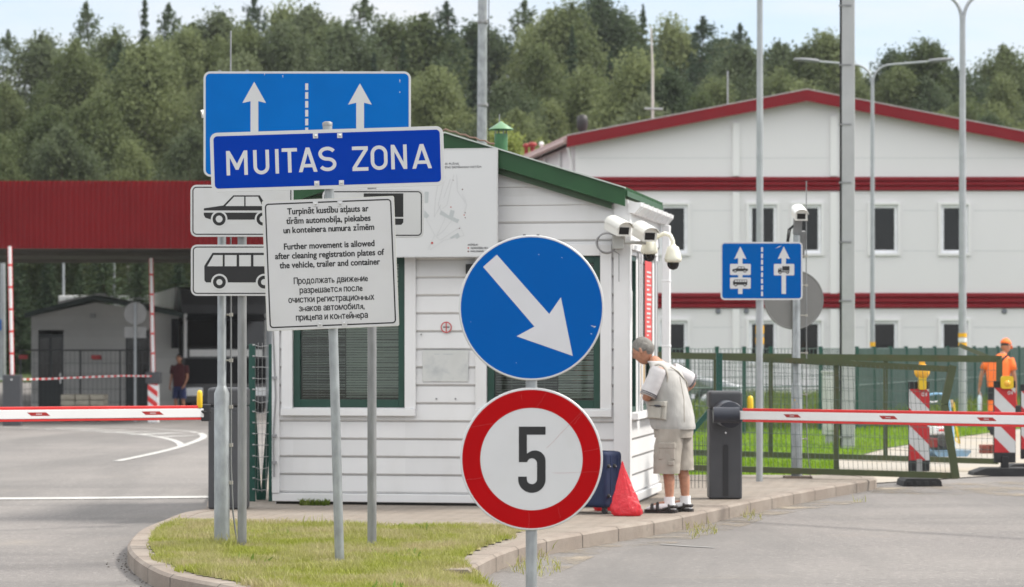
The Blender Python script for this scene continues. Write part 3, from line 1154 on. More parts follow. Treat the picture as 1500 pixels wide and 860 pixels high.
far_strip = [(1.5, 48.5), (15, 55.5), (19, 70), (19, 74.4), (0.4, 74.4)]
blades('rough_grass', far_strip, z0f(0.02), 60000, 0.12, 0.42, 0.03, BLD, 6, 'taller rough grass along the foot of the long white hall')

# pale dusty strip over the right lane, sand along the kerb
dust = [G(1290, 712, 0), G(1500, 704, 0), G(1600, 712, 0), G(1600, 729, 0), G(1480, 727, 0), G(1330, 724, 0), G(1275, 722, 0)]
flat_poly('sandy_road', smooth_line([(p.x, p.y) for p in dust], 2), 0.004, SANDM)
kerb_dust = [(G(a, b, 0).x, G(a, b, 0).y) for a, b in [(738, 838), (789, 812), (848, 800), (898, 792), (1018, 770), (1108, 748), (1200, 730)]]
kd2 = [(x + 0.30 + 0.12 * math.sin(i * 2.3), y - 0.55 + 0.15 * math.sin(i * 1.7)) for i, (x, y) in enumerate(kerb_dust)]
flat_poly('road_dust', smooth_line([(x - 0.25, y) for x, y in kerb_dust], 1) + smooth_line(kd2, 1)[::-1], 0.004, SANDM)
# tufts and straw that grow along the right kerb
rng_ = random.Random(4)
tuft_poly = [(x - 0.04, y + 0.04) for x, y in kerb_dust] + kd2[::-1]
blades('kerb_weeds', tuft_poly, z0f(0.006), 2600, 0.02, 0.09, 0.008, BLV, 9, 'small tufts and dry straw in the gutter of the right kerb', keep=lambda x, y, r: (np.sin(x * 9.0) + np.sin(x * 3.7 + 1) > 0.85))
blades('booth_weeds', [(-2.0, 25.22), (-1.6, 25.15), (-1.6, 25.27), (-2.0, 25.34)], z0f(SW), 160, 0.02, 0.07, 0.022, BLD, 11, 'weeds sprouting at the foot of the booth wall', keep=lambda x, y, r: (np.sin(x * 14.0 + 2.0) > -0.3))


# loose grit swept against the left kerb
rng_ = random.Random(21)
m_ = MB()
lk_ = [p for p in left_k if 16.0 < p[1] < 21.2]
lk_out = offset_line(lk_, -0.14)
for _ in range(150):
    i = rng_.randrange(len(lk_) - 1)
    t = rng_.random()
    q = rng_.random() ** 3 * 1.3
    ax, ay = lk_[i][0] + (lk_[i + 1][0] - lk_[i][0]) * t, lk_[i][1] + (lk_[i + 1][1] - lk_[i][1]) * t
    bx_, by_ = lk_out[i][0] + (lk_out[i + 1][0] - lk_out[i][0]) * t, lk_out[i][1] + (lk_out[i + 1][1] - lk_out[i][1]) * t
    x, y = ax + (bx_ - ax) * (0.1 + q), ay + (by_ - ay) * (0.1 + q)
    r = rng_.uniform(0.003, 0.009)
    m_.lathe([(0.001, 0.0), (r, r * 0.25), (r * 0.7, r * 0.8), (0.001, r)], (x, y, 0.0), 5, 0, False)
tag(m_.build('gravel', mat('grit', (0.13, 0.115, 0.10), 0.9, 0, 0.4, 30)), 'dark loose grit lying against the left kerb', 'gravel', kind='stuff')


# ---- painted lines on the left lanes
def ribbon(mb, pts, w):
    pts = [Vector(p) for p in pts]
    n = len(pts)
    vs = []
    for i in range(n):
        t = (pts[min(i + 1, n - 1)] - pts[max(i - 1, 0)])
        t.z = 0
        t.normalize()
        nrm = Vector((-t.y, t.x, 0)) * (w / 2)
        for q in (pts[i] + nrm, pts[i] - nrm):
            vs.append((q.x, q.y, gz(q.x, q.y) + 0.006))
    mb._add(vs, [(2 * i, 2 * i + 1, 2 * i + 3, 2 * i + 2) for i in range(n - 1)], 0)


def line_px(pts, it=2, sub=6):
    p = smooth_line(pts, it)
    q = []
    for a, b in zip(p[:-1], p[1:]):
        for k in range(sub):
            t = k / sub
            q.append((a[0] + (b[0] - a[0]) * t, a[1] + (b[1] - a[1]) * t))
    q.append(p[-1])
    return [Gd(*s) for s in q]


mk = MB()
ribbon(mk, line_px([(171, 676), (215, 667), (258, 657), (292, 645), (301, 639), (290, 633.5), (262, 631), (228, 628.5), (165, 625.5), (107, 624)], 3, 2), 0.13)
ribbon(mk, line_px([(266, 654), (262, 648), (243, 642), (210, 637), (160, 633), (92, 630), (0, 625.5), (-60, 622)], 3, 2), 0.12)
for a, b in (((75, 627.5), (150, 628.5)), ((110, 631), (185, 630.5)), ((150, 633.8), (225, 632.5)), ((195, 637), (262, 634.5)), ((232, 640.2), (290, 638))):
    ribbon(mk, [Gd(*a), Gd(*b)], 0.5)
ribbon(mk, line_px([(-120, 731.5), (60, 730.8), (200, 729.6), (306, 728.5)], 1, 3), 0.36)
setting(mk.build('road_markings', LANEW))
# a faint worn line on the right lane
mk = MB()
ribbon(mk, [Gd(968, 798), Gd(1010, 801), Gd(1046, 803)], 0.05)
setting(mk.build('road_markings', mat('worn_paint', (0.27, 0.265, 0.26), 0.8)))

# ---- thin air that pales the far things
def air(density):
    m_ = MB()
    m_.box(-75, 75, -6, 240, -1.6, 27)
    o = m_.build('haze', bpy.data.materials.new('air'))
    m = o.data.materials[0]
    m.use_nodes = True
    n, l = nodes_of(m)
    n.remove(n['Principled BSDF'])
    v = n.new('ShaderNodeVolumePrincipled')
    v.inputs['Color'].default_value = (0.86, 0.90, 0.95, 1)
    v.inputs['Density'].default_value = density
    v.inputs['Anisotropy'].default_value = 0.2
    l.new(v.outputs['Volume'], n['Material Output'].inputs['Volume'])
    tag(o, 'thin pale summer haze between the border post and the wood', 'haze', kind='stuff')


air(0.0002)

# ================================================================== THE WOOD BEHIND
LEAF_BIRCH = leaf_mat('birch_leaves', (0.095, 0.125, 0.052), (0.225, 0.26, 0.115), 0.45, 0.3)
LEAF_ALDER = leaf_mat('alder_leaves', (0.075, 0.105, 0.055), (0.17, 0.20, 0.105), 0.45, 0.3)
LEAF_YOUNG = leaf_mat('young_birch_leaves', (0.17, 0.22, 0.05), (0.27, 0.32, 0.085), 0.35, 0.6)
LEAF_SPR = leaf_mat('spruce_needles', (0.04, 0.066, 0.04), (0.08, 0.115, 0.062), 0.35, 0.5)
LEAF_PINE = leaf_mat('pine_needles', (0.055, 0.085, 0.048), (0.11, 0.145, 0.075), 0.35, 0.5)
BARKB = mat('birch_bark', (0.42, 0.41, 0.38), 0.8, 0, 0.5, 3, 0.2, 20, stretch=(1, 1, 0.5))
BARKD = mat('dark_bark', (0.07, 0.055, 0.04), 0.9, 0, 0.3, 5)


def leaf_mesh(name, C, size, elong, rng, m, droop=0.0):
    n = len(C)
    s = size * rng.uniform(0.6, 1.4, n)
    th = rng.uniform(0, 2 * np.pi, n)
    ph = np.arccos(rng.uniform(-1, 1, n))
    nrm = np.stack([np.sin(ph) * np.cos(th), np.sin(ph) * np.sin(th), np.cos(ph)], 1)
    t = rng.normal(0, 1, (n, 3))
    t[:, 2] -= droop * 2
    t -= nrm * np.sum(t * nrm, 1, keepdims=True)
    t /= np.linalg.norm(t, axis=1, keepdims=True) + 1e-9
    b = np.cross(nrm, t)
    sl, sw = (s * elong)[:, None], s[:, None]
    V = np.empty((n, 4, 3))
    V[:, 0] = C - t * sl * 0.5
    V[:, 1] = C + b * sw * 0.5
    V[:, 2] = C + t * sl * 0.5
    V[:, 3] = C - b * sw * 0.5
    me = bpy.data.meshes.new(name)
    me.vertices.add(n * 4)
    me.vertices.foreach_set('co', V.ravel())
    me.loops.add(n * 4)
    me.loops.foreach_set('vertex_index', np.arange(n * 4, dtype=np.int32))
    me.polygons.add(n)
    me.polygons.foreach_set('loop_start', (np.arange(n) * 4).astype(np.int32))
    me.polygons.foreach_set('loop_total', np.full(n, 4, np.int32))
    me.update(calc_edges=True)
    me.materials.append(m)
    return me


def crown_clumps(rng, H, z0, Rm, nclump, nleaf, crad, prof, flat=1.0, sag=0.25, soft=0.62):
    out, ctr = [], []
    for _ in range(nclump):
        t = rng.uniform(0, 1) ** 0.85
        z = H * (z0 + (1 - z0 - 0.03) * t)
        r = Rm * prof(t)
        a = rng.uniform(0, 2 * np.pi)
        q = r * math.sqrt(rng.uniform(0.15, 1.0))
        c = np.array([q * math.cos(a), q * math.sin(a), z])
        ctr.append(c)
        cr_ = crad * rng.uniform(0.6, 1.25) * (0.55 + 0.45 * prof(t))
        p = rng.normal(0, 1, (nleaf, 3))
        p /= np.linalg.norm(p, axis=1, keepdims=True)
        p *= (rng.uniform(0, 1, (nleaf, 1)) ** soft) * cr_ * rng.uniform(0.8, 1.25, (nleaf, 1))
        p[:, 2] *= flat
        p[:, 2] -= sag * (p[:, 0] ** 2 + p[:, 1] ** 2) / max(cr_, 0.1)
        out.append(c + p)
    # leader
    k = nleaf
    zz = rng.uniform(0.86, 1.0, k)
    rr = (1.0 - zz) * H * 0.14 * np.sqrt(rng.uniform(0, 1, k)) + 0.05
    aa = rng.uniform(0, 2 * np.pi, k)
    out.append(np.stack([rr * np.cos(aa), rr * np.sin(aa), zz * H], 1))
    return np.concatenate(out), ctr


def trunk_mesh(rng, H, r0, m, limbs, frac=0.95):
    mb = MB()
    pts = [Vector((0.02 * H * math.sin(i * 0.9 + rng.uniform(0, 1)) * (i / 8), 0.015 * H * math.sin(i * 1.3) * (i / 8), -0.4 + (H * frac + 0.4) * i / 8)) for i in range(9)]
    mb.tube(pts, [r0 * (1.0 - 0.93 * i / 8) for i in range(9)], 7)
    for c in limbs:
        z = max(0.12 * H, c[2] - 0.35 * math.hypot(c[0], c[1]) - 0.4)
        k = min(7, max(0, int((z + 0.4) / (H * frac + 0.4) * 8)))
        t = (z + 0.4) / (H * frac + 0.4) * 8 - k
        p = pts[k].lerp(pts[k + 1], min(1, t))
        c = Vector(c)
        mid = p.lerp(c, 0.55) + Vector((0, 0, 0.12 * (c - p).length))
        mb.tube([p, mid, c], [r0 * 0.3 * (1 - z / H) + 0.02, r0 * 0.16 * (1 - z / H) + 0.015, 0.012], 5)
    o = mb.build('trunk', m)
    return o


def tree_proto(kind, seed):
    rng = np.random.default_rng(seed)
    if kind in ('birch', 'alder', 'young'):
        H = 15.0
        wide = {'birch': 0.19, 'alder': 0.22, 'young': 0.22}[kind] * rng.uniform(0.9, 1.15)
        prof = lambda t: max(0.06, math.sin(math.pi * min(1, (0.16 + 0.84 * t) ** 0.9)) ** 0.75)
        C, ctr = crown_clumps(rng, H, 0.06, wide * H, 120, 400, 1.15, prof, 1.35, 0.25)
        me = leaf_mesh('crown', C, 0.098, 1.8, rng, {'birch': LEAF_BIRCH, 'alder': LEAF_ALDER, 'young': LEAF_YOUNG}[kind], 0.6)
        limbs = [ctr[i] for i in range(0, len(ctr), 4)]
        tr, r0 = (BARKB if kind != 'alder' else BARKD), 0.17
    else:
        sp = kind == 'spruce'
        H = 18.0
        pts, limbs = [], []
        nl = 46 if sp else 26
        bias = [rng.uniform(0.75, 1.2) for _ in range(12)]
        for lv in range(nl):
            t = lv / (nl - 1.0)
            z = H * ((0.05 if sp else 0.16) + (0.93 if sp else 0.82) * t) + rng.uniform(-0.1, 0.1)
            if sp:
                L = 0.15 * H * (1 - t) ** 0.9 + 0.06
            else:
                L = 0.17 * H * (1 - t) ** 0.62 * (0.55 + 0.45 * min(1, t / 0.2)) + 0.08
            nb = 7 if sp else 6
            for b in range(nb):
                a = 2 * math.pi * b / nb + lv * 0.77 + rng.uniform(-0.3, 0.3)
                Lb = L * rng.uniform(0.55, 1.12 if sp else 1.25) * bias[int(a * 1.9) % 12]
                n = int((12 + 46 * (1 - t)) * (1.0 if sp else 1.7))
                if sp:
                    u = rng.uniform(0.05, 1, n)
                    rise = -0.30 * Lb * u + 0.16 * Lb * u ** 3
                    side = rng.normal(0, 0.10 * Lb + 0.03, n) * (1.1 - u * 0.8)
                    hang = -np.abs(rng.normal(0, 0.10 + 0.05 * Lb, n))
                else:
                    u = 0.25 + 0.75 * rng.uniform(0, 1, n) ** 0.7
                    rise = (0.25 + 0.5 * t) * Lb * u ** 1.4
                    side = rng.normal(0, 0.16 * Lb + 0.05, n)
                    hang = rng.normal(0, 0.10 + 0.11 * Lb, n)
                pts.append(np.stack([u * Lb * math.cos(a) - side * math.sin(a), u * Lb * math.sin(a) + side * math.cos(a), z + rise + hang], 1))
                if not sp and lv % 4 == 0 and b % 2 == 0:
                    limbs.append((0.8 * Lb * math.cos(a), 0.8 * Lb * math.sin(a), z + 0.2 * Lb))
        k = 90
        zz = rng.uniform(0.93, 1.0, k)
        rr = (1.0 - zz) * H * 0.09 * np.sqrt(rng.uniform(0, 1, k)) + 0.02
        aa = rng.uniform(0, 2 * np.pi, k)
        pts.append(np.stack([rr * np.cos(aa), rr * np.sin(aa), zz * H], 1))
        C = np.concatenate(pts)
        me = leaf_mesh('crown', C, 0.10 if sp else 0.10, 3.0 if sp else 2.6, rng, LEAF_SPR if sp else LEAF_PINE, 0.5 if sp else 0.0)
        tr, r0 = BARKD, 0.19
    tk = trunk_mesh(rng, H, r0, tr, limbs)
    root = thing(kind + '_tree', None, None)
    cr_ = bpy.data.objects.new('crown', me)
    COL.objects.link(cr_)
    cr_.parent = root
    tk.parent = root
    return root, [tk, cr_], H


PROTO = {}
for i in range(4):
    PROTO['birch', i] = tree_proto('birch', 20 + i)
for i in range(3):
    PROTO['alder', i] = tree_proto('alder', 40 + i)
    PROTO['spruce', i] = tree_proto('spruce', 60 + i)
    PROTO['pine', i] = tree_proto('pine', 80 + i)
PROTO['young', 0] = tree_proto('young', 99)
NV = {'birch': 4, 'alder': 3, 'spruce': 3, 'pine': 3, 'young': 1}
used_proto = set()
TREE_NAME = {'birch': ('birch_tree', 'green birch'), 'alder': ('alder_tree', 'dark alder'), 'spruce': ('spruce_tree', 'pointed spruce'), 'pine': ('pine_tree', 'ragged pine'), 'young': ('young_birch_tree', 'bright young birch')}


def zone(px):
    for lim, t in ((-1, 'left of the red canopy'), (140, 'above left end of red canopy'), (290, 'above canopy beside blue lane sign'), (430, 'above left arrow of lane sign'), (610, 'above right arrow of lane sign'), (760, 'around the tall steel mast'), (900, 'above left eave of white hall'), (1030, 'behind the hall roof aerial'), (1180, 'above left slope of red gable'), (1330, 'behind the twin-arm street lamp'), (1500, 'above right slope of red gable')):
        if px < lim:
            return t
    return 'right of the red gable'


def plant(kind, px, Y, top, row, i, wid=1.0):
    x = X_at(px, Y)
    zb = gz(x, Y)
    H = Z_at(top, Y) - zb
    if H < 2:
        return
    key = (kind, i % NV[kind])
    root, kids, H0 = PROTO[key]
    s = H / H0
    rz = (i * 2.399) % 6.283
    sc = (s * wid, s * wid, s)
    nm, desc = TREE_NAME[kind]
    lab = '%s %s, %s' % (desc, zone(px), row)
    if key not in used_proto:
        used_proto.add(key)
        o = root
        o.location, o.scale, o.rotation_euler = (x, Y, zb), sc, (0, 0, rz)
        o['label'] = lab
    else:
        o = copy_thing(root, (x, Y, zb), lab, sc, rz, kids)
    o['category'] = 'tree'
    o['group'] = 'trees of the wood behind the border post'
    o.name = nm


SKY = [(-400, 40), (0, 42), (40, 62), (60, 48), (105, 48), (125, 12), (150, 42), (210, 2), (245, 12), (300, 22), (335, 18), (370, 2), (450, 12), (490, 30), (530, 0), (560, 30), (600, 40), (650, 8), (690, 25), (730, 62), (755, 40), (770, 8), (800, 12), (870, -4), (900, 25), (940, 12), (975, 25), (1000, 42), (1030, 25), (1060, 52), (1085, 36), (1115, 66), (1150, 66), (1200, 60), (1255, 92), (1300, 80), (1355, 66), (1385, 90), (1420, 100), (1465, 70), (1500, 80), (1900, 90)]


def skyline(px):
    for (a, ya), (b, yb) in zip(SKY[:-1], SKY[1:]):
        if a <= px <= b:
            return ya + (yb - ya) * (px - a) / (b - a)
    return 60


rr = random.Random(11)
ti = 0
# back row: conifers and tall birches make the ragged skyline
for px, top, kind in [(-260, 30, 'alder'), (-150, 20, 'spruce'), (-60, 40, 'birch'), (12, 44, 'pine'), (60, 52, 'alder'), (126, 2, 'pine'), (168, 44, 'birch'), (212, -6, 'spruce'), (247, 4, 'pine'), (283, 34, 'birch'), (325, 20, 'alder'), (372, -6, 'pine'), (415, 16, 'birch'), (455, 12, 'alder'), (492, 34, 'birch'), (534, -6, 'pine'), (572, 36, 'birch'), (622, 20, 'birch'), (654, 2, 'pine'), (695, 34, 'alder'), (768, 0, 'pine'), (806, 14, 'birch'), (838, 4, 'birch'), (876, -6, 'alder'), (912, 28, 'birch'), (942, 8, 'spruce'), (978, 28, 'birch'), (1030, 24, 'pine'), (1062, 58, 'alder'), (1084, 34, 'pine'), (1140, 62, 'alder'), (1180, 68, 'birch'), (1208, 56, 'birch'), (1255, 96, 'birch'), (1310, 76, 'alder'), (1356, 62, 'birch'), (1400, 98, 'alder'), (1468, 66, 'birch'), (1530, 80, 'alder'), (1620, 70, 'birch'), (1740, 80, 'birch')]:
    plant(kind, px, rr.uniform(148, 162), top, 'tall in the back row', ti, rr.uniform(1.1, 1.4) if kind in ('birch', 'alder') else rr.uniform(1.0, 1.3) if kind == 'pine' else 0.95)
    ti += 1
# second row fills below the skyline
px = -300
while px < 1800:
    top = skyline(px) + rr.uniform(18, 85)
    plant(rr.choice(['birch', 'birch', 'alder', 'spruce', 'birch', 'pine'] if px < 1000 else ['birch', 'alder', 'birch']), px, rr.uniform(132, 142), top, 'in the middle row', ti, rr.uniform(0.9, 1.3))
    ti += 1
    px += rr.uniform(40, 62)
# third row
px = -330
while px < 1850:
    top = skyline(px) + rr.uniform(60, 150)
    plant(rr.choice(['birch', 'alder', 'birch', 'birch']), px, rr.uniform(119, 127), top, 'in the third row', ti, rr.uniform(0.95, 1.35))
    ti += 1
    px += rr.uniform(52, 80)
# front edge of the wood
px = -330
while px < 1800:
    top = rr.uniform(165, 235) if px < 330 else rr.uniform(140, 200)
    plant(rr.choice(['alder', 'birch', 'alder', 'birch']), px, rr.uniform(107, 114), top, 'in the front row', ti, rr.uniform(1.0, 1.45))
    ti += 1
    px += rr.uniform(70, 105)
for k, px in enumerate((-60, 20, 70, 118, 150, 205, 262, 318, 366)):  # low spruces added; their dark needles stand in for the wood's shade
    plant('spruce', px, 100.5 + (k % 3) * 1.3, 320 + 22 * (k % 4), 'added dark to stand in for shade under the canopy', ti, 1.9)
    ti += 1
for px, top, Y in ((738, 186, 98), (792, 212, 100), (868, 205, 101), (945, 183, 103)):
    plant('young', px, Y, top, 'low before the dark wood', ti, 1.0 if px > 760 else 1.25)
    ti += 1

for key, (root, kids, _h) in PROTO.items():
    if key not in used_proto:
        for k in kids + [root]:
            bpy.data.objects.remove(k)

# ================================================================== THE WHITE HALL
HYY = 76.0
H0z = 0.0


def hx(px):
    return X_at(px, HYY)


def hz(py):
    return Z_at(py, HYY)


hall = thing('office_hall', 'long white two-storey hall with dark red gable trim and two red bands', 'building', (0, 0, 0))
SK = -0.15                                   # the side wall runs back and to the left
L_hall = 26.0


def back(p, t):
    return (p[0] + SK * t, HYY + t, p[1])


xl, xp, xr = hx(843), hx(1180), hx(1517)
ze, zp = hz(203), hz(150)
win = [(967, 1007), (1097, 1138), (1162, 1203), (1275, 1315), (1378, 1418)]
mbw = MB()
# gable wall with real openings: built as a grid of panels round the windows
cols = sorted({xl, xr, *[hx(a) for w in win for a in w]})
rowsz = [H0z, hz(531), hz(470), hz(371), hz(300)]
top_wall = hz(225)
hole = {(round(hx(a), 4), round(hx(b), 4)) for a, b in win}
for ci in range(len(cols) - 1):
    x0, x1 = cols[ci], cols[ci + 1]
    isw = (round(x0, 4), round(x1, 4)) in hole
    for ri in range(len(rowsz) - 1):
        if isw and ri in (1, 3):
            continue
        mbw.box(x0, x1, HYY, HYY + 0.2, rowsz[ri], rowsz[ri + 1])
mbw.prism([(xl, hz(300)), (xr, hz(300)), (xr, ze), (xp, hz(140)), (xl, ze)], HYY, HYY + 0.2)
# side walls, back wall (butted behind the gable wall)
for xx, sgn in ((xl, 1), (xr, -1)):
    a = [(xx, HYY + 0.2), (xx + 0.2 * sgn, HYY + 0.2), (xx + 0.2 * sgn + SK * L_hall, HYY + L_hall), (xx + SK * L_hall, HYY + L_hall)]
    mbw.prism(a, H0z, ze - 0.12, 0, 'xy')
mbw.box(xl + SK * L_hall, xr + SK * L_hall, HYY + L_hall + 0.01, HYY + L_hall + 0.2, H0z, ze - 0.12)
mbw.box(xl + 0.22, xr - 0.22, HYY + 2.2, HYY + 2.3, H0z, ze - 0.2)   # partition behind the windows
mbw.build('wall', HALLW, hall)
# horizontal panel joints
mbj = MB()
for py in (232, 309, 368, 480):
    for s0, s1 in ((845, 1072), (1084, 1214), (1229, 1515)):
        segs, cur = [], s0
        if 300 < py < 371 or py > 470:
            for a, b in win:
                if s0 < a - 8 and b + 8 < s1 + 30:
                    segs.append((cur, a - 8))
                    cur = b + 8
        segs.append((cur, s1))
        for a, b in segs:
            if b > a:
                mbj = MB()
                mbj.box(hx(a), hx(b), HYY - 0.004, HYY - 0.001, hz(py), hz(py) + 0.018)
                mbj.build('panel_joint', mat('panel_joint_grey', (0.6, 0.61, 0.62), 0.6), hall)
# battens
for px in (1078, 1221):
    b = MB()
    topz = hz(150 + 53.0 * abs(px - 1180) / 337.0 + 14)
    for z0, z1 in ((0.0, hz(453)), (hz(430), hz(282)), (hz(258), topz)):
        b.box(hx(px - 5), hx(px + 5), HYY - 0.07, HYY - 0.002, z0, z1)
    b.build('batten', HALLT, hall)
# red ribbed bands
for p0, p1 in ((452, 429), (280, 259)):
    b = MB()
    z0, z1 = hz(p0), hz(p1)
    prof = []
    for k in range(3):
        zz = z0 + (z1 - z0) * k / 3.0
        h = (z1 - z0) / 3.0
        prof += [(HYY - 0.03, zz + 0.004), (HYY - 0.09, zz + h * 0.25), (HYY - 0.09, zz + h * 0.75), (HYY - 0.03, zz + h - 0.004)]
    prof = [(HYY - 0.006, z0)] + prof + [(HYY - 0.006, z1)]
    b.prism(prof, hx(866) if p0 == 280 else hx(866), xr, 0, 'yz')
    b.build('red_band', HALLR, hall)
# windows
for k, (a, b_) in enumerate(win):
    for (pt, pb) in ((300, 371), (470, 531)):
        x0, x1, z0, z1 = hx(a), hx(b_), hz(pb), hz(pt)
        f = MB()
        w = 0.09
        for (q0, q1, r0, r1) in ((x0 + .002, x0 + w, z0 + .002, z1 - .002), (x1 - w, x1 - .002, z0 + .002, z1 - .002), (x0 + w, x1 - w, z0 + .002, z0 + w), (x0 + w, x1 - w, z1 - w, z1 - .002)):
            f.box(q0, q1, HYY + 0.03, HYY + 0.1, r0, r1)
        fo = f.build('window', mat('window_frame_white', (0.88, 0.89, 0.93), 0.4), hall)
        c = MB()
        e = 0.07
        for (q0, q1, r0, r1) in ((x0 - e, x0, z0 - e, z1 + e), (x1, x1 + e, z0 - e, z1 + e), (x0, x1, z1, z1 + e), (x0, x1, z0 - e, z0)):
            c.box(q0, q1, HYY - 0.06, HYY - 0.003, r0, r1)
        c.build('window_surround', HALLT, fo)
        g = MB()
        g.box(x0 + w, x1 - w, HYY + 0.05, HYY + 0.07, z0 + w, z1 - w)
        g.build('pane', GLASSB, fo)
# round vents
for px in (1052, 1093, 1471):
    v = MB()
    v.lathe([(0.001, -0.05), (0.06, -0.05), (0.075, -0.03), (0.075, -0.002)], (hx(px), HYY, hz(456)), 14, 0, True, 'y')
    v.build('vent', mat('vent_grey', (0.2, 0.21, 0.24), 0.6), hall)
# roof with red barge boards
rf = MB()
th = 0.12
fr = 0.35


def roof_plane(xa, za, xb, zb):
    p = [(xa, HYY - fr, za), (xb, HYY - fr, zb), (xb + SK * L_hall, HYY + L_hall, zb), (xa + SK * L_hall, HYY + L_hall, za)]
    q = [(x, y, z - th) for x, y, z in p]
    rf._add(p + q, [(0, 1, 2, 3), (7, 6, 5, 4), (0, 4, 5, 1), (1, 5, 6, 2), (2, 6, 7, 3), (3, 7, 4, 0)], 0)


slope = (hz(135) - hz(200)) / (xp - xl)
xle, xre = xl - 0.25, xr + 0.25
zr0 = hz(135) + 0.02
roof_plane(xle, zr0 - slope * (xp - xle), xp, zr0)
roof_plane(xp, zr0, xre, zr0 - slope * (xre - xp))
nr = 60
for k in range(1, nr):                       # standing seams
    t = k / nr
    for xa, xb in ((xle, xp), (xre, xp)):
        za = zr0 - slope * abs(xp - xa)
        y = HYY - fr + (L_hall + fr) * t
        o_ = SK * (L_hall * t)
        rf._add([(xa + o_, y - 0.02, za + 0.001), (xb + o_, y - 0.02, zr0 + 0.001), (xb + o_, y + 0.02, zr0 + 0.001), (xa + o_, y + 0.02, za + 0.001), (xa + o_, y, za + 0.04), (xb + o_, y, zr0 + 0.04)], [(0, 1, 5, 4), (2, 3, 4, 5)], 0)
roof = rf.build('roof', HALLROOF, hall)
bb = MB()
for xa, xb in ((xle, xp), (xp, xre)):
    za, zb = zr0 - slope * abs(xp - xa), zr0 - slope * abs(xp - xb)
    bb.prism([(xa, za - 0.30), (xb, zb - 0.30), (xb, zb + 0.015), (xa, za + 0.015)], HYY - fr - 0.04, HYY - fr - 0.004)
bb.build('barge_board', HALLR, hall)
ec = MB()
for xa, xb in ((xle, xp), (xp, xre)):
    za, zb = zr0 - slope * abs(xp - xa), zr0 - slope * abs(xp - xb)
    ec.prism([(xa, za + 0.018), (xb, zb + 0.018), (xb, zb + 0.045), (xa, za + 0.045)], HYY - fr - 0.05, HYY - fr + 0.1)
ec.build('ridge_flashing', mat('flashing_grey', (0.5, 0.45, 0.45), 0.5, 0.3), hall)
gut = MB()
gut.tube([(xle - 0.03, HYY - 0.2, ze - 0.1), (xle - 0.03 + SK * L_hall, HYY + L_hall, ze - 0.1)], 0.07, 8)
gut.build('gutter', mat('gutter_pink_grey', (0.5, 0.36, 0.34), 0.5), hall)
dp = MB()
dp.tube([(xl - 0.2, HYY + 0.3, ze - 0.2), (xl - 0.1, HYY + 0.35, ze - 0.6), (xl - 0.1, HYY + 0.35, 0.05)], 0.06, 8)
dp.build('downpipe', HALLT, hall)
sb = MB()
for k in range(5):
    y = HYY + 2.5 + k * 2.6
    x = xl + SK * (y - HYY)
    sb.box(x - 0.05, x - 0.004, y - 0.08, y + 0.08, 0.02, ze - 0.2)
sb.build('batten', HALLT, hall)
# roof vents
yv = HYY + 1.0
xv = X_at(853, yv)
cv = MB()
zrv = zr0 - slope * abs(xp - xv) - 0.1
cv.tube([(xv, yv, zrv), (xv, yv, Z_at(190, yv))], 0.075, 10)
cv.lathe([(0.1, Z_at(192, yv)), (0.15, Z_at(188, yv)), (0.16, Z_at(178, yv)), (0.14, Z_at(170, yv)), (0.02, Z_at(167.5, yv))], (xv, yv, 0), 14)
cv.build('chimney_cowl', mat('cowl_black', (0.02, 0.017, 0.018), 0.5), roof)
for px, py, r in ((771, 214, 0.085), (780, 212, 0.11)):
    yv = HYY + 8.2
    c = W(px, py, yv)
    m_ = MB()
    m_.lathe([(r * 0.7, c.z - 0.5), (r * 0.7, c.z - 0.05), (r * 1.25, c.z - 0.04), (r * 1.25, c.z + 0.03), (r * 0.9, c.z + 0.07), (0.01, c.z + 0.08)], (c.x, yv, 0), 14)
    m_.build('roof_vent', TERRA, roof)
c = W(793, 211, HYY + 6.5)
m_ = MB()
m_.tube([(c.x, c.y, c.z - 0.5), (c.x, c.y, c.z)], 0.03, 8)
m_.ball((c.x, c.y, c.z), 0.075)
m_.build('roof_vent', HALLT, roof)

# aerial and rods on the hall roof
ae = thing('antenna_mast', 'thin rooftop aerial mast with a short cross bar behind the red gable', 'antenna', (0, 0, 0))
ya = HYY + 6
xa = X_at(956, ya)
za = zr0 - slope * abs(xp + SK * 6 - xa)
m_ = MB()
m_.tube([(xa, ya, za - 0.05), (xa, ya, Z_at(100, ya))], 0.045, 8)
m_.tube([(xa, ya, Z_at(100, ya)), (X_at(953.5, ya), ya, Z_at(40, ya))], [0.035, 0.025], 8)
m_.build('mast', mat('aerial_pale', (0.5, 0.48, 0.44), 0.5, 0.3), ae)
m_ = MB()
m_.tube([(xa - 0.25, ya - 0.05, Z_at(159, ya)), (xa + 0.3, ya - 0.05, Z_at(160, ya))], 0.03, 6)
m_.build('cross_bar', GREYPOLE, ae)
rod = MB()
xa = X_at(1066, ya)
rod.tube([(xa, ya, zr0 - slope * abs(xp + SK * 6 - xa) - 0.05), (xa, ya, Z_at(104, ya))], 0.022, 6)
tag(rod.build('lightning_rod', GREYPOLE), 'short thin rod standing on the left slope of the hall roof', 'lightning rod')

# ================================================================== THE RED CANOPY OVER THE LEFT LANES
can = thing('lane_canopy', 'wide flat canopy with dark red ribbed fascia over the left lanes', 'canopy', (0, 0, 0))
CY = 68.0
cx0, cx1 = X_at(-420, CY), X_at(402, CY)
cz0, cz1 = Z_at(364, CY), Z_at(265, CY)
fa = MB()


def corr(x0, x1, y, z0, z1, pitch=0.14, dep=0.035):
    prof, x = [], x0
    while x < x1:
        prof += [(x, y), (x + pitch * 0.5, y), (x + pitch * 0.6, y - dep), (x + pitch * 0.9, y - dep)]
        x += pitch
    prof.append((x1, y))
    vs = [(p[0], p[1], z0) for p in prof] + [(p[0], p[1], z1) for p in prof]
    n = len(prof)
    fa._add(vs, [(i, i + 1, n + i + 1, n + i) for i in range(n - 1)], 0)


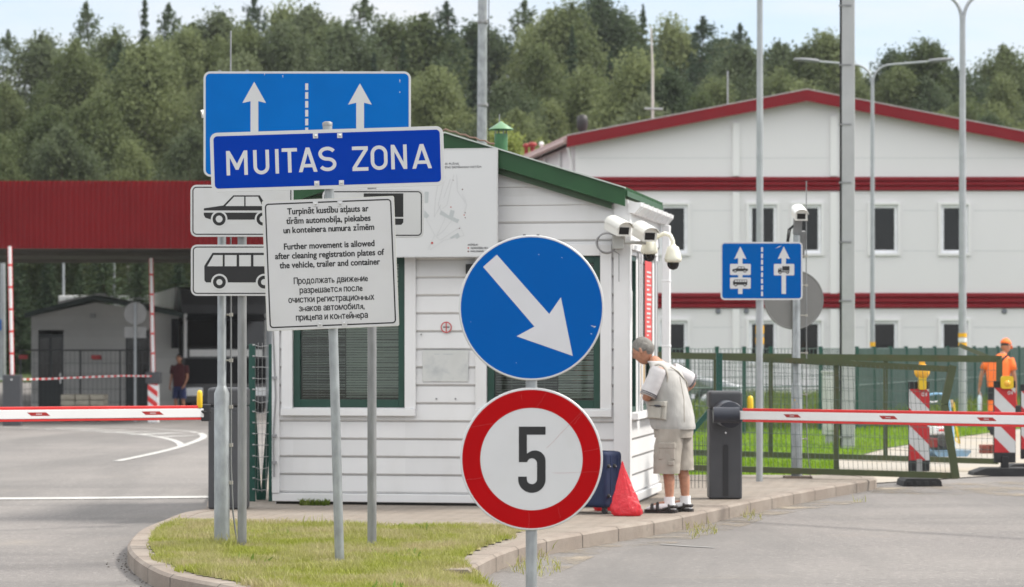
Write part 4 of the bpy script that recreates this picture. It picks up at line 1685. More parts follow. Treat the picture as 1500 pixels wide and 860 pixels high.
corr(cx0, cx1, CY, cz0, cz1)
fa.box(cx0, cx1, CY + 0.01, CY + 0.06, cz0, cz1)
fa.box(cx1 - 0.06, cx1, CY + 0.06, CY + 24, cz0, cz1)
fa.build('fascia', CANR, can)
sf = MB()
sf.box(cx0, cx1 - 0.07, CY + 0.07, CY + 24, cz0 + 0.45, cz0 + 0.55)
sf.build('soffit', CANB, can)
rfm = MB()
rfm.box(cx0, cx1 - 0.07, CY + 0.07, CY + 24, cz0 + 0.56, cz1 - 0.1)
rfm.build('roof', mat('canopy_roof', (0.3, 0.3, 0.3), 0.6), can)
for y in (CY + 0.5, CY + 8, CY + 16, CY + 23):
    m_ = MB()
    m_.box(cx0, cx1 - 0.1, y - 0.12, y + 0.12, cz0 + (0.002 if y < CY + 1 else 0.33), cz0 + 0.449)
    m_.build('beam', mat('canopy_beam', (0.24, 0.22, 0.19), 0.6), can)
for px, y in ((-150, 74), (-90, 88), (398, 74), (350, 88), (-400, 74), (-400, 88)):
    m_ = MB()
    x = X_at(px, y)
    m_.tube([(x, y, gz(x, y) - 0.05), (x, y, cz0 + 0.33)], 0.16, 12)
    m_.build('column', GREYPOLE, can)

# small grey booth under the canopy
SBY = 79.0
sbx = lambda p: X_at(p, SBY)
sbz = lambda p: Z_at(p, SBY)
gb = thing('passport_booth', 'small grey clapboard booth with dark gable roof standing under the canopy', 'booth', (0, 0, 0))
zb = -0.42
m_ = MB()
bx0, bx1, zev, zpk = sbx(46), sbx(262), sbz(463), sbz(443)
doors = [(sbx(56), sbx(93)), (sbx(184), sbx(219))]
zd = sbz(489)
nrow = 14
for k in range(nrow):
    z0 = zb + (zev - zb) * k / nrow
    z1 = zb + (zev - zb) * (k + 1) / nrow
    spans = [(bx0, bx1)] if z0 > zd - 0.05 else [(bx0, doors[0][0]), (doors[0][1], doors[1][0]), (doors[1][1], bx1)]
    for a, b_ in spans:
        m_._add([(a, SBY - 0.03, z0), (b_, SBY - 0.03, z0), (b_, SBY - 0.005, z1), (a, SBY - 0.005, z1), (a, SBY + 0.08, z0), (b_, SBY + 0.08, z0), (b_, SBY + 0.08, z1), (a, SBY + 0.08, z1)], [(0, 1, 2, 3), (4, 0, 3, 7), (1, 5, 6, 2), (0, 4, 5, 1), (3, 2, 6, 7), (5, 4, 7, 6)], 0)
m_.prism([(bx0, zev), (bx1, zev), (sbx(140), zpk)], SBY - 0.01, SBY + 0.08)
m_.box(bx0, bx0 + 0.1, SBY + 0.081, SBY + 3.0, zb, zev)
m_.box(bx1 - 0.1, bx1, SBY + 0.081, SBY + 3.0, zb, zev)
m_.box(bx0, bx1, SBY + 3.01, SBY + 3.1, zb, zev)
m_.build('wall', GREYB, gb)
for a, b_ in doors:
    d = MB()
    d.box(a + 0.001, b_ - 0.001, SBY + 0.02, SBY + 0.06, zb + 0.16, zd - 0.01)
    dd = d.build('door', mat('door_black', (0.012, 0.016, 0.017), 0.35), gb)
    d = MB()
    w = b_ - a
    for q in (0.06, 0.55):
        d.box(a + w * q, a + w * (q + 0.38), SBY + 0.005, SBY + 0.018, zb + 1.1, zd - 0.12)
    d.build('pane', GLASSB, dd)
    d = MB()
    d.box(a + w * 0.86, a + w * 0.9, SBY - 0.04, SBY + 0.0, zb + 0.9, zb + 1.2)
    d.build('handle', CHROME, dd)
m_ = MB()
for a, za_, b_, zb_ in ((bx0 - 0.15, zev - 0.05, sbx(140), zpk + 0.07), (sbx(140), zpk + 0.07, bx1 + 0.15, zev - 0.05)):
    m_.prism([(a, za_), (b_, zb_), (b_, zb_ + 0.14), (a, za_ + 0.14)], SBY - 0.3, SBY + 3.3)
m_.build('roof', DARKROOF, gb)
m_ = MB()
m_.box(sbx(133), sbx(140), SBY - 0.14, SBY - 0.03, sbz(466), sbz(459))
m_.build('wall_lamp', mat('lamp_grey', (0.3, 0.3, 0.3), 0.5), gb)
m_ = MB()
m_.box(sbx(136), sbx(149), SBY - 0.045, SBY - 0.032, sbz(527), sbz(521))
m_.build('notice', mat('dark_red_notice', (0.25, 0.02, 0.02), 0.6), gb)
m_ = MB()
m_.box(bx0, bx1, SBY - 0.05, SBY - 0.031, zb, zb + 0.15)
m_.build('plinth', mat('plinth_dark', (0.05, 0.05, 0.05), 0.8), gb)


# raised lane booms
def boom(name, label, px, pbase_top, ptop, Y, stripes):
    x = X_at(px, Y)
    z0 = gz(x, Y)
    o = thing(name, label, 'barrier', (x, Y, z0), 0, 'raised lane barriers under the canopy')
    zt = Z_at(pbase_top, Y) - z0
    zz = Z_at(ptop, Y) - z0
    c = MB()
    if not stripes:
        c.box(-0.22, 0.22, -0.16, 0.16, 0, zt)
        c.build('cabinet', CHAR, o, 0.02)
    else:
        c.box(-0.13, 0.13, -0.16, 0.16, 0, zt - 0.3)
        c.build('cabinet', ARMW, o, 0.02)
        s = MB()
        for k in range(4):
            z = 0.05 + k * 0.3
            zz2 = min(zt - 0.31, z + 0.14)
            s._add([(-0.125, -0.163, min(zt - 0.31, z + 0.2)), (0.125, -0.163, z), (0.125, -0.163, min(zt - 0.31, z + 0.15)), (-0.125, -0.163, min(zt - 0.31, z + 0.35))], [(0, 1, 2, 3)], 0)
        s.build('stripe', ARMR, o)
        c = MB()
        c.box(-0.19, 0.19, -0.2, 0.2, zt - 0.298, zt)
        c.build('motor_box', CHAR, o, 0.02)
    lean = -0.06
    a = MB()
    a.tube([(0, -0.05, zt - 0.1), (lean, -0.05, zz)], 0.042, 8)
    arm = a.build('boom_arm', ARMW, o)
    b = MB()
    n = 6
    for k in range(n):
        t0, t1 = (k + 0.1) / n, (k + 0.32) / n
        p0 = Vector((0, -0.05, zt - 0.1)).lerp(Vector((lean, -0.05, zz)), t0)
        p1 = Vector((0, -0.05, zt - 0.1)).lerp(Vector((lean, -0.05, zz)), t1)
        b.tube([p0, p0.lerp(p1, 0.45)], 0.044, 8)
    for sx in (-1, 1):
        b.tube([(sx * 0.046, -0.05, zt - 0.1), (lean + sx * 0.046, -0.05, zz)], 0.009, 6)
    b.build('band', ARMR, arm)


boom('lane_barrier', 'raised red and white boom on a plain grey cabinet at the left edge', 18.5, 549, 361, 66.5, False)
boom('lane_barrier', 'raised red and white boom on a striped cabinet before the parked truck', 225, 545, 378, 70, True)

# round sign seen from behind
sp = thing('round_sign', 'grey back of a round sign above a small plate before the grey booth', 'road sign', (X_at(198, 71), 71, gz(X_at(198, 71), 71)))
zg = gz(X_at(198, 71), 71)
m_ = MB()
m_.tube([(0, 0, 0), (0, 0, Z_at(443, 71) - zg)], 0.035, 8)
m_.build('pole', GREYPOLE, sp)
m_ = MB()
m_.lathe([(0.001, 0.03), (0.29, 0.03), (0.3, 0.045), (0.3, 0.06), (0.001, 0.06)], (0, 0, Z_at(459, 71) - zg), 28, 0, False, 'y')
m_.build('disc', SIGNBACK, sp)
m_ = MB()
m_.box(-0.28, 0.28, 0.04, 0.06, Z_at(495, 71) - zg, Z_at(479, 71) - zg)
m_.build('plate', SIGNBACK, sp)


# ------------------------------------------------------------------ wire fences
def wire_panel(mb, p0, p1, z0, z1, dv, dh, r, wob=0.0, mi=0):
    """Welded mesh between two ground points: upright wires every dv, level ones every dh."""
    p0, p1 = Vector((p0[0], p0[1], 0)), Vector((p1[0], p1[1], 0))
    L = (p1 - p0).length
    d = (p1 - p0) / L
    n = Vector((-d.y, d.x, 0))
    k = max(1, int(L / dv))
    for i in range(1, k):
        q = p0 + d * (L * i / k)
        mb.tube([q + Vector((0, 0, z0)), q + Vector((0, 0, z1)) + n * wob * math.sin(i)], r, 4, mi, False, False)
    k = max(1, int((z1 - z0) / dh))
    for i in range(0, k + 1):
        z = z0 + (z1 - z0) * i / k
        mb.tube([p0 + n * r * 1.5 + Vector((0, 0, z)), p1 + n * r * 1.5 + Vector((0, 0, z))], r, 4, mi, False, False)


# temporary mesh fence before the small booth
tf = thing('temporary_fence', 'dark temporary mesh fence hung with small red plates before the grey booth', 'fence', (0, 0, 0))
TFY = 73.5
zt = gz(X_at(120, TFY), TFY)
xs_ = [X_at(p, TFY) for p in (30, 118, 176, 222)]
for x in xs_:
    m_ = MB()
    m_.tube([(x, TFY, zt), (x, TFY, Z_at(513, TFY))], 0.025, 6)
    m_.build('post', mat('dark_steel', (0.05, 0.052, 0.055), 0.5, 0.3), tf)
m_ = MB()
wire_panel(m_, (xs_[0], TFY), (xs_[-1], TFY), zt + 0.1, Z_at(513, TFY), 0.12, 0.3, 0.0045)
m_.tube([(xs_[0], TFY, Z_at(513, TFY)), (xs_[-1], TFY, Z_at(513, TFY))], 0.02, 6)
m_.build('wire_mesh', mat('dark_steel', (0, 0, 0)), tf)
for px in (34, 140):
    m_ = MB()
    m_.box(X_at(px - 6, TFY), X_at(px + 7, TFY), TFY - 0.06, TFY - 0.04, Z_at(526, TFY), Z_at(520, TFY))
    m_.build('plate', mat('fence_plate_red', (0.3, 0.015, 0.015), 0.5), tf)
tp = MB()
pts = [W(16, 556, 66.3), W(70, 555, 67.5), W(125, 552.5, 68.5), W(180, 550.5, 69.3), W(222, 551, 69.7)]
for a, b_ in zip(pts[:-1], pts[1:]):
    n = 12
    for k in range(n):
        q0, q1 = a.lerp(b_, k / n), a.lerp(b_, (k + 1) / n)
        tp._add([q0 - Vector((0, 0, .018)), q1 - Vector((0, 0, .018)), q1 + Vector((0, 0, .018)), q0 + Vector((0, 0, .018)), q0 + Vector((0, .004, -.018)), q1 + Vector((0, .004, -.018)), q1 + Vector((0, .004, .018)), q0 + Vector((0, .004, .018))], [(0, 1, 2, 3), (7, 6, 5, 4), (3, 2, 6, 7), (0, 4, 5, 1)], k % 2)
tag(tp.build('barrier_tape', [ARMW, ARMR]), 'red and white tape strung between the two raised booms', 'tape')

# stacked slabs on a pallet
pa = thing('pallet', 'wooden pallet loaded with pale slabs before the grey booth', 'pallet', (X_at(124, 71.5), 71.5, gz(X_at(124, 71.5), 71.5)))
m_ = MB()
for x in (-0.55, 0, 0.55):
    m_.box(x - 0.06, x + 0.06, -0.5, 0.5, 0, 0.1)
for y in (-0.45, -0.2, 0.05, 0.3):
    m_.box(-0.62, 0.62, y, y + 0.15, 0.101, 0.125)
m_.build('base', WOOD, pa)
m_ = MB()
zz = Z_at(577, 71.5) - pa.location.z
for k in range(4):
    for i in range(3):
        m_.box(-0.56 + i * 0.38, -0.2 + i * 0.38, -0.4, 0.4, 0.128 + k * (zz - 0.13) / 4, 0.128 + (k + 0.9) * (zz - 0.13) / 4)
m_.build('slab', mat('pale_slabs', (0.36, 0.33, 0.27), 0.9, 0, 0.15, 7), pa, 0.01)


# white truck under the canopy
TY = 79.0
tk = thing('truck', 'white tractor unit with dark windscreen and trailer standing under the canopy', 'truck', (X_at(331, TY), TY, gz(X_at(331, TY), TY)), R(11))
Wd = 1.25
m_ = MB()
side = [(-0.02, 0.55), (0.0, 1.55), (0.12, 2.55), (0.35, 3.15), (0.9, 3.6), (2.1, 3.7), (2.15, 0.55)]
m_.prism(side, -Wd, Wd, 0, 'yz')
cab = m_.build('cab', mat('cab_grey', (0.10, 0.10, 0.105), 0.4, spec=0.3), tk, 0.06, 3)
m_ = MB()
m_.box(-1.05, 1.05, -0.03, -0.004, 1.66, 1.86)
m_.build('front_band', TRUCKW, tk)
for s in (-1, 1):
    m_ = MB()
    m_.box(s * 1.17 - 0.05, s * 1.17 + 0.05, -0.02, 0.1, 1.62, 2.9)
    m_.build('pillar_trim', TRUCKW, tk, 0.02)
m_ = MB()
m_.prism([(-0.025, 1.92), (-0.03, 1.95), (0.085, 2.72), (0.11, 2.72), (0.0, 1.9)], -1.12, 1.12, 0, 'yz')
m_.build('windscreen', GLASSB, tk)
m_ = MB()
m_.prism([(-0.05, 2.72), (0.03, 2.88), (0.12, 2.9), (0.06, 2.7)], -1.15, 1.15, 0, 'yz')
m_.build('sun_visor', TRUCKD, tk)
m_ = MB()
for k in range(8):
    z = 0.9 + k * 0.085
    m_.box(-1.16, 1.16, -0.07, -0.03, z, z + 0.075)
m_.box(-1.18, 1.18, -0.04, -0.024, 0.87, 1.6)
m_.build('grille', TRUCKD, tk)
m_ = MB()
m_.box(-Wd - 0.01, Wd + 0.01, -0.12, 0.25, 0.32, 0.86)
m_.build('bumper', mat('truck_grey', (0.06, 0.06, 0.065), 0.5), tk, 0.04)
for s in (-1, 1):
    m_ = MB()
    m_.box(s * 0.92 - 0.24, s * 0.92 + 0.24, -0.16, -0.121, 0.52, 0.76)
    m_.build('headlight', LENS, tk, 0.015)
    m_ = MB()
    m_.box(s * 1.46 - 0.1, s * 1.46 + 0.1, -0.02, 0.16, 1.9, 2.75)
    m_.box(min(s * 1.24, s * 1.4), max(s * 1.24, s * 1.4), 0.04, 0.1, 2.6, 2.66)
    m_.build('mirror', TRUCKD, tk, 0.02)
    m_ = MB()
    m_.box(s * Wd - (0.004 if s < 0 else 0), s * Wd + (0.004 if s > 0 else 0), 0.35, 1.35, 1.95, 2.75)
    m_.build('side_window', GLASSB, tk)
    for y in (1.2, 3.6, 9.2, 10.5, 11.8):
        w_ = MB()
        w_.lathe([(0.3, -0.14), (0.48, -0.15), (0.5, -0.1), (0.5, 0.1), (0.48, 0.15), (0.3, 0.14)], (s * (Wd - 0.17), y, 0.5), 22, 0, True, 'x')
        wo_ = w_.build('wheel', RUB, tk)
        w_ = MB()
        w_.lathe([(0.001, s * 0.08), (0.16, s * 0.1), (0.3, s * 0.13), (0.31, s * 0.1)], (s * (Wd - 0.17), y, 0.5), 22, 0, True, 'x')
        w_.build('rim', CHROME, wo_)
m_ = MB()
m_.box(-0.4, 0.4, 2.2, 12.6, 0.75, 1.0)
m_.build('chassis', TRUCKD, tk)
m_ = MB()
m_.box(-1.275, 1.275, 2.9, 13.4, 1.15, 3.72)
m_.build('trailer', mat('trailer_grey_white', (0.74, 0.73, 0.70), 0.5, 0, 0.06, 1), tk, 0.03)

# sunlit white trailer beyond the canopy
tr = thing('semi_trailer', 'bright white trailer parked in the sun beyond the canopy', 'trailer', (X_at(160, 103), 103, gz(X_at(160, 103), 103)), R(4))
m_ = MB()
hz_ = Z_at(433, 103) - tr.location.z
m_.box(-1.9, 2.0, 0, 2.5, 0.9, hz_)
m_.build('body', TRUCKW, tr, 0.03)
m_ = MB()
m_.box(-1.7, 1.8, 0.9, 1.6, 0.6, 0.895)
m_.build('chassis', TRUCKD, tr)
for x in (-1.2, -0.1, 1.1):
    for y in (0.25, 2.2):
        w_ = MB()
        w_.lathe([(0.25, -0.13), (0.45, -0.14), (0.47, 0), (0.45, 0.14), (0.25, 0.13), (0.02, 0.1)], (x, y, 0.46), 18, 0, True, 'y')
        w_.build('wheel', RUB, tr)
# slanted pale awning panel seen over the booth ridge
m_ = MB()
p0, p1 = W(86, 446, 86), W(146, 434, 86)
zs = gz(p0.x, 86)
m_._add([p0 + Vector((0, 0, -.14)), p1 + Vector((0, 0, -.14)), p1 + Vector((0, 1.5, -.14)), p0 + Vector((0, 1.5, -.14)), p0 + Vector((0, 0, .1)), p1 + Vector((0, 0, .1)), p1 + Vector((0, 1.5, .1)), p0 + Vector((0, 1.5, .1))], [(0, 3, 2, 1), (4, 5, 6, 7), (0, 1, 5, 4), (1, 2, 6, 5), (2, 3, 7, 6), (3, 0, 4, 7)], 0)
aw = thing('awning', 'slanted pale awning panel on two posts behind the grey booth roof', 'awning')
m_.build('panel', mat('awning_pale', (0.6, 0.6, 0.6), 0.5), aw)
for p in (p0, p1):
    q = MB()
    q.tube([(p.x + 0.1 * (1 if p is p0 else -1), 86.7, zs), (p.x + 0.1 * (1 if p is p0 else -1), 86.7, p.z - 0.13)], 0.05, 8)
    q.build('post', GREYPOLE, aw)

# slim poles beyond the canopy
for px, Y, top, base_r, lab in ((4, 96, 345, 0.12, 'thick pale pole at the left edge beyond the canopy'), (93, 104, 345, 0.06, 'slim pale pole rising behind the left part of the grey booth roof'), (167, 104, 345, 0.06, 'slim pale pole rising in front of the bright white trailer')):
    x = X_at(px, Y - (2 if px == 167 else 0))
    y = Y - (2 if px == 167 else 0)
    m_ = MB()
    m_.tube([(x, y, gz(x, y) - 0.05), (x, y, Z_at(top, y) * 0.6), (x, y, Z_at(top, y))], [base_r, base_r * 0.85, base_r * 0.7], 10)
    m_.lathe([(base_r * 1.6, gz(x, y) - 0.02), (base_r * 1.6, gz(x, y) + 0.06), (base_r, gz(x, y) + 0.07)], (x, y, 0), 12)
    tag(m_.build('lamp_pole', GREYPOLE), lab, 'pole', 'pale poles beyond the canopy')
m_ = MB()
y = 95.8
m_.box(X_at(-6, y), X_at(3, y), y - 0.16, y - 0.14, Z_at(484, y), Z_at(468, y))
so = thing('small_sign', 'small blue sign on the thick pole at the left edge', 'sign')
m_.build('panel', SIGNB, so)
m_ = MB()
m_.box(X_at(-1, y), X_at(2, y), y - 0.14, y + 0.07, Z_at(478, y), Z_at(474, y))
m_.build('bracket', GALVD, so)

# ================================================================== LAMP POSTS ON THE RIGHT
YB = mat('pole_band_yellow', (0.80, 0.42, 0.01), 0.5)
WB = mat('pole_band_white', (0.75, 0.75, 0.75), 0.5)


def lamp_post(label, px, Y, ysplit, arm_px, ytip, r, bands, name='street_lamp'):
    x = X_at(px, Y)
    o = thing(name, label, 'street lamp', (x, Y, 0), 0, 'twin arm street lamps before the hall')
    zs = Z_at(ysplit, Y)
    m = MB()
    m.tube([(0, 0, -0.05), (0, 0, 1.0), (0, 0, zs)], [r * 1.15, r * 1.1, r * 0.75], 12)
    m.build('pole', GREYPOLE, o)
    for (b0, b1, mm) in bands:
        q = MB()
        q.lathe([(r * 1.14, Z_at(b0, Y)), (r * 1.14, Z_at(b1, Y))], (0, 0, 0), 16)
        q.build('band', mm, o)
    dz = Z_at(ytip, Y) - zs
    for s, ap in zip((-1, 1), arm_px):
        L = ap / F * Y
        pts = []
        for k in range(9):
            a = R(90 * k / 8)
            pts.append((s * (0.02 + L * 0.26 * (1 - math.cos(a))), 0, zs - 0.1 + (dz * 0.8 + 0.1) * math.sin(a)))
        pts.append((s * L * 0.8, 0, zs + dz))
        m = MB()
        m.tube(pts, r * 0.5, 8)
        m.build('arm', GREYPOLE, o)
        m = MB()
        m.M = Matrix.Translation((s * L * 0.78, 0, zs + dz)) @ Matrix.Rotation(-s * R(4), 4, 'Y')
        m.loft([((s * t, 0, 0.01), (0, 1, 0), (0, 0, 1), w_, h_) for t, w_, h_ in ((0, 0.05, 0.04), (0.12, 0.1, 0.05), (0.4, 0.14, 0.05), (0.62, 0.09, 0.03))], 14)
        m.build('lamp_head', mat('lamp_head_grey', (0.24, 0.25, 0.27), 0.5), o)
    return o


lamp_post('twin arm street lamp whose whole head shows above the red gable', 1278, 68, 113, (101, 106), 90, 0.058, [(508, 501, YB), (518, 511, YB)])
lamp_post('twin arm street lamp with head cut by the top of the view', 1410, 52, 22, (90, 90), -12, 0.072, [(494, 488, YB), (501, 495, WB), (507, 502, YB)])
lamp_post('tall yellow-banded lamp post rising behind the blue car and truck lane sign', 1113, 52, -60, (90, 90), -90, 0.07, [(489, 477, YB), (504, 494, YB)])
# steel mast behind the white booth
m_ = MB()
x = X_at(707, 46)
m_.tube([(x - 0.03, 46, 0), (x - 0.02, 46, 3), (x + 0.01, 46, 10.5)], [0.1, 0.088, 0.07], 14)
mo = thing('steel_mast', 'tall galvanised mast rising behind the green booth roof', 'mast')
m_.build('pole', GALV, mo)
m_ = MB()
m_.tube([(x + 0.1, 45.93, 1.5), (x + 0.105, 45.93, 10.5)], 0.008, 6)
m_.build('cable', RUB, mo)
for z in (4.2, 5.6, 7.0):
    m_ = MB()
    m_.lathe([(0.085, z), (0.092, z + .01), (0.092, z + .05), (0.085, z + .06)], (x, 46, 0), 14)
    m_.build('clamp', GALVD, mo)
# square concrete post
CPY = 41.5
cp = thing('concrete_post', 'tall square concrete post with a black cable down its left side', 'post', (X_at(1243, CPY), CPY, 0.0))
m_ = MB()
m_.prism([(-0.11, -0.09), (0.085, -0.09), (0.085, 0.1), (-0.11, 0.1)], -0.02, Z_at(-60, CPY), 0, 'xy')
m_.build('shaft', mat('post_concrete', (0.40, 0.41, 0.42), 0.75, 0, 0.06, 3, 0.1, 40, stain=(0.3, 0.31, 0.32), stain_amt=0.6, stain_scale=2), cp, 0.012)
m_ = MB()
m_.tube([(-0.128, -0.05, 0.02), (-0.126, -0.05, Z_at(-60, CPY))], 0.016, 6)
m_.build('cable', RUB, cp)
for py in (9, 96, 183, 268, 355, 441, 640):
    m_ = MB()
    z = Z_at(py, CPY)
    m_.box(-0.152, 0.03, -0.101, -0.091, z - 0.012, z + 0.012)
    m_.box(-0.152, -0.142, -0.091, -0.02, z - 0.012, z + 0.012)
    m_.build('strap', GALVD, cp)
# pale electric cabinet
ec_ = thing('electric_cabinet', 'pale grey electric cabinet on the lawn left of the concrete post', 'cabinet', (X_at(1216, 43), 43, 0.0))
m_ = MB()
m_.box(-0.12, 0.12, -0.1, 0.1, 0.18, Z_at(546, 43))
m_.build('body', mat('cabinet_grey', (0.52, 0.53, 0.52), 0.5), ec_, 0.01)
m_ = MB()
m_.box(-0.09, 0.09, -0.115, -0.101, 0.25, Z_at(552, 43))
m_.build('door', mat('cabinet_grey', (0, 0, 0)), ec_, 0.006)
m_ = MB()
m_.box(-0.07, 0.13, -0.08, 0.08, -0.02, 0.178)
m_.build('plinth', CONC, ec_)
m_ = MB()
m_.box(-0.13, 0.13, -0.12, 0.11, Z_at(546, 43) + 0.001, Z_at(545, 43) + 0.02)
m_.build('cap', mat('cabinet_grey', (0, 0, 0)), ec_)

# green boundary fence
bf_ = thing('mesh_fence', 'long dark green welded mesh fence between the lawn and the white hall', 'fence')
fpts = []
for px in (850, 889, 928, 967, 1007, 1050, 1090, 1129, 1165, 1202):
    fpts.append((X_at(px, 47.0 + (px - 1007) * 0.012), 47.0 + (px - 1007) * 0.012))
for px, Y in ((1255, 50.6), (1280, 52.1), (1304, 53.6), (1327, 55.1), (1348, 56.6), (1369, 58.1), (1388, 59.6), (1408, 61.2), (1427, 62.8), (1444, 64.4), (1461, 66.0), (1477, 67.6), (1492, 69.2), (1507, 70.8), (1521, 72.4)):
    fpts.append((X_at(px, Y), Y))
pm = MB()
for i, (x, y) in enumerate(fpts):
    zt_ = 1.53
    m_ = MB()
    m_.box(x - 0.035, x + 0.035, y - 0.035, y + 0.035, -0.03, zt_ + 0.04)
    m_.build('post', FENCEG, bf_)
    if i:
        dense = i > 9
        wire_panel(pm, fpts[i - 1], (x, y), 0.05, zt_, 0.09 if not dense else 0.05, 0.24, 0.0055 if not dense else 0.007)
        for z in (0.85,):
            a, b_ = Vector((*fpts[i - 1], z)), Vector((x, y, z))
            pm.tube([a, b_], 0.014, 4, 0, False, False)
pm.build('wire_mesh', mat('mesh_green', (0.058, 0.098, 0.088), 0.5, 0, 0.1, 5), bf_)

# ================================================================== THE WHITE BOOTH
BA = R(10)
BC = Vector((X_at(917, 24.9), 24.9, SW))
bsin, bcos = math.sin(BA), math.cos(BA)
booth = thing('border_booth', 'white clapboard booth with green gable roof and dark green windows', 'booth', BC, -BA)


def bu(px, py=505, off=0.0):
    """Pixel on the booth's front wall (or a plane off from it) -> (u along the wall, z above the paving)."""
    dx, dz = (px - CX) / F, (HY - py) / F
    t = (BC.x * bsin + BC.y * bcos + off) / (dx * bsin + bcos)
    p = Vector((dx * t - BC.x, t - BC.y))
    return p.x * bcos - p.y * bsin, EYE + dz * t - SW


def bv(px, py=505):
    r = (px - CX) / F
    v = (BC.x - r * BC.y) / (r * bcos - bsin)
    t = BC.y + v * bcos
    return v, EYE + (HY - py) / F * t - SW


BU0 = bu(403, 600)[0]
BD = 2.4
ridge_u = bu(658, 300)[0]
zcorner = bu(905, 296)[1]
BSL = 0.314
zridge = zcorner + BSL * (0 - ridge_u)
BOARD = 0.166


def boards(mb, a, b, z0, z1, place):
    """Lapped boards between a..b and z0..z1, phase locked to the wall foot; place(s, depth, z)."""
    k0 = int(math.floor((z0 - 0.10) / BOARD))
    k = k0
    while True:
        za, zb = 0.10 + k * BOARD, 0.10 + (k + 1) * BOARD
        if za >= z1 - 1e-4:
            break
        lo, hi = max(za, z0), min(zb, z1)
        if hi - lo > 0.002:
            d0 = 0.022 - 0.012 * (lo - za) / BOARD
            d1 = 0.022 - 0.012 * (hi - za) / BOARD
            lip = min(hi, lo + 0.022)
            vs = [place(a, 0.002 if lo == za else d0, lo), place(b, 0.002 if lo == za else d0, lo), place(b, d0, lip), place(a, d0, lip), place(b, d1, hi), place(a, d1, hi)]
            mb._add(vs, [(0, 1, 2, 3), (3, 2, 4, 5)], 0)
        k += 1


def front(s, d, z):
    return (s, -d, z)


def side(s, d, z):
    return (d, s, z)


# openings of the front wall: (u0, u1, z0, z1) of the green frames
wz0, wz1 = bu(500, 597)[1], bu(850, 375)[1]
fw = [(bu(430, 590)[0], bu(594, 590)[0]), (bu(714, 590)[0], bu(880, 590)[0])]
mw = MB()
zf0 = 0.10
ztop = zcorner - 0.02
spans = [(BU0, fw[0][0]), (fw[0][1], fw[1][0]), (fw[1][1], 0.0)]
for a, b in spans:
    boards(mw, a, b, zf0, wz1, front)
    mw.box(a, b, 0.001, 0.08, 0.0, wz1)
for a, b in fw:
    boards(mw, a, b, zf0, wz0, front)
    mw.box(a, b, 0.001, 0.08, 0.0, wz0)
boards(mw, BU0, 0.0, wz1, ztop, front)
mw.box(BU0, 0, 0.001, 0.08, wz1, ztop)
# gable triangle: boards shortened to the slope
k = 0
z = ztop
while z < zridge - 0.05:
    z2 = min(z + BOARD / 2, zridge)
    hw = (zridge - z2) / BSL
    lo_k = math.floor((z - 0.10) / BOARD + 1e-6)
    boards(mw, max(BU0, ridge_u - hw + 0.02), min(0, ridge_u + hw - 0.02), z, z2, front)
    z = z2
mw.prism([(BU0, ztop), (0, ztop), (ridge_u, zridge)], 0.001, 0.08)
# side walls
ZS = bv(930, 603)[1]
ZST = bv(945, 379)[1]
sv = [(bv(919)[0], bv(931)[0]), (bv(936)[0], bv(955)[0])]
svs = [0.0, sv[0][0], sv[0][1], sv[1][0], sv[1][1], BD]
boards(mw, 0.0, BD, zf0, ZS, side)
mw.box(-0.08, -0.001, 0.081, BD, 0.0, ZS)
boards(mw, 0.0, BD, ZST, zcorner - 0.06, side)
mw.box(-0.08, -0.001, 0.081, BD, ZST, zcorner - 0.06)
for a, b in ((0.0, sv[0][0]), (sv[0][1], sv[1][0]), (sv[1][1], BD)):
    mw.box(-0.08, -0.001, max(a, 0.081), b, ZS, ZST)
mw.box(BU0, BU0 + 0.08, 0.081, BD, 0.0, zcorner - 0.06)
mw.box(BU0 + 0.081, -0.081, BD - 0.08, BD, 0.0, zcorner - 0.06)
mw.build('wall', BWHITE, booth, recalc=False)
# left side cladding
mw = MB()
boards(mw, 0.0, BD, zf0, zcorner - 0.06, lambda s, d, z: (BU0 - d, s, z))
mw.build('cladding', BWHITE, booth)
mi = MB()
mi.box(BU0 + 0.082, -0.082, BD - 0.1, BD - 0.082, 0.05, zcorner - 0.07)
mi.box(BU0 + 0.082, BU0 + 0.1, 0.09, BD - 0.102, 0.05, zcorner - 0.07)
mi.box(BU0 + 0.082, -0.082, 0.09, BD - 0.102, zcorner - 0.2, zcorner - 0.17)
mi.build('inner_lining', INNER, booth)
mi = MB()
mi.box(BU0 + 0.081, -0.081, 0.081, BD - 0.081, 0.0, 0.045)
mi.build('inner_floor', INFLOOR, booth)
# foot: white base rail over a dark recess
m_ = MB()
m_.box(BU0 - 0.02, 0.02, -0.035, -0.003, 0.022, 0.098)
m_.box(0.003, 0.04, -0.003, BD, 0.022, 0.098)
m_.build('base_rail', BTRIM, booth, 0.006)
m_ = MB()
m_.box(BU0 + 0.01, -0.01, -0.0, 0.0009, -0.02, 0.021)
m_.build('base_recess', mat('dark_recess', (0.04, 0.038, 0.035), 0.9), booth)
# trim boards
m_ = MB()
cw = -bu(900, 600)[0]
m_.box(-cw, 0.026, -0.045, -0.0235, 0.099, zcorner + 0.02)
m_.box(0.0265, 0.045, -0.045, sv[0][0] - 0.02, 0.099, zcorner - 0.02)
m_.build('corner_board', BTRIM, booth, 0.003)
m_ = MB()
m_.box(BU0 - 0.02, BU0 + 0.05, -0.045, -0.0235, 0.099, zcorner - 0.02)
m_.build('corner_board', BTRIM, booth, 0.003)
# a second upright beside the corner board
m_ = MB()


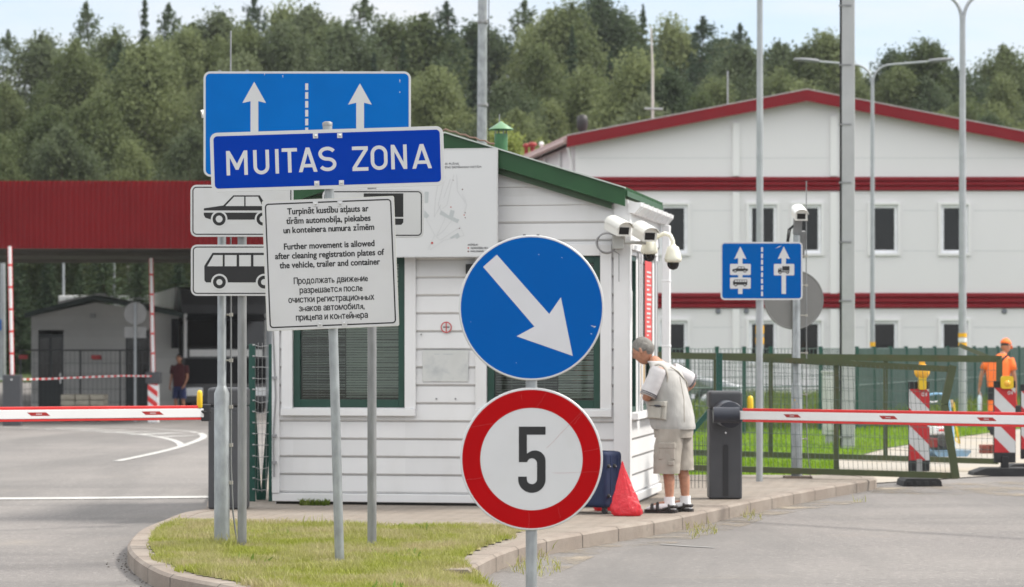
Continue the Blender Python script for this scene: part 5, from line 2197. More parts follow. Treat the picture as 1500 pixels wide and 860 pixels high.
# front windows
def front_window(a, b, bl_tilt, seed, split):
    w = 0.065
    f = MB()
    for (q0, q1, r0, r1) in ((a + .001, a + w, wz0 + .001, wz1 - .001), (b - w, b - .001, wz0 + .001, wz1 - .001), (a + w, b - w, wz0 + .001, wz0 + w + 0.01), (a + w, b - w, wz1 - w, wz1 - .001)):
        f.box(q0, q1, -0.012, 0.06, r0, r1)
    fo = f.build('window', DGREEN, booth, 0.004)
    c = MB()
    e = 0.105
    c.box(a - e, a - 0.001, -0.048, -0.0235, wz0 - 0.01, wz1 + e)
    c.box(b + 0.001, b + e, -0.048, -0.0235, wz0 - 0.01, wz1 + e)
    c.box(a, b, -0.048, -0.0235, wz1 + 0.001, wz1 + e)
    c.box(a - e, b + e, -0.075, -0.0235, wz0 - 0.075, wz0 - 0.011)
    c.build('casing', BTRIM, fo, 0.004)
    g = MB()
    g.box(a + w, b - w, 0.015, 0.021, wz0 + w + 0.01, wz1 - w)
    g.build('pane', GLASS, fo)
    rnd = random.Random(seed)
    s = MB()
    z = wz0 + 0.1
    i = 0
    while z < wz1 - 0.07:
        for (ua, ub, tl0) in ((a + w + .01, a + (b - a) * split - 0.01, bl_tilt[0]), (a + (b - a) * split, b - w - .01, bl_tilt[1])):
            tl = tl0 + rnd.uniform(-0.16, 0.16)
            sg_ = rnd.uniform(-0.005, 0.005)
            dy, dz = 0.0115 * math.cos(tl), 0.0115 * math.sin(tl)
            s._add([(ua, 0.055 - dy, z - dz), (ub, 0.055 - dy, z - dz + sg_), (ub, 0.055 + dy, z + dz + sg_), (ua, 0.055 + dy, z + dz)], [(0, 1, 2, 3)], 0)
        z += 0.0235
        continue
        tl = 0
        sag = rnd.uniform(-0.004, 0.004)
        dy, dz = 0.0115 * math.cos(tl), 0.0115 * math.sin(tl)
        y0 = 0.055
        s._add([(a + w + .01, y0 - dy, z - dz), (b - w - .01, y0 - dy, z - dz + sag), (b - w - .01, y0 + dy, z + dz + sag), (a + w + .01, y0 + dy, z + dz)], [(0, 1, 2, 3)], 0)
        z += 0.0235
        i += 1
    for u in (a + 0.22, (a + b) / 2, b - 0.22):
        s.tube([(u, 0.043, wz0 + 0.08), (u, 0.043, wz1 - 0.07)], 0.0012, 4, 0, False, False)
    s.build('blind', BLIND, fo)
    return fo


front_window(fw[0][0], fw[0][1], (0.30, 0.75), 3, 0.46)
front_window(fw[1][0], fw[1][1], (0.22, 0.75), 5, 0.62)
# a shelf inside the left window with dark small things
m_ = MB()
m_.box(fw[0][0] + 0.1, fw[0][1] - 0.05, 0.15, 0.55, wz0 - 0.03, wz0)
m_.build('desk', WOOD, booth)
m_ = MB()
m_.box(fw[1][0], fw[1][1], 0.15, 0.55, wz0 - 0.03, wz0)
m_.build('desk', WOOD, booth)

# side windows towards the right lane
for j, (a, b) in enumerate(sv):
    f = MB()
    w = 0.05
    for (q0, q1, r0, r1) in ((a + .001, a + w, ZS + .001, ZST - .001), (b - w, b - .001, ZS + .001, ZST - .001), (a + w, b - w, ZS + .001, ZS + w), (a + w, b - w, ZST - w, ZST - .001)):
        f.box(-0.05, 0.005, q0, q1, r0, r1)
    zt_ = bv(930, 508)[1]
    f.box(-0.05, 0.006, a + w, b - w, zt_ - 0.05, zt_ + 0.05)
    fo = f.build('window', DGREEN, booth, 0.003)
    c = MB()
    c.box(0.0235, 0.04, a - 0.035, a - 0.001, ZS, ZST + 0.04)
    c.box(0.0235, 0.04, b + 0.001, b + 0.04, ZS, ZST + 0.04)
    c.box(0.0235, 0.055, a - 0.04, b + 0.06, ZST + 0.041, ZST + 0.09)
    c.box(0.0235, 0.10, a - 0.02, b + 0.04, ZS - 0.06, ZS - 0.001)
    c.build('casing', BTRIM, fo, 0.003)
    g = MB()
    g.box(-0.03, -0.024, a + w, b - w, ZS + w, zt_ - 0.05)
    g.box(-0.03, -0.024, a + w, b - w, zt_ + 0.05, ZST - w)
    g.build('pane', GLASS, fo)
    if j == 0:
        n_ = MB()
        n_.box(-0.023, -0.020, b - w - 0.1, b - w - 0.02, zt_ + 0.06, zt_ + 0.52)
        n_.build('notice', PAPER, fo)
    else:
        n_ = MB()
        n_.box(-0.023, -0.02, a + 0.2, a + 0.62, ZS + 0.12, zt_ - 0.06)
        n_.build('notice', CARD, fo)
# red banner with white lettering hung between the side windows
v0, v1 = bv(935.5)[0], bv(945)[0]
bzt, bzb = bv(940, 383)[1], bv(940, 500)[1]
m_ = MB()
m_.box(0.058, 0.064, v0, v1, bzb, bzt)
bant = thing("banner", "narrow red banner with white lettering hung between the side windows", "banner", BC, -BA)
ban = m_.build("banner_sheet", BANNER, bant)
m_ = MB()
rnd = random.Random(2)
z = bzb + 0.05
while z < bzt - 0.1:                        # unreadable white letters seen edge on
    h = rnd.choice([0.025, 0.03, 0.034])
    ln = rnd.uniform(0.12, 0.34)
    m_.box(0.0645, 0.0665, v0 + 0.1, v0 + 0.1 + ln, z, z + h * 0.6)
    z += h + 0.012
m_.build('lettering', SIGNW, ban)

# roof
roof_y0, roof_y1 = -0.16, BD + 0.15
RT = 0.05
m_ = MB()
ur, ul = 0.035, BU0 - 0.035


def rz(u):
    return zridge + 0.055 - BSL * abs(u - ridge_u)


n = 26
for (ua, ub) in ((ridge_u, ur), (ul, ridge_u)):
    m_.prism([(ua, rz(ua)), (ub, rz(ub)), (ub, rz(ub) + RT), (ua, rz(ua) + RT)], roof_y0, roof_y1)
    # ribs of the sheet run down the slope
    for k in range(14):
        y = roof_y0 + 0.05 + (roof_y1 - roof_y0 - 0.1) * k / 13
        m_._add([(ua, y - 0.02, rz(ua) + RT + .001), (ub, y - 0.02, rz(ub) + RT + .001), (ub, y, rz(ub) + RT + 0.028), (ua, y, rz(ua) + RT + 0.028), (ub, y + 0.02, rz(ub) + RT + .001), (ua, y + 0.02, rz(ua) + RT + .001)], [(0, 1, 2, 3), (3, 2, 4, 5)], 0)
rfo = m_.build('roof', ROOFG, booth)
m_ = MB()
for (ua, ub) in ((ridge_u, ur - 0.02), (ul, ridge_u)):
    m_.prism([(ua, rz(ua) - 0.1), (ub, rz(ub) - 0.1), (ub, rz(ub) + RT + 0.012), (ua, rz(ua) + RT + 0.012)], roof_y0 - 0.025, roof_y0 - 0.002)
m_.build('barge_board', ROOFG, rfo, 0.003)
m_ = MB()
for (ua, ub) in ((ridge_u, -0.12), (BU0 + 0.1, ridge_u)):
    m_.prism([(ua, rz(ua) - 0.16), (ub, rz(ub) - 0.16), (ub, rz(ub) - 0.101), (ua, rz(ua) - 0.101)], -0.1, -0.06)
    m_.prism([(ua, rz(ua) - 0.02), (ub, rz(ub) - 0.02), (ub, rz(ub) - 0.002), (ua, rz(ua) - 0.002)], roof_y0 + 0.005, -0.055)
m_.build('soffit', SOFFIT, rfo)
m_ = MB()
for (ua, ub) in ((ridge_u, ur - 0.02), (ul, ridge_u)):
    m_.prism([(ua, rz(ua) + RT + 0.014), (ub, rz(ub) + RT + 0.014), (ub, rz(ub) + RT + 0.026), (ua, rz(ua) + RT + 0.026)], roof_y0 - 0.05, roof_y0 + 0.1)
m_.build('flashing', mat('flashing_pale', (0.55, 0.6, 0.55), 0.35, 0.4), rfo)
# rope of cable and white clips along the ridge, seen above the map board
m_ = MB()
p_ = []
for k in range(12):
    u = ridge_u - 0.05 + 0.5 * k / 11
    p_.append((u, roof_y0 + 0.02, rz(u) + RT + 0.045 + 0.012 * (k % 2)))
m_.tube(p_, 0.008, 6)
m_.build('roof_cable', mat('rusty_wire', (0.2, 0.12, 0.09), 0.7), rfo)
# gutter and downpipe
m_ = MB()
ug = 0.0265
zg_ = bv(930, 305)[1] - 0.035
gp = [(ug + 0.0, zg_ + 0.045), (ug + 0.0, zg_ - 0.04), (ug + 0.06, zg_ - 0.045), (ug + 0.115, zg_ + 0.02), (ug + 0.12, zg_ + 0.055)]
m_.prism(gp, -0.06, BD + 0.12, 0, 'xz')
for k in range(7):
    y = 0.1 + k * 0.36
    q = [(a + (0.006 if a > ug + 0.03 else 0), b + (0.004 if b > zg_ + .03 else -0.004)) for a, b in gp]
    m_.prism(q, y, y + 0.02)
m_.build('gutter', BTRIM, booth, 0.003)
m_ = MB()
m_.box(0.0235, 0.026, 0.0, BD + 0.1, zg_ - 0.16, zg_ - 0.0)
m_.build('eaves_board', BTRIM, booth)
m_ = MB()
vd = BD - 0.05
m_.box(0.05, 0.13, vd - 0.05, vd + 0.06, 0.25, zg_ - 0.05)
for z in (0.6, 1.45, 2.1):
    m_.box(0.046, 0.135, vd - 0.056, vd + 0.066, z, z + 0.03)
m_.build('downpipe', BTRIM, booth, 0.012)
# black brackets along the far edge of the side wall
m_ = MB()
for k in range(5):
    z = 0.25 + k * BOARD
    m_.box(0.026, 0.05, BD - 0.14, BD - 0.1, z, z + 0.035)
m_.build('wall_clip', RUB, booth)

# chimney vent with a pointed green cap
uc, zc = bu(724, 250)[0], 0
m_ = MB()
yc = 0.35
ztp = bu(724, 192)[1]
m_.tube([(uc, yc, rz(uc) - 0.05), (uc, yc, ztp)], 0.062, 14)
vo = m_.build('vent_pipe', mat('vent_green', (0.055, 0.17, 0.07), 0.4, 0, 0.06, 6), rfo)
m_ = MB()
m_.lathe([(0.001, ztp + 0.12), (0.115, ztp + 0.045), (0.118, ztp + 0.038), (0.001, ztp + 0.04)], (uc, yc, 0), 16)
m_.build('cap', LIGHTG, vo)
m_ = MB()
for a in range(4):
    m_.box(uc + 0.055 * math.cos(a * 1.57 + .6) - 0.005, uc + 0.055 * math.cos(a * 1.57 + .6) + 0.005, yc + 0.055 * math.sin(a * 1.57 + .6) - 0.005, yc + 0.055 * math.sin(a * 1.57 + .6) + 0.005, ztp - 0.02, ztp + 0.06)
m_.tube([(uc - 0.035, yc + 0.06, ztp - 0.1), (uc - 0.025, yc + 0.06, ztp + 0.19)], 0.006, 6)
m_.build('cap_stay', GALVD, vo)

# the map board
MO = -0.235                                  # the board stands proud of the roof edge on brackets
u0, u1 = bu(478, 300, MO)[0], bu(728, 300, MO)[0]
mz0, mz1 = bu(728, 375, MO)[1], bu(728, 218, MO)[1]
mapo = thing('map_board', 'large white site map board fixed high on the white booth', 'sign board', BC, -BA)
m_ = MB()
m_.box(u0, u1, MO, MO + 0.014, mz0, mz1)
m_.build('panel', mat('map_white', (0.64, 0.65, 0.66), 0.35, 0, 0.02, 2), mapo, 0.002)
m_ = MB()
for (q0, q1, r0, r1) in ((u0 - .008, u0, mz0 - .008, mz1 + .008), (u1, u1 + .008, mz0 - .008, mz1 + .008), (u0, u1, mz1, mz1 + .008), (u0, u1, mz0 - .008, mz0)):
    m_.box(q0, q1, MO - 0.002, MO + 0.014, r0, r1)
m_.build('edge', ALU, mapo)
for uu in (u0 + 0.25, u1 - 0.25):
    m_ = MB()
    m_.box(uu - 0.02, uu + 0.02, MO + 0.0145, -0.024, mz0 + 0.02, mz0 + 0.06)
    m_.build('bracket', GALVD, mapo)
TXT = mat('map_text', (0.08, 0.08, 0.09), 0.6)
m_ = MB()
yF = MO - 0.0015


def bpt(x, y):
    return bu(x, y, MO)


def btext(s, x0, x1, ybase, yt, mi=0):
    a, z = bpt(x0, ybase)
    b, _ = bpt(x1, ybase)
    write(m_, s, a, b, z, bpt(x0, yt)[1] - z, yF, mi, 0.0005)


btext('PLĀNS', 657.5, 672, 241.4, 238.7)
btext('AS', 651.5, 655.6, 241.4, 238.7)
btext('ENS ŅEMŠANAS VIETĀM', 652, 705, 246.5, 243.7)
btext('APZĪMĒJUMI', 685, 700, 359.8, 357.6)
btext('UGUNSDZĒSĪBAS VIETA', 689.5, 715, 364.6, 362.2)
btext('PLĀNA ATRAŠANĀS', 689.5, 709, 369.4, 367)
m_.build('lettering', TXT, mapo)
m_ = MB()


def bpoly(pts, mi):
    q = [bpt(*p) for p in pts]
    m_.face([(p[0], yF, p[1]) for p in (q if sum((q[i][0] * q[(i + 1) % len(q)][1] - q[(i + 1) % len(q)][0] * q[i][1]) for i in range(len(q))) > 0 else q[::-1])], mi)


bpoly([(646, 308), (658, 316), (660, 307), (666, 309), (664, 318), (673, 322), (670, 327), (644, 314)], 0)
bpoly([(659, 348), (671, 341), (674, 347), (669, 350), (667, 347), (661, 350)], 0)
bpoly([(622, 281), (628, 281), (627, 297), (622, 298)], 0)
bpoly([(622, 308), (629, 316), (625, 320), (621, 318)], 0)
for pts in (((665, 256), (660, 275), (655, 300), (648, 306)), ((669, 256), (670, 280), (684, 300), (680, 312)), ((643, 262), (638, 290), (636, 317)), ((652, 258), (642, 300), (652, 320), (640, 345)), ((625, 322), (637, 345), (645, 352), (672, 334)), ((673, 330), (680, 345), (650, 352), (630, 366)), ((677, 285), (683, 296)), ((636, 318), (646, 300)), ((660, 262), (650, 290)), ((636, 346), (627, 366)), ((664, 320), (650, 338), (640, 346))):
    for a, b in zip(pts[:-1], pts[1:]):
        A, B = Vector(bpt(*a)), Vector(bpt(*b))
        d = (B - A).normalized() * 0.0022
        q = [(A.x - d.y, A.y + d.x), (A.x + d.y, A.y - d.x), (B.x + d.y, B.y - d.x), (B.x - d.y, B.y + d.x)]
        m_.face([(p[0], yF + 0.0004, p[1]) for p in q], 1)
for x, y, r, mi_ in ((633, 356, 0.011, 2), (686, 363.3, 0.0075, 2), (686, 368.3, 0.0075, 3), (660.5, 303.5, 0.006, 2), (680, 315, 0.006, 2), (664, 264, 0.004, 3), (677.5, 277.5, 0.006, 3), (681.5, 311.5, 0.005, 3), (681.5, 319, 0.005, 3), (673, 334.5, 0.005, 3)):
    u, z = bpt(x, y)
    m_.face([(p[0], yF - 0.0003, p[1]) for p in circ(u, z, r, 14)], mi_)
m_.build('drawing', [MAPGREY, MAPLINE, MAPRED, mat('map_brown', (0.14, 0.05, 0.05), 0.6)], mapo)

# no-smoking sticker, faded notice
ns_ = thing('no_smoking_sign', 'small round red no smoking sticker on the booth wall', 'sticker', BC, -BA)
u, z = bu(654.5, 479.5)
m_ = MB()
m_.prism(circ(u, z, 0.05, 32), -0.027, -0.0235)
m_.build('disc', SIGNW, ns_)
m_ = MB()
m_.ring(circ(u, z, 0.052, 40), circ(u, z, 0.042, 40), -0.0275, 0)
m_.box(u - 0.005, u + 0.005, -0.0279, -0.0272, z - 0.042, z + 0.042, 0)
m_.box(u - 0.03, u + 0.03, -0.0277, -0.0271, z - 0.005, z + 0.007, 1)
m_.build('symbol', [mat('sticker_red', (0.5, 0.05, 0.06), 0.5), TXT], ns_, 0)
np_ = MB()
a, b = bu(620, 559), bu(687, 513)
np_.box(a[0], b[0], -0.0305, -0.0235, a[1], b[1])
fn = thing('faded_notice', 'weathered unreadable notice in a clear sleeve on the booth wall', 'notice', BC, -BA)
np_.build('sheet', PAPER, fn, 0.002)
m_ = MB()
for x, y in ((637, 519), (650, 519), (657, 519)):
    a = bu(x, y)
    m_.box(a[0], a[0] + 0.05, -0.0312, -0.0307, a[1] - 0.003, a[1] + 0.004)
m_.build('printing', MAPGREY, fn)
m_ = MB()
for x, y in ((640, 584), (668, 584), (618, 490)):
    a = bu(x, y)
    m_.lathe([(0.001, -0.036), (0.007, -0.034), (0.007, -0.023)], (a[0], 0, a[1]), 8, 0, True, 'y')
m_.build('screw', GALVD, booth)
# black lamp corner and hook half hidden by the round blue sign
m_ = MB()
a = bu(688, 392)
m_.box(a[0] - 0.02, a[0] + 0.09, -0.09, -0.024, a[1] - 0.06, a[1] + 0.03)
m_.build('wall_lamp', RUB, booth)

# cable down the left corner
m_ = MB()
pts = [(BU0 - 0.03, -0.05, 2.0), (BU0 - 0.005, -0.055, 1.55), (BU0 + 0.02, -0.055, 1.0), (BU0 - 0.005, -0.055, 0.6), (BU0 + 0.005, -0.055, 0.25)]
m_.tube(pts, 0.008, 6)
for z in (1.16, 0.62, 0.37):
    m_.box(BU0 - 0.015, BU0 + 0.03, -0.07, -0.046, z, z + 0.025)
m_.build('wall_cable', mat('grey_cable', (0.3, 0.3, 0.31), 0.6), booth)


# ---------------- cameras on the booth corner
def bullet_camera(name, label, px, py, Y, yaw, s=1.0, parent_group=None):
    c = W(px, py, Y)
    o = thing(name, label, 'camera', c, yaw, parent_group)
    L, r = 0.29 * s, 0.072 * s
    m = MB()
    prof = [(-r, -r * 0.75), (r, -r * 0.75), (r, r * 0.35)] + [(r * math.cos(R(a)), r * 0.35 + r * 0.7 * math.sin(R(a))) for a in range(20, 180, 20)] + [(-r, r * 0.35)]
    m.prism(prof, -L * 0.5, L * 0.5, 0, 'xz')
    m.build('housing', CAMW, o, 0.006)
    o.rotation_euler = (R(14), 0, yaw)
    m = MB()                               # sun shield
    q0 = [(r * 1.14 * math.cos(R(a)), r * 0.38 + r * 0.85 * math.sin(R(a))) for a in range(0, 181, 15)]
    q1 = [(r * 1.06 * math.cos(R(a)), r * 0.38 + r * 0.77 * math.sin(R(a))) for a in range(0, 181, 15)]
    n = len(q0)
    for ya, yb in ((-L * 0.66, L * 0.45),):
        vs = [(p[0], ya, p[1]) for p in q0] + [(p[0], yb, p[1]) for p in q0] + [(p[0], ya, p[1]) for p in q1] + [(p[0], yb, p[1]) for p in q1]
        m._add(vs, [(i, i + 1, n + i + 1, n + i) for i in range(n - 1)] + [(2 * n + i + 1, 2 * n + i, 3 * n + i, 3 * n + i + 1) for i in range(n - 1)] + [(i + 1, i, 2 * n + i, 2 * n + i + 1) for i in range(n - 1)], 0)
    m.build('sun_shield', CAMW, o)
    m = MB()
    m.box(-r * 0.68, r * 0.68, -L * 0.5 - 0.004, -L * 0.5 - 0.001, -r * 0.5, r * 0.42)
    m.build('lens_window', GLASSB, o)
    return o


bullet_camera('bullet_camera', 'white bullet camera on the booth corner, left one of the pair', 905, 333, 24.6, R(22), 0.97, 'bullet cameras on the booth corner')
bullet_camera('bullet_camera', 'white bullet camera over the gutter side of the booth, right one of the pair', 944, 341, 24.75, R(18), 0.97, 'bullet cameras on the booth corner')
bk = thing('camera_bracket', 'grey steel bracket carrying the two bullet cameras', 'bracket')
m_ = MB()
p0, p1 = W(902, 355, 24.72), W(946, 356, 24.8)
m_.tube([p0, p1], 0.016, 8)
m_.tube([W(913, 356, 24.73), W(913, 344, 24.66)], 0.02, 8)
m_.tube([W(941, 356, 24.79), W(941, 346, 24.78)], 0.02, 8)
m_.box(p0.x - 0.03, p0.x + 0.07, p0.y - 0.05, p0.y + 0.12, p0.z - 0.06, p0.z + 0.06)
m_.build('arm', mat('bracket_grey', (0.42, 0.42, 0.4), 0.45, 0.3), bk, 0.004)
m_ = MB()
cc = W(889, 356, 24.82)
for j in range(3):
    pts = []
    for k in range(25):
        a = 2 * math.pi * k / 24
        pts.append((cc.x + (0.088 + 0.004 * j) * math.cos(a), cc.y - 0.012 * j, cc.z + (0.095 - 0.004 * j) * math.sin(a)))
    m_.tube(pts, 0.008, 6)
lp = W(902, 340, 24.7)
m_.tube([(cc.x + 0.08, cc.y, cc.z + 0.06), (cc.x + 0.05, cc.y - 0.05, cc.z + 0.11), lp], 0.006, 6)
m_.tube([(cc.x + 0.06, cc.y, cc.z - 0.07), (cc.x + 0.11, cc.y, cc.z - 0.1), (cc.x + 0.11, cc.y, cc.z - 0.35)], 0.005, 6)
tag(m_.build('cable_coil', mat('grey_cable', (0.3, 0.3, 0.31), 0.6)), 'loop of grey cable hung on the booth corner beside the cameras', 'cable')


def dome_camera(label, px, py, Y, arm):
    c = W(px, py, Y)
    o = thing('dome_camera', label, 'camera', c, 0, 'dome cameras on the booth corner')
    m = MB()
    r = 0.078
    m.lathe([(0.022, 0.125), (0.03, 0.11), (0.052, 0.10), (0.06, 0.065), (r * 0.95, 0.02), (r, -0.005), (r * 0.98, -0.03), (r * 0.7, -0.042), (0.001, -0.042)], (0, 0, 0), 22)
    m.build('housing', CAMC, o)
    m = MB()
    m.lathe([(0.056, -0.043), (0.053, -0.07), (0.036, -0.098), (0.001, -0.11)], (0, 0, 0), 18)
    m.build('lens_dome', GLASSB, o)
    m = MB()
    m.tube([Vector(p) - c for p in arm], 0.02, 10)
    m.build('arm', CAMC, o)


a1 = [W(956, 352, 25.1), W(964, 346, 25.0), W(974, 342, 24.95), W(982, 345, 24.93), W(985.5, 353, 24.92), W(986, 364, 24.92)]
dome_camera('cream dome camera on a swan neck arm right of the booth downpipe', 986, 378, 24.92, a1)
a2 = [W(946, 344, 25.3), W(949, 341, 25.1), W(952, 346, 25.0), W(952.5, 352, 24.98)]
dome_camera('cream dome camera hanging under the right bullet camera', 951, 366, 24.98, a2)


# ================================================================== ROAD SIGNS IN FRONT
def tilt_thing(name, label, cat, base, roll, yaw=0.0, group=None):
    o = thing(name, label, cat, base, 0, group)
    o.rotation_euler = (0, roll, yaw)
    return o


def bordered_plate(mb, x0, x1, z0, z1, r, bw, y, m_edge, m_face, depth=0.02, inset=0.0):
    mb.prism(rrect(x0, x1, z0, z1, r), y, y + depth, m_edge)
    mb.face([(p[0], y - 0.0012, p[1]) for p in rrect(x0 + bw, x1 - bw, z0 + bw, z1 - bw, max(0.004, r - bw))], m_face)


def line_border(mb, x0, x1, z0, z1, r, off, w, y, mi):
    A = rrect(x0 + off, x1 - off, z0 + off, z1 - off, max(0.004, r - off))
    B = rrect(x0 + off + w, x1 - off - w, z0 + off + w, z1 - off - w, max(0.003, r - off - w))
    mb.ring(A, B, y, mi)


def flat(mb, poly, y, mi):
    n = len(poly)
    a = sum(poly[i][0] * poly[(i + 1) % n][1] - poly[(i + 1) % n][0] * poly[i][1] for i in range(n))
    if a < 0:
        poly = poly[::-1]
    mb.face([(p[0], y, p[1]) for p in poly], mi)


# ---- 5 km/h and keep-right discs
SY = 13.5
ss = F / SY
sgn = thing('speed_limit_sign', 'pole with blue slanting arrow disc above a red ringed speed limit 5 disc', 'road sign', (X_at(778.5, SY), SY, 0.0))
m_ = MB()
m_.tube([(0, 0.036, -0.1), (0, 0.036, Z_at(350, SY))], 0.0285, 18)
m_.build('pole', GALV, sgn)


def disc(name, px, py, rpx):
    cx, cz, r = (px - 778.5) / ss, Z_at(py, SY), rpx / ss
    m = MB()
    m.lathe([(0.001, 0.0), (r - 0.009, 0.0), (r - 0.008, -0.003), (r - 0.003, -0.003), (r, 0.0), (r + 0.001, 0.016), (r - 0.004, 0.018), (0.001, 0.004)], (cx, 0, cz), 96, 0, True, 'y')
    o = m.build(name, ALU, sgn)
    return o, cx, cz, r


dso, cx_, cz_, r_ = disc('disc', 778.5, 451, 106.5)
m_ = MB()
m_.ring(circ(cx_, cz_, r_ - 0.0035, 96), circ(cx_, cz_, r_ - 0.010, 96), -0.0042, 1)
flat(m_, circ(cx_, cz_, r_ - 0.0095, 96), -0.0036, 0)
m_.build('face', [mat('sign_arrow_blue', (0.001, 0.098, 0.39), 0.42, 0, 0.02, 4, spec=0.05), SIGNW], dso)
k_ = 240.0 / 860


def dpt(x, y):
    return ((660 + x * k_ - 778.5) / ss, Z_at(340 + y * k_, SY))


m_ = MB()
flat(m_, [dpt(*p) for p in ((171, 183), (243, 119), (518, 430), (579, 342), (641, 650), (346, 547), (440, 496))], -0.0048, 0)
m_.build('arrow', mat('sign_arrow_grey', (0.60, 0.60, 0.62), 0.42, 0, 0.03, 5), dso)
m_ = MB()
for pts in (((735, 489), (748, 492), (744, 497)), ((746, 494), (764, 494), (755, 503)), ((735, 530), (744, 534), (738, 537)), ((460, 115), (467, 118), (462, 121)), ((582, 132), (588, 134), (583, 137)), ((88, 565), (98, 570), (92, 573)), ((343, 684), (348, 686), (344, 688)), ((105, 470), (108, 473), (104, 474))):
    flat(m_, [dpt(*p) for p in pts], -0.0045, 0)
m_.build('scratch', SCRATCH, dso)
m_ = MB()
for px in (768, 788):
    m_.box((px - 778.5) / ss - 0.007, (px - 778.5) / ss + 0.007, 0.002, 0.02, Z_at(345.5, SY), Z_at(343, SY))
m_.M = None
m_.build('bolt', GALVD, dso)

dso, cx_, cz_, r_ = disc('disc', 778.5, 672.5, 104.5)
m_ = MB()
ri = 75.0 / ss
m_.ring(circ(cx_, cz_, r_ - 0.0035, 96), circ(cx_, cz_, r_ - 0.011, 96), -0.0040, 1)
m_.ring(circ(cx_, cz_, r_ - 0.0105, 96), circ(cx_, cz_, ri, 96), -0.0044, 0)
flat(m_, circ(cx_, cz_, ri + 0.002, 96), -0.0036, 1)
m_.build('face', [mat('sign_ring_red', (0.40, 0.004, 0.006), 0.42, 0, 0.05, 5, spec=0.05), SIGNW], dso)
k_ = 220.0 / 860


def d5(x, y):
    return ((670 + x * k_ - 778.5) / ss, Z_at(560 + y * k_, SY))


def arcpx(cx, cy, rx, ry, a0, a1, n=14):
    return [(cx + rx * math.cos(R(a0 + (a1 - a0) * i / n)), cy + ry * math.sin(R(a0 + (a1 - a0) * i / n))) for i in range(n + 1)]


five = [(352, 254), (505, 254), (505, 300), (398, 300), (398, 408)] + arcpx(444, 450, 61, 60, 232, 360, 14) + [(505, 560)] + arcpx(426.5, 556, 78.5, 77, 0, 180, 22) + [(348, 540), (398, 540)] + arcpx(427, 556, 29, 27, 180, 0, 14) + [(456, 468)] + arcpx(427, 466, 29, 31, 0, -150, 12) + [(400, 457), (352, 457)]
m_ = MB()
flat(m_, [d5(*p) for p in five], -0.0048, 0)
m_.build('numeral', BLACK, dso)
m_ = MB()
rnd = random.Random(8)
for (a, b) in (((515, 55), (455, 140)), ((722, 160), (510, 380)), ((80, 258), (205, 235)), ((45, 560), (140, 548)), ((725, 398), (820, 376)), ((545, 520), (820, 512)), ((575, 712), (590, 775)), ((410, 745), (412, 845)), ((365, 70), (368, 100)), ((665, 240), (722, 165))):
    A, B = Vector(d5(*a)), Vector(d5(*b))
    nseg = 5
    pts = [A.lerp(B, i / nseg) + Vector((rnd.uniform(-1, 1), rnd.uniform(-1, 1))) * 0.0022 for i in range(nseg + 1)]
    for p, q in zip(pts[:-1], pts[1:]):
        d = (q - p).normalized() * 0.0004
        flat(m_, [(p.x - d.y, p.y + d.x), (p.x + d.y, p.y - d.x), (q.x + d.y, q.y - d.x), (q.x - d.y, q.y + d.x)], -0.0050, 0)
m_.build('scratch', mat('fine_crack', (0.42, 0.12, 0.12), 0.6), dso)

# ---- MUITAS ZONA and the text board on the leaning pole
MY = 18.5
ms_ = F / MY
base = Vector((X_at(497, MY), MY, SW))
LEAN = math.atan2(9.0, 331.0)
cz_sign = tilt_thing('customs_sign', 'leaning pole with blue MUITAS ZONA sign above a white three language notice', 'road sign', base, -R(1.75))
roll = R(1.75)


def ml(px, py):
    """pixel -> local (x, z) on the leaning assembly's plane"""
    p = W(px, py, MY) - base
    c, s = math.cos(roll), math.sin(roll)
    return p.x * c + p.z * s, -p.x * s + p.z * c


m_ = MB()
tx, tz = ml(479, 180)
m_.tube([(0, 0.034, -0.1), (tx, 0.034, tz)], 0.0325, 18)
m_.build('pole', GALV, cz_sign)
m_ = MB()
m_.lathe([(0.034, tz - 0.02), (0.035, tz + 0.004), (0.02, tz + 0.012), (0.001, tz + 0.013)], (tx, 0.034, 0), 16)
m_.build('pole_cap', GALVD, cz_sign)
c0 = ml(479.75, 233.5)
hw, hh = 341.5 / ms_ / 2, 87.0 / ms_ / 2
m_ = MB()
yA = -0.024
bordered_plate(m_, c0[0] - hw, c0[0] + hw, c0[1] - hh, c0[1] + hh, 0.05, 0.024, yA, 0, 1, 0.02)
pan = m_.build('name_panel', [SIGNW, SIGNB3], cz_sign, 0.002)
m_ = MB()
z3 = 400.0 / 860
lets = [('M', 155, 222, 283, 358), ('U', 240, 290, 280, 356), ('I', 309, 320, 278, 353), ('T', 330, 378, 274, 351), ('A', 382, 441, 272, 349), ('S', 445, 501, 268, 348), ('Z', 551, 601, 268, 346), ('O', 609, 662, 264, 344), ('N', 673, 723, 263, 340), ('A', 739, 801, 261, 338)]
STK = 0.0240


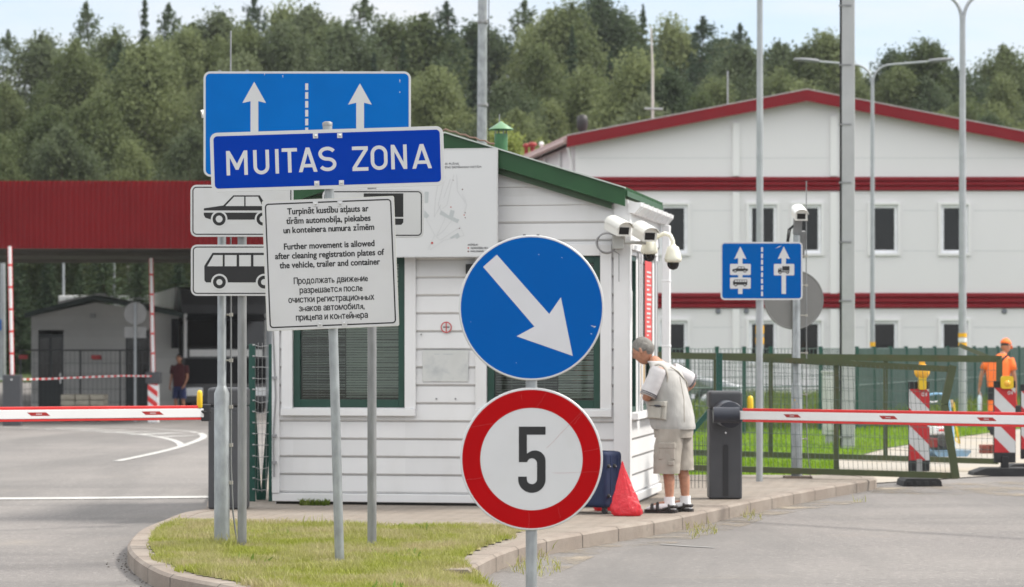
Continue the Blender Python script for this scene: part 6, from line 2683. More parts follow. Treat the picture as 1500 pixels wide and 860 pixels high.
def din(ch, mb, x0, x1, z0, z1, y, mi=0, s=STK):
    """One capital of the road sign alphabet, drawn in its box."""
    w, h, cx = x1 - x0, z1 - z0, (x0 + x1) / 2
    if ch == 'I':
        flat(mb, [(x0, z0), (x1, z0), (x1, z1), (x0, z1)], y, mi)
    elif ch == 'T':
        flat(mb, [(x0, z1), (x1, z1), (x1, z1 - s), (cx + s / 2, z1 - s), (cx + s / 2, z0), (cx - s / 2, z0), (cx - s / 2, z1 - s), (x0, z1 - s)], y, mi)
    elif ch == 'U':
        ro = w / 2
        flat(mb, [(x0, z1)] + circ(cx, z0 + ro, ro, 20, 180, 360) + [(x1, z1), (x1 - s, z1)] + circ(cx, z0 + ro, ro - s, 20, 180, 360)[::-1] + [(x0 + s, z1)], y, mi)
    elif ch == 'O':
        mb.ring(rrect(x0, x1, z0, z1, w * 0.499, 10), rrect(x0 + s, x1 - s, z0 + s, z1 - s, w * 0.499 - s, 10), y, mi)
    elif ch == 'M':
        zb = z0 + 0.22 * h
        flat(mb, [(x0, z0), (x0, z1), (x0 + s, z1), (cx, zb + 1.7 * s), (x1 - s, z1), (x1, z1), (x1, z0), (x1 - s, z0), (x1 - s, z1 - 1.95 * s), (cx + 0.40 * s, zb), (cx - 0.40 * s, zb), (x0 + s, z1 - 1.95 * s), (x0 + s, z0)], y, mi)
    elif ch == 'N':
        flat(mb, [(x0, z0), (x0, z1), (x0 + s, z1), (x1 - s, z0 + 2.0 * s), (x1 - s, z1), (x1, z1), (x1, z0), (x1 - s, z0), (x0 + s, z1 - 2.0 * s), (x0 + s, z0)], y, mi)
    elif ch == 'Z':
        flat(mb, [(x0, z1), (x1, z1), (x1, z1 - s), (x0 + 1.2 * s, z0 + s), (x1, z0 + s), (x1, z0), (x0, z0), (x0, z0 + s), (x1 - 1.2 * s, z1 - s), (x0, z1 - s)], y, mi)
    elif ch == 'A':
        sl = s * 1.06
        dx = cx - sl / 2 - x0
        zi = z0 + h * (cx - x0 - sl) / dx
        flat(mb, [(x0, z0), (x0 + sl, z0), (cx, zi), (cx, z1), (cx - sl / 2, z1)], y, mi)
        flat(mb, [(x1, z0), (x1 - sl, z0), (cx, zi), (cx, z1), (cx + sl / 2, z1)], y, mi)
        e = lambda z: x0 + sl + (cx - x0 - sl) * (z - z0) / (zi - z0)
        za, zb = z0 + 0.19 * h, z0 + 0.19 * h + s * 0.95
        flat(mb, [(e(za), za), (2 * cx - e(za), za), (2 * cx - e(zb), zb), (e(zb), zb)], y, mi)
    elif ch == 'S':
        r = (h - s) / 4
        rx = (w - s) / 2
        zt, zb = z1 - s / 2 - r, z0 + s / 2 + r
        c = [(cx + rx * math.cos(R(a)), zt + r * math.sin(R(a))) for a in range(28, 271, 11)]
        c += [(cx + rx * math.cos(R(a)), zb + r * math.sin(R(a))) for a in range(79, -153, -11)]
        L_, R_ = [], []
        for i in range(len(c)):
            p, q = c[max(0, i - 1)], c[min(len(c) - 1, i + 1)]
            t = Vector((q[0] - p[0], q[1] - p[1])).normalized()
            L_.append((c[i][0] - t.y * s / 2, c[i][1] + t.x * s / 2))
            R_.append((c[i][0] + t.y * s / 2, c[i][1] - t.x * s / 2))
        for i in range(len(c) - 1):
            flat(mb, [L_[i], R_[i], R_[i + 1], L_[i + 1]], y, mi)


for ch, xa, xb, yt, yb in lets:
    pc = ml(260 + (xa + xb) / 2 * z3, 90 + (yt + yb) / 2 * z3)
    w_ = (xb - xa) * z3 / ms_ / 2
    h_ = 77.0 * z3 / ms_ / 2
    din(ch, m_, pc[0] - w_, pc[0] + w_, pc[1] - h_, pc[1] + h_, yA - 0.0022)
m_.build('lettering', SIGNW, pan)


def clip_nut(mb, x, z, y, s=0.017):
    mb.box(x - s, x + s, y - 0.004, y, z - s, z + s, 0)
    mb.lathe([(0.001, y - 0.012), (0.009, y - 0.011), (0.009, y - 0.0041)], (x, 0, z), 10, 0, True, 'y')


for px, py in ((462.5, 199.5), (498, 199), (464.5, 269), (500.5, 268)):
    m_ = MB()
    x, z = ml(px, py)
    clip_nut(m_, x, z, yA - 0.0012)
    m_.build('clamp_bolt', ALU, pan)
# white notice board
rt = R(2.3)
c1 = ml(484.4, 386.2)
sz = 193.5 / ms_ / 2
nb = bpy.data.objects.new('notice_panel', bpy.data.meshes.new('notice_panel'))
m_ = MB()
yB = -0.022
m_.prism(rrect(-sz, sz, -sz * 0.985, sz * 0.985, 0.012), yB, yB + 0.018, 0)
flat(m_, rrect(-sz + 0.004, sz - 0.004, -sz * 0.985 + 0.004, sz * 0.985 - 0.004, 0.01), yB - 0.001, 1)
bpy.data.objects.remove(nb)
nb = m_.build('notice_panel', [mat('sign_edge_cream', (0.6, 0.6, 0.55), 0.5, 0, 0.05, 6), mat('notice_white', (0.58, 0.58, 0.585), 0.5, 0, 0.03, 3, stain=(0.48, 0.47, 0.45), stain_amt=0.4, stain_scale=4)], cz_sign, 0.0015)
nb.location = (c1[0], 0, c1[1])
nb.rotation_euler = (0, -(rt - roll), 0)
m_ = MB()
line_border(m_, -sz, sz, -sz * 0.985, sz * 0.985, 0.045, 0.019, 0.009, yB - 0.0018, 0)
tl = [('Turpināt kustību atļauts ar', 168, 656, 115), ('tīrām automobiļa, piekabes', 162, 668, 172), ('un konteinera numura zīmēm', 145, 690, 227), ('Further movement is allowed', 148, 692, 325), ('after cleaning registration plates of', 95, 750, 380), ('the vehicle, trailer and container', 122, 725, 436), ('Продолжать движение', 207, 652, 533), ('разрешается после', 242, 620, 590), ('очистки регистрационных', 175, 690, 645), ('знаков автомобиля,', 238, 632, 698), ('прицепа и контейнера', 220, 652, 752)]
kz = 860.0 / 210
for s_, xa, xb, yc_ in tl:
    w_ = (xb - xa) / kz / ms_ / 2
    px = 380 + (xa + xb) / 2 / kz
    py = 280 + yc_ / kz
    dx, dy = px - 484.4, py - 386.2
    x = (dx * math.cos(rt) - dy * math.sin(rt)) / ms_
    z = -(dx * math.sin(rt) + dy * math.cos(rt)) / ms_
    write(m_, s_, x - w_, x + w_, z - 0.018, 0.040, yB - 0.0018, 0, 0.0016 if ord(max(s_)) < 0x400 else 0.0011)
m_.build('lettering', BLACK, nb)
for px, py in ((338, 77), (485, 75), (365, 799), (512, 793)):
    m_ = MB()
    dx, dy = 380 + px / kz - 484.4, 280 + py / kz - 386.2
    clip_nut(m_, (dx * math.cos(rt) - dy * math.sin(rt)) / ms_, -(dx * math.sin(rt) + dy * math.cos(rt)) / ms_, yB - 0.001)
    m_.build('clamp_bolt', ALU, nb)
m_ = MB()
for zz_ in (c0[1] + 0.15, c0[1] - 0.15):
    m_.box(c0[0] - 0.16, c0[0] + 0.16, -0.003, 0.0, zz_ - 0.02, zz_ + 0.02)
    m_.lathe([(0.037, zz_ - 0.02), (0.037, zz_ + 0.02)], (tx, 0.034, 0), 14)
m_.build('clamp', ALU, cz_sign)

# ---- the lane sign on two poles with its vehicle plates
LY = 19.9
ls = F / LY
lane = thing('lane_sign', 'large blue two lane arrow sign on two poles with white car, bus and truck plates', 'road sign', (X_at(354, LY), LY, SW))
lx = lambda p: (p - 354) / ls
lz = lambda p: Z_at(p, LY) - SW
for px, top in ((354, 110), (544.5, 112)):
    m_ = MB()
    m_.tube([(lx(px), 0.034, -0.1), (lx(px), 0.034, lz(top))], 0.0335, 18)
    m_.build('pole', GALVD, lane)
yC = -0.02
m_ = MB()
bordered_plate(m_, lx(298.5), lx(602), lz(259), lz(105), 0.05, 0.016, yC, 0, 1, 0.018)
lp_ = m_.build('lane_panel', [SIGNW, SIGNB2], lane, 0.0015)
m_ = MB()
z3 = 400.0 / 860
L3 = lambda x, y: (lx(260 + x * z3), lz(90 + y * z3))
for sx, dy in ((0, 0), (332.5, 5)):
    flat(m_, [L3(x + sx, y + dy) for x, y in ((242.5, 65), (280, 132), (255.5, 126), (255.5, 300), (231, 300), (231, 126), (205, 132))], yC - 0.002, 0)
    m_.build('arrow', SIGNW, lp_)
    m_ = MB()
for k in range(8):
    y0 = 70 + k * 27.8
    flat(m_, [L3(x, y) for x, y in ((403, y0), (412.5, y0), (412.5, y0 + 21), (403, y0 + 21))], yC - 0.002, 0)
for pts in (((273, 37), (276, 37), (275, 46)), ((331, 44), (334, 45), (333, 53)), ((699, 58), (702, 58), (701, 70)), ((699, 95), (703, 97), (700, 101))):
    flat(m_, [L3(*p) for p in pts], yC - 0.002, 0)
m_.build('lane_line', SIGNW, lp_)
m_ = MB()
for px in (322, 362, 500, 560):
    m_.box(lx(px) - 0.01, lx(px) + 0.01, -0.012, 0.01, lz(105), lz(105) + 0.012)
m_.build('rim_screw', GALVD, lp_)


def white_plate(name, x0, x1, y0, y1):
    m = MB()
    a, b, c, d = lx(x0), lx(x1), lz(y1), lz(y0)
    m.prism(rrect(a, b, c, d, 0.045), yC, yC + 0.018, 0)
    flat(m, rrect(a + 0.005, b - 0.005, c + 0.005, d - 0.005, 0.04), yC - 0.001, 1)
    line_border(m, a, b, c, d, 0.045, 0.014, 0.008, yC - 0.0018, 2)
    return m.build(name, [ALU, SIGNW, BLACK], lane, 0.001)


KC = 130.0 / 621
C7 = lambda x, y: (lx(270 + x * KC), lz(260 + y * KC))


def wheel_glyph(m, cx, cy, r_out, r_in, r_white):
    c = C7(cx, cy)
    s = KC / ls
    flat(m, circ(c[0], c[1], r_white * s, 32), yC - 0.0026, 1)
    flat(m, circ(c[0], c[1], r_out * s, 32), yC - 0.0030, 0)
    flat(m, circ(c[0], c[1], r_in * s, 24), yC - 0.0034, 1)


car = white_plate('car_plate', 279.5, 430, 271, 347)
m_ = MB()
flat(m_, [C7(*p) for p in ((140, 217), (275, 197), (345, 126), (530, 126), (575, 200), (640, 212), (640, 232), (138, 232))], yC - 0.0020, 0)
flat(m_, [C7(*p) for p in ((138, 247), (640, 247), (640, 280), (610, 296), (190, 296), (150, 283), (139, 265))], yC - 0.0020, 0)
flat(m_, [C7(*p) for p in ((290, 201), (351, 136), (421, 136), (421, 201))], yC - 0.0024, 1)
flat(m_, [C7(*p) for p in ((431, 201), (431, 136), (518, 136), (548, 201))], yC - 0.0024, 1)
wheel_glyph(m_, 246, 292, 46, 24, 58)
wheel_glyph(m_, 553, 292, 46, 24, 58)
m_.build('car_symbol', [BLACK, SIGNW], car)
bus = white_plate('bus_plate', 280, 431, 358.5, 433.5)
m_ = MB()
flat(m_, [C7(*p) for p in ((142, 620), (200, 528), (690, 528), (690, 722), (680, 735), (155, 735), (143, 722))], yC - 0.0020, 0)
for p in (((163, 622), (207, 544), (271, 544), (271, 622)), ((285, 544), (368, 544), (368, 622), (285, 622)), ((386, 544), (468, 544), (468, 622), (386, 622)), ((486, 544), (566, 544), (566, 622), (486, 622)), ((584, 544), (664, 544), (664, 622), (584, 622))):
    flat(m_, [C7(*q) for q in p], yC - 0.0024, 1)
wheel_glyph(m_, 248, 733, 45, 21, 58)
wheel_glyph(m_, 560, 733, 45, 21, 58)
m_.build('bus_symbol', [BLACK, SIGNW], bus)
trk = white_plate('truck_plate', 472.5, 621, 277.5, 348.5)
m_ = MB()
P_ = lambda x, y: (lx(x), lz(y))
flat(m_, [P_(*p) for p in ((533, 283.5), (591, 283.5), (591, 318), (533, 318))], yC - 0.0020, 0)
flat(m_, [P_(*p) for p in ((498, 328), (500, 312), (509, 300), (530, 300), (530, 320), (591, 320.5), (591, 326), (588, 329.5), (498, 330))], yC - 0.0020, 0)
flat(m_, [P_(*p) for p in ((503.5, 313), (511, 303), (518, 303), (518, 313))], yC - 0.0024, 1)
for cx in (513, 568):
    c = P_(cx, 331)
    flat(m_, circ(c[0], c[1], 10.5 / ls, 28), yC - 0.0026, 1)
    flat(m_, circ(c[0], c[1], 8.5 / ls, 28), yC - 0.0030, 0)
    flat(m_, circ(c[0], c[1], 4 / ls, 20), yC - 0.0034, 1)
m_.build('truck_symbol', [BLACK, SIGNW], trk)


# ---- camera masts (left foreground and right)
def camera_mast(label, px, Y, z0, y_neck, y_top, r_lo, r_hi, rod_dx, rod_top, rod_bot, camera, clips, sticker=None):
    x = X_at(px, Y)
    o = thing('camera_mast', label, 'mast', (x, Y, z0))
    m = MB()
    zn, zt = Z_at(y_neck, Y) - z0, Z_at(y_top, Y) - z0
    m.tube([(0, 0, -0.05), (0, 0, zn), (0, 0, zn + 0.05), (0, 0, zn + 0.06), (0, 0, zt)], [r_lo, r_lo, r_hi * 1.1, r_hi, r_hi * 0.93], 18)
    m.build('pole', GALV, o)
    xr_ = rod_dx / F * Y
    m = MB()
    m.tube([(xr_ + 0.05, -0.01, -0.02), (xr_ + 0.015, -0.01, 0.25), (xr_, -0.01, 0.6), (xr_, 0, zn), (xr_ - 0.004, 0, zt), (xr_ - 0.002, 0, Z_at(rod_top, Y) - z0)], 0.0065, 6)
    m.build('lightning_rod', GALVD, o)
    for py in clips:
        m = MB()
        z = Z_at(py, Y) - z0
        rr_ = r_lo if z < zn else r_hi
        m.tube([(rr_ - 0.005, 0, z), (xr_ + 0.012, 0, z)], 0.007, 6)
        m.box(xr_ - 0.013, xr_ + 0.013, -0.016, 0.016, z - 0.013, z + 0.013)
        m.build('rod_clip', mat('clip_steel', (0.42, 0.40, 0.36), 0.5, 0.4), o)
    if sticker:
        z = Z_at(sticker, Y) - z0
        m = MB()
        a = R(-118)
        q = []
        for (du, dz) in ((-0.035, -0.03), (0.035, -0.03), (0.0, 0.035)):
            t = a + du / r_lo
            q.append(((r_lo + 0.002) * math.cos(t), (r_lo + 0.002) * math.sin(t), z + dz))
        m.face(q, 0)
        m.build('warning_sticker', mat('sticker_yellow', (0.8, 0.5, 0.02), 0.5), o)
    return o


LMY = 20.1
camera_mast('galvanised camera mast with thick foot and lightning rod at the left of the grass', 325, LMY, SW, 576, 150, 0.0575, 0.033, 13.5, 45, 770, True, (461, 528, 596, 652, 707, 320, 240))
o = bullet_camera('bullet_camera', 'white camera almost hidden behind the blue lane sign', 331, 169, LMY + 0.03, R(-80), 0.9, 'cameras on the camera masts')
m_ = MB()
m_.tube([W(325, 178, LMY) - o.location, W(325, 160, LMY) - o.location], 0.03, 10)
m_.M = None
b_ = m_.build('mount', GALVD, o)
b_.matrix_parent_inverse = (Matrix.Rotation(R(-80), 4, 'Z') @ Matrix.Rotation(R(14), 4, 'X')).inverted()
RMY = 30.4
camera_mast('galvanised camera mast with yellow warning triangle right of the lane sign', 1167, RMY, SW, 568, 345, 0.062, 0.042, 14.5, 265, 690, True, (322, 375, 418, 462, 517, 578, 643), 589)
m_ = MB()
x = X_at(1167, RMY)
m_.box(x - 0.14, x + 0.16, RMY - 0.14, RMY + 0.14, SW - 0.01, SW + 0.02)
m_.build('base_plate', mat('base_plate_rust', (0.18, 0.14, 0.11), 0.8), bpy.data.objects['camera_mast.001']).matrix_parent_inverse = Matrix.Translation((-x, -RMY, -SW))
o = bullet_camera('bullet_camera', 'white camera looking down the lane from the top of the right mast', 1171, 313, RMY - 0.02, R(3), 0.95, 'cameras on the camera masts')
m_ = MB()
m_.box(-0.06, 0.03, -0.03, 0.05, -0.24, -0.06)
m_.box(0.03, 0.075, -0.02, 0.04, -0.5, -0.2)
m_.build('mount', GALVD, o, 0.004)
m_ = MB()
for k in range(3):
    m_.tube([(-0.02, 0.02, -0.1), (-0.09 - 0.015 * k, 0.0, -0.18), (-0.11 - 0.01 * k, 0, -0.32), (-0.07, 0.02, -0.46 - 0.03 * k)], 0.006, 6)
m_.build('cable', RUB, o)

# ---- small lane sign at the right
RY = 29.6
rs = F / RY
rsg = thing('lane_sign', 'smaller blue lane sign with white car, bus and lorry plates before the hall', 'road sign', (X_at(1113, RY), RY, SW))
qx = lambda p: (p - 1113) / rs
qz = lambda p: Z_at(p, RY) - SW
m_ = MB()
m_.tube([(0, 0.04, -0.05), (0, 0.04, qz(356))], 0.036, 16)
m_.build('pole', GREYPOLE, rsg)
yD = -0.015
m_ = MB()
bordered_plate(m_, qx(1055.5), qx(1175.5), qz(439.5), qz(354.5), 0.045, 0.017, yD, 0, 1, 0.018)
rp_ = m_.build('lane_panel', [SIGNW, mat('sign_mid_blue', (0.001, 0.10, 0.38), 0.42, 0, 0.03, 4, spec=0.05)], rsg, 0.001)
KS = 200.0 / 782
S6 = lambda x, y: (qx(1030 + x * KS), qz(290 + y * KS))
m_ = MB()
for cx in (212, 461):
    flat(m_, [S6(x + cx, y) for x, y in ((0, 278), (35, 350), (12.5, 345), (12.5, 550), (-12.5, 550), (-12.5, 345), (-35, 350))], yD - 0.002, 0)
for k in range(8):
    y0 = 283 + k * 36.2
    flat(m_, [S6(331, y0), S6(342, y0), S6(342, y0 + 26), S6(331, y0 + 26)], yD - 0.002, 0)
for (x0, x1, y0, y1) in ((153, 272, 378, 442), (153, 272, 456, 520), (404, 521, 378, 444)):
    a, b = S6(x0, y1), S6(x1, y0)
    flat(m_, rrect(a[0], b[0], a[1], b[1], 0.012, 4), yD - 0.0026, 0)


def sf(pts, lay=0, mi=1):
    flat(m_, [S6(*p) for p in pts], yD - 0.0032 - 0.0005 * lay, mi)


def sc_(cx, cy, r, lay, mi):
    c = S6(cx, cy)
    flat(m_, circ(c[0], c[1], r * KS / rs, 20), yD - 0.0032 - 0.0005 * lay, mi)


sf(((167, 409), (190, 404), (203, 393), (232, 393), (240, 404), (256, 406), (256, 419), (167, 421)))
sf(((197, 404), (206, 396), (215, 396), (215, 404)), 1, 0)
sf(((219, 404), (219, 396), (230, 396), (235, 404)), 1, 0)
for cx in (183, 238):
    sc_(cx, 419, 9, 2, 1)
    sc_(cx, 419, 4, 3, 0)
sf(((170, 480), (178, 468), (252, 468), (252, 498), (170, 498)))
for k in range(5):
    sf(((181 + k * 14, 471), (192 + k * 14, 471), (192 + k * 14, 481), (181 + k * 14, 481)), 1, 0)
for cx in (186, 238):
    sc_(cx, 498, 9, 2, 1)
    sc_(cx, 498, 4, 3, 0)
sf(((452, 391), (494, 391), (494, 417), (452, 417)))
sf(((427, 424), (429, 408), (437, 401), (449, 401), (449, 420), (494, 420), (494, 426), (427, 427)))
sf(((432, 409), (438, 404), (444, 404), (444, 409)), 1, 0)
for cx in (440, 482):
    sc_(cx, 427, 8.5, 2, 1)
    sc_(cx, 427, 3.5, 3, 0)
flat(m_, [S6(*p) for p in ((414, 290), (432, 278), (450, 273), (434, 282))], yD - 0.002, 0)
m_.build('lane_arrows', [SIGNW, BLACK], rp_)
# ---- grey back of a round sign behind the mast
GY = 33.0
gs = thing('round_sign', 'large grey round sign seen from behind the right camera mast', 'road sign', (X_at(1163.5, GY), GY, 0.02))
m_ = MB()
m_.tube([(0, 0, -0.1), (0, 0, Z_at(398, GY) - .02)], 0.03, 14)
m_.build('pole', mat('dark_pole_steel', (0.2, 0.2, 0.2), 0.5, 0.3), gs)
m_ = MB()
r = 43.5 / F * GY
m_.lathe([(0.001, 0.035), (r - 0.02, 0.035), (r - 0.012, 0.03), (r, 0.03), (r + 0.002, 0.05), (0.001, 0.05)], (0, 0, Z_at(439, GY) - .02), 64, 0, False, 'y')
m_.build('disc', mat('disc_back_grey', (0.215, 0.21, 0.205), 0.5, 0.25, 0.06, 3), gs)

# ================================================================== BARRIERS
def barrier(label, px0, px1, py_base, top_py, arm_px, arm_py, far_px, far_py, Y, far_Y, side_, marks, arm_on_front):
    p = G((px0 + px1) / 2, py_base, SW)
    Yb = p.y
    o = thing('barrier_gate', label, 'barrier', p, 0, 'lowered lane barriers')
    hw_ = (px1 - px0) / 2 / F * Yb
    zt = Z_at(top_py, Yb) - SW
    m = MB()
    m.box(-hw_ * 0.97, hw_ * 0.97, 0, 0.30, 0.0, zt - 0.17)
    m.build('cabinet', CHAR, o, 0.018, 3)
    m = MB()
    m.box(-hw_, hw_, -0.015, 0.315, zt - 0.168, zt)
    m.build('hood', CHAR, o, 0.03, 4)
    if arm_on_front:
        m = MB()
        m.box(-0.025, 0.025, -0.006, -0.001, 0.03, 0.50)
        m.prism(circ(0, 0.5, 0.025, 14, 0, 180), -0.006, -0.001)
        m.build('groove', CHARD, o)
        m = MB()
        m.lathe([(0.001, -0.006), (0.009, -0.006), (0.009, -0.001)], (0, 0, zt - 0.40), 12, 0, False, 'y')
        m.build('lock', CHROME, o)
    else:
        m = MB()
        m.box(-hw_ * 0.68, -hw_ * 0.1, -0.006, -0.001, 0.04, zt - 0.22)
        m.box(hw_ * 0.1, hw_ * 0.68, -0.006, -0.001, 0.04, zt - 0.22)
        m.build('door', CHAR, o, 0.004)
    # the arm
    a = W(arm_px, arm_py, Y)
    b = W(far_px, far_py, far_Y)
    hub = Vector((0, a.y - p.y, a.z - SW)) if arm_on_front else Vector((-hw_ * 0.4, a.y - p.y, a.z - SW))
    A, B = a - p, b - p
    d = (B - A)
    L = d.length
    d.normalize()
    up = Vector((0, 0, 1))
    up = (up - d * up.dot(d)).normalized()
    n = d.cross(up)
    arm_m = MB()

    def bar(m, s0, s1, z0, z1, t0, t1, mi):
        vs = []
        for s in (s0, s1):
            for (t, z) in ((t0, z0), (t1, z0), (t1, z1), (t0, z1)):
                vs.append(A + d * s + n * t + up * z)
        m._add(vs, [(0, 1, 2, 3), (7, 6, 5, 4), (0, 4, 5, 1), (1, 5, 6, 2), (2, 6, 7, 3), (3, 7, 4, 0)], mi)
    s0 = 0.0
    bar(arm_m, s0, L, -0.040, 0.038, -0.022, 0.022, 0)
    arm = arm_m.build('boom_arm', ARMW, o, 0.004, recalc=True)
    m = MB()
    bar(m, s0 + 0.08, L, 0.0385, 0.064, -0.018, 0.018, 0)
    bar(m, s0 + 0.08, L, -0.062, -0.0405, -0.018, 0.018, 0)
    m.build('edge_strip', ARMR, arm, 0.005, recalc=True)
    sg = -1 if n.y > 0 else 1
    m = MB()
    t = 0.0228 * sg
    for px in marks:
        # centre of the mark along the arm
        best = min((i for i in range(400)), key=lambda i: abs(CX + F * (p + A + d * (L * i / 400)).x / (p + A + d * (L * i / 400)).y - px))
        s = L * best / 400
        sl = 0.02
        for (x0, x1, z0, z1, mi_, tt) in ((-0.085, 0.085, -0.014, 0.016, 0, t),):
            q = [A + d * (s + x0 + sl * (1 if d.x > 0 else -1)) + n * tt + up * (z0), A + d * (s + x1 + sl * (1 if d.x > 0 else -1)) + n * tt + up * z0, A + d * (s + x1 - sl * (1 if d.x > 0 else -1)) + n * tt + up * z1, A + d * (s + x0 - sl * (1 if d.x > 0 else -1)) + n * tt + up * z1]
            m.face(q, 0)
        for k in range(4):
            x0 = -0.028 + k * 0.014
            q = [A + d * (s + x0) + n * t * 1.03 + up * (-0.004), A + d * (s + x0 + 0.009) + n * t * 1.03 + up * (-0.004), A + d * (s + x0 + 0.009) + n * t * 1.03 + up * 0.006, A + d * (s + x0) + n * t * 1.03 + up * 0.006]
            m.face(q, 1)
    m.build('red_mark', [mat('mark_dark_red', (0.36, 0.02, 0.02), 0.45), SIGNW], arm, recalc=False)
    # hub / clamp
    m = MB()
    if arm_on_front:
        yy = A.y
        m.tube([(-hw_ * 1.02, yy + 0.01, A.z), (A.x + 0.02, yy + 0.01, A.z)], 0.075, 22)
        m.lathe([(0.001, yy + 0.055), (0.125, yy + 0.06), (0.128, -0.018)], (0, 0, A.z), 32, 0, True, 'y')
        m.build('arm_hub', mat('hub_blue_black', (0.026, 0.030, 0.045), 0.42), o, 0.008)
    else:
        m.box(-hw_ * 1.04, -hw_ * 0.6, A.y - 0.05, A.y + 0.06, A.z - 0.075, A.z + 0.075)
        m.build('arm_hub', CHARD, o, 0.01)
    return o, p, A, d, up


bo, bp_, bA, bd, bup = barrier('lowered red and white barrier with charcoal cabinet at the right of the booth', 1038, 1088, 731, 573, 1080, 608, 1700, 618.5, 25.55, 22.3, 1, (1163, 1303, 1447, 1590), True)
# yellow flashing lamp standing on the arm
m_ = MB()
c = W(1099, 592, 25.75) - bp_
m_.lathe([(0.026, -0.07), (0.03, -0.06), (0.028, 0.05), (0.02, 0.075), (0.001, 0.08)], tuple(c), 16)
m_.build('flash_lamp', YEL, bo)
bo, bp_, bA, bd, bup = barrier('lowered red and white barrier with charcoal cabinet at the left of the island', 304, 362, 746, 568, 306, 604.5, -180, 609, 24.15, 22.6, -1, (222, 55, -110), False)
m_ = MB()
c = W(292.5, 585, 24.1) - bp_
m_.lathe([(0.022, -0.075), (0.026, -0.065), (0.024, 0.055), (0.017, 0.078), (0.001, 0.082)], tuple(c), 16)
lmp = m_.build('flash_lamp', YEL, bo)
m_ = MB()
m_.tube([(c.x, c.y, c.z - 0.07), (c.x + 0.005, c.y, c.z - 0.1), (c.x + 0.04, c.y, c.z - 0.115), (c.x + 0.09, c.y + 0.03, c.z - 0.11)], 0.014, 8)
m_.build('bracket', RUB, lmp)

# ================================================================== GATES AND SHORT FENCES BY THE BOOTH
def member(mb, a, b, w, t=None, mi=0):
    """square steel member between two points"""
    a, b = Vector(a), Vector(b)
    t = t or w
    d = (b - a).normalized()
    u = Vector((0, 1, 0))
    u = (u - d * u.dot(d)).normalized()
    v = d.cross(u)
    vs = []
    for p in (a, b):
        for (i, j) in ((-1, -1), (1, -1), (1, 1), (-1, 1)):
            vs.append(p + u * (i * t / 2) + v * (j * w / 2))
    mb._add(vs, [(0, 1, 2, 3), (7, 6, 5, 4), (0, 4, 5, 1), (1, 5, 6, 2), (2, 6, 7, 3), (3, 7, 4, 0)], mi)


def net(mb, a, b, c, d, nu, nv, r):
    """wires over the quad a(bottom left) b(bottom right) c(top right) d(top left)"""
    a, b, c, d = map(Vector, (a, b, c, d))
    for i in range(1, nu):
        t = i / nu
        mb.tube([a.lerp(b, t), d.lerp(c, t)], r, 4, 0, False, False)
    off = Vector((0, -2 * r, 0))
    for i in range(1, nv):
        t = i / nv
        mb.tube([a.lerp(d, t) + off, b.lerp(c, t) + off], r, 4, 0, False, False)


ga = thing('swing_gate', 'nearer olive green wire gate with a bent end frame standing open', 'gate', (0, 0, 0), 0, 'open olive gates of the right lane')
BL, BR, TR, TL = W(960, 683.5, 31.1), W(1403, 697, 29.5), W(1393, 541, 29.5), W(960, 519, 31.1)
m_ = MB()
KN = W(1383, 592, 29.5)
member(m_, BL, BR, 0.066, 0.05)
member(m_, TL, W(1165, 528.5, 30.35), 0.064, 0.05)
member(m_, W(1165, 528.5, 30.35), TR, 0.064, 0.05)
member(m_, TR + Vector((0.02, 0, 0.04)), KN, 0.08, 0.055)
member(m_, KN, BR + Vector((-0.02, 0, -0.03)), 0.08, 0.055)
m_.build('frame', OLIVE, ga, recalc=True)
for px, b0, t0 in ((1049, 686, 523), (1225, 692, 532)):
    t = (px - 960) / (1403 - 960)
    Yy = 31.1 + (29.5 - 31.1) * t
    m_ = MB()
    member(m_, W(px, b0, Yy), W(px, t0, Yy), 0.055, 0.04)
    m_.build('upright', OLIVE, ga, recalc=True)
m_ = MB()
net(m_, BL, W(1400, 697, 29.5), W(1386, 541, 29.5), TL, 64, 9, 0.0023)
m_.build('wire_mesh', WIRE, ga)

gb_ = thing('swing_gate', 'farther olive green wire gate with a braced corner behind the nearer one', 'gate', (0, 0, 0), 0, 'open olive gates of the right lane')
BL2, BR2, TR2, TL2 = W(960, 661, 36.2), W(1462, 676, 34.2), W(1464, 526, 34.2), W(960, 521, 36.2)
m_ = MB()
member(m_, BL2, BR2, 0.07, 0.05)
member(m_, TL2, TR2 + Vector((0.03, 0, 0)), 0.085, 0.05)
member(m_, TR2, BR2, 0.07, 0.05)
member(m_, W(1406, 506, 34.6), W(1452, 525, 34.25), 0.05, 0.04)
m_.build('frame', OLIVE, gb_, recalc=True)
for px, b0 in ((1129, 665), (1297, 670)):
    t = (px - 960) / (1462 - 960)
    Yy = 36.2 - 2.0 * t
    m_ = MB()
    member(m_, W(px, b0, Yy), W(px, 523, Yy), 0.055, 0.04)
    m_.build('upright', OLIVE, gb_, recalc=True)
m_ = MB()
net(m_, BL2, BR2, TR2, TL2, 66, 9, 0.0023)
m_.build('wire_mesh', WIRE, gb_)

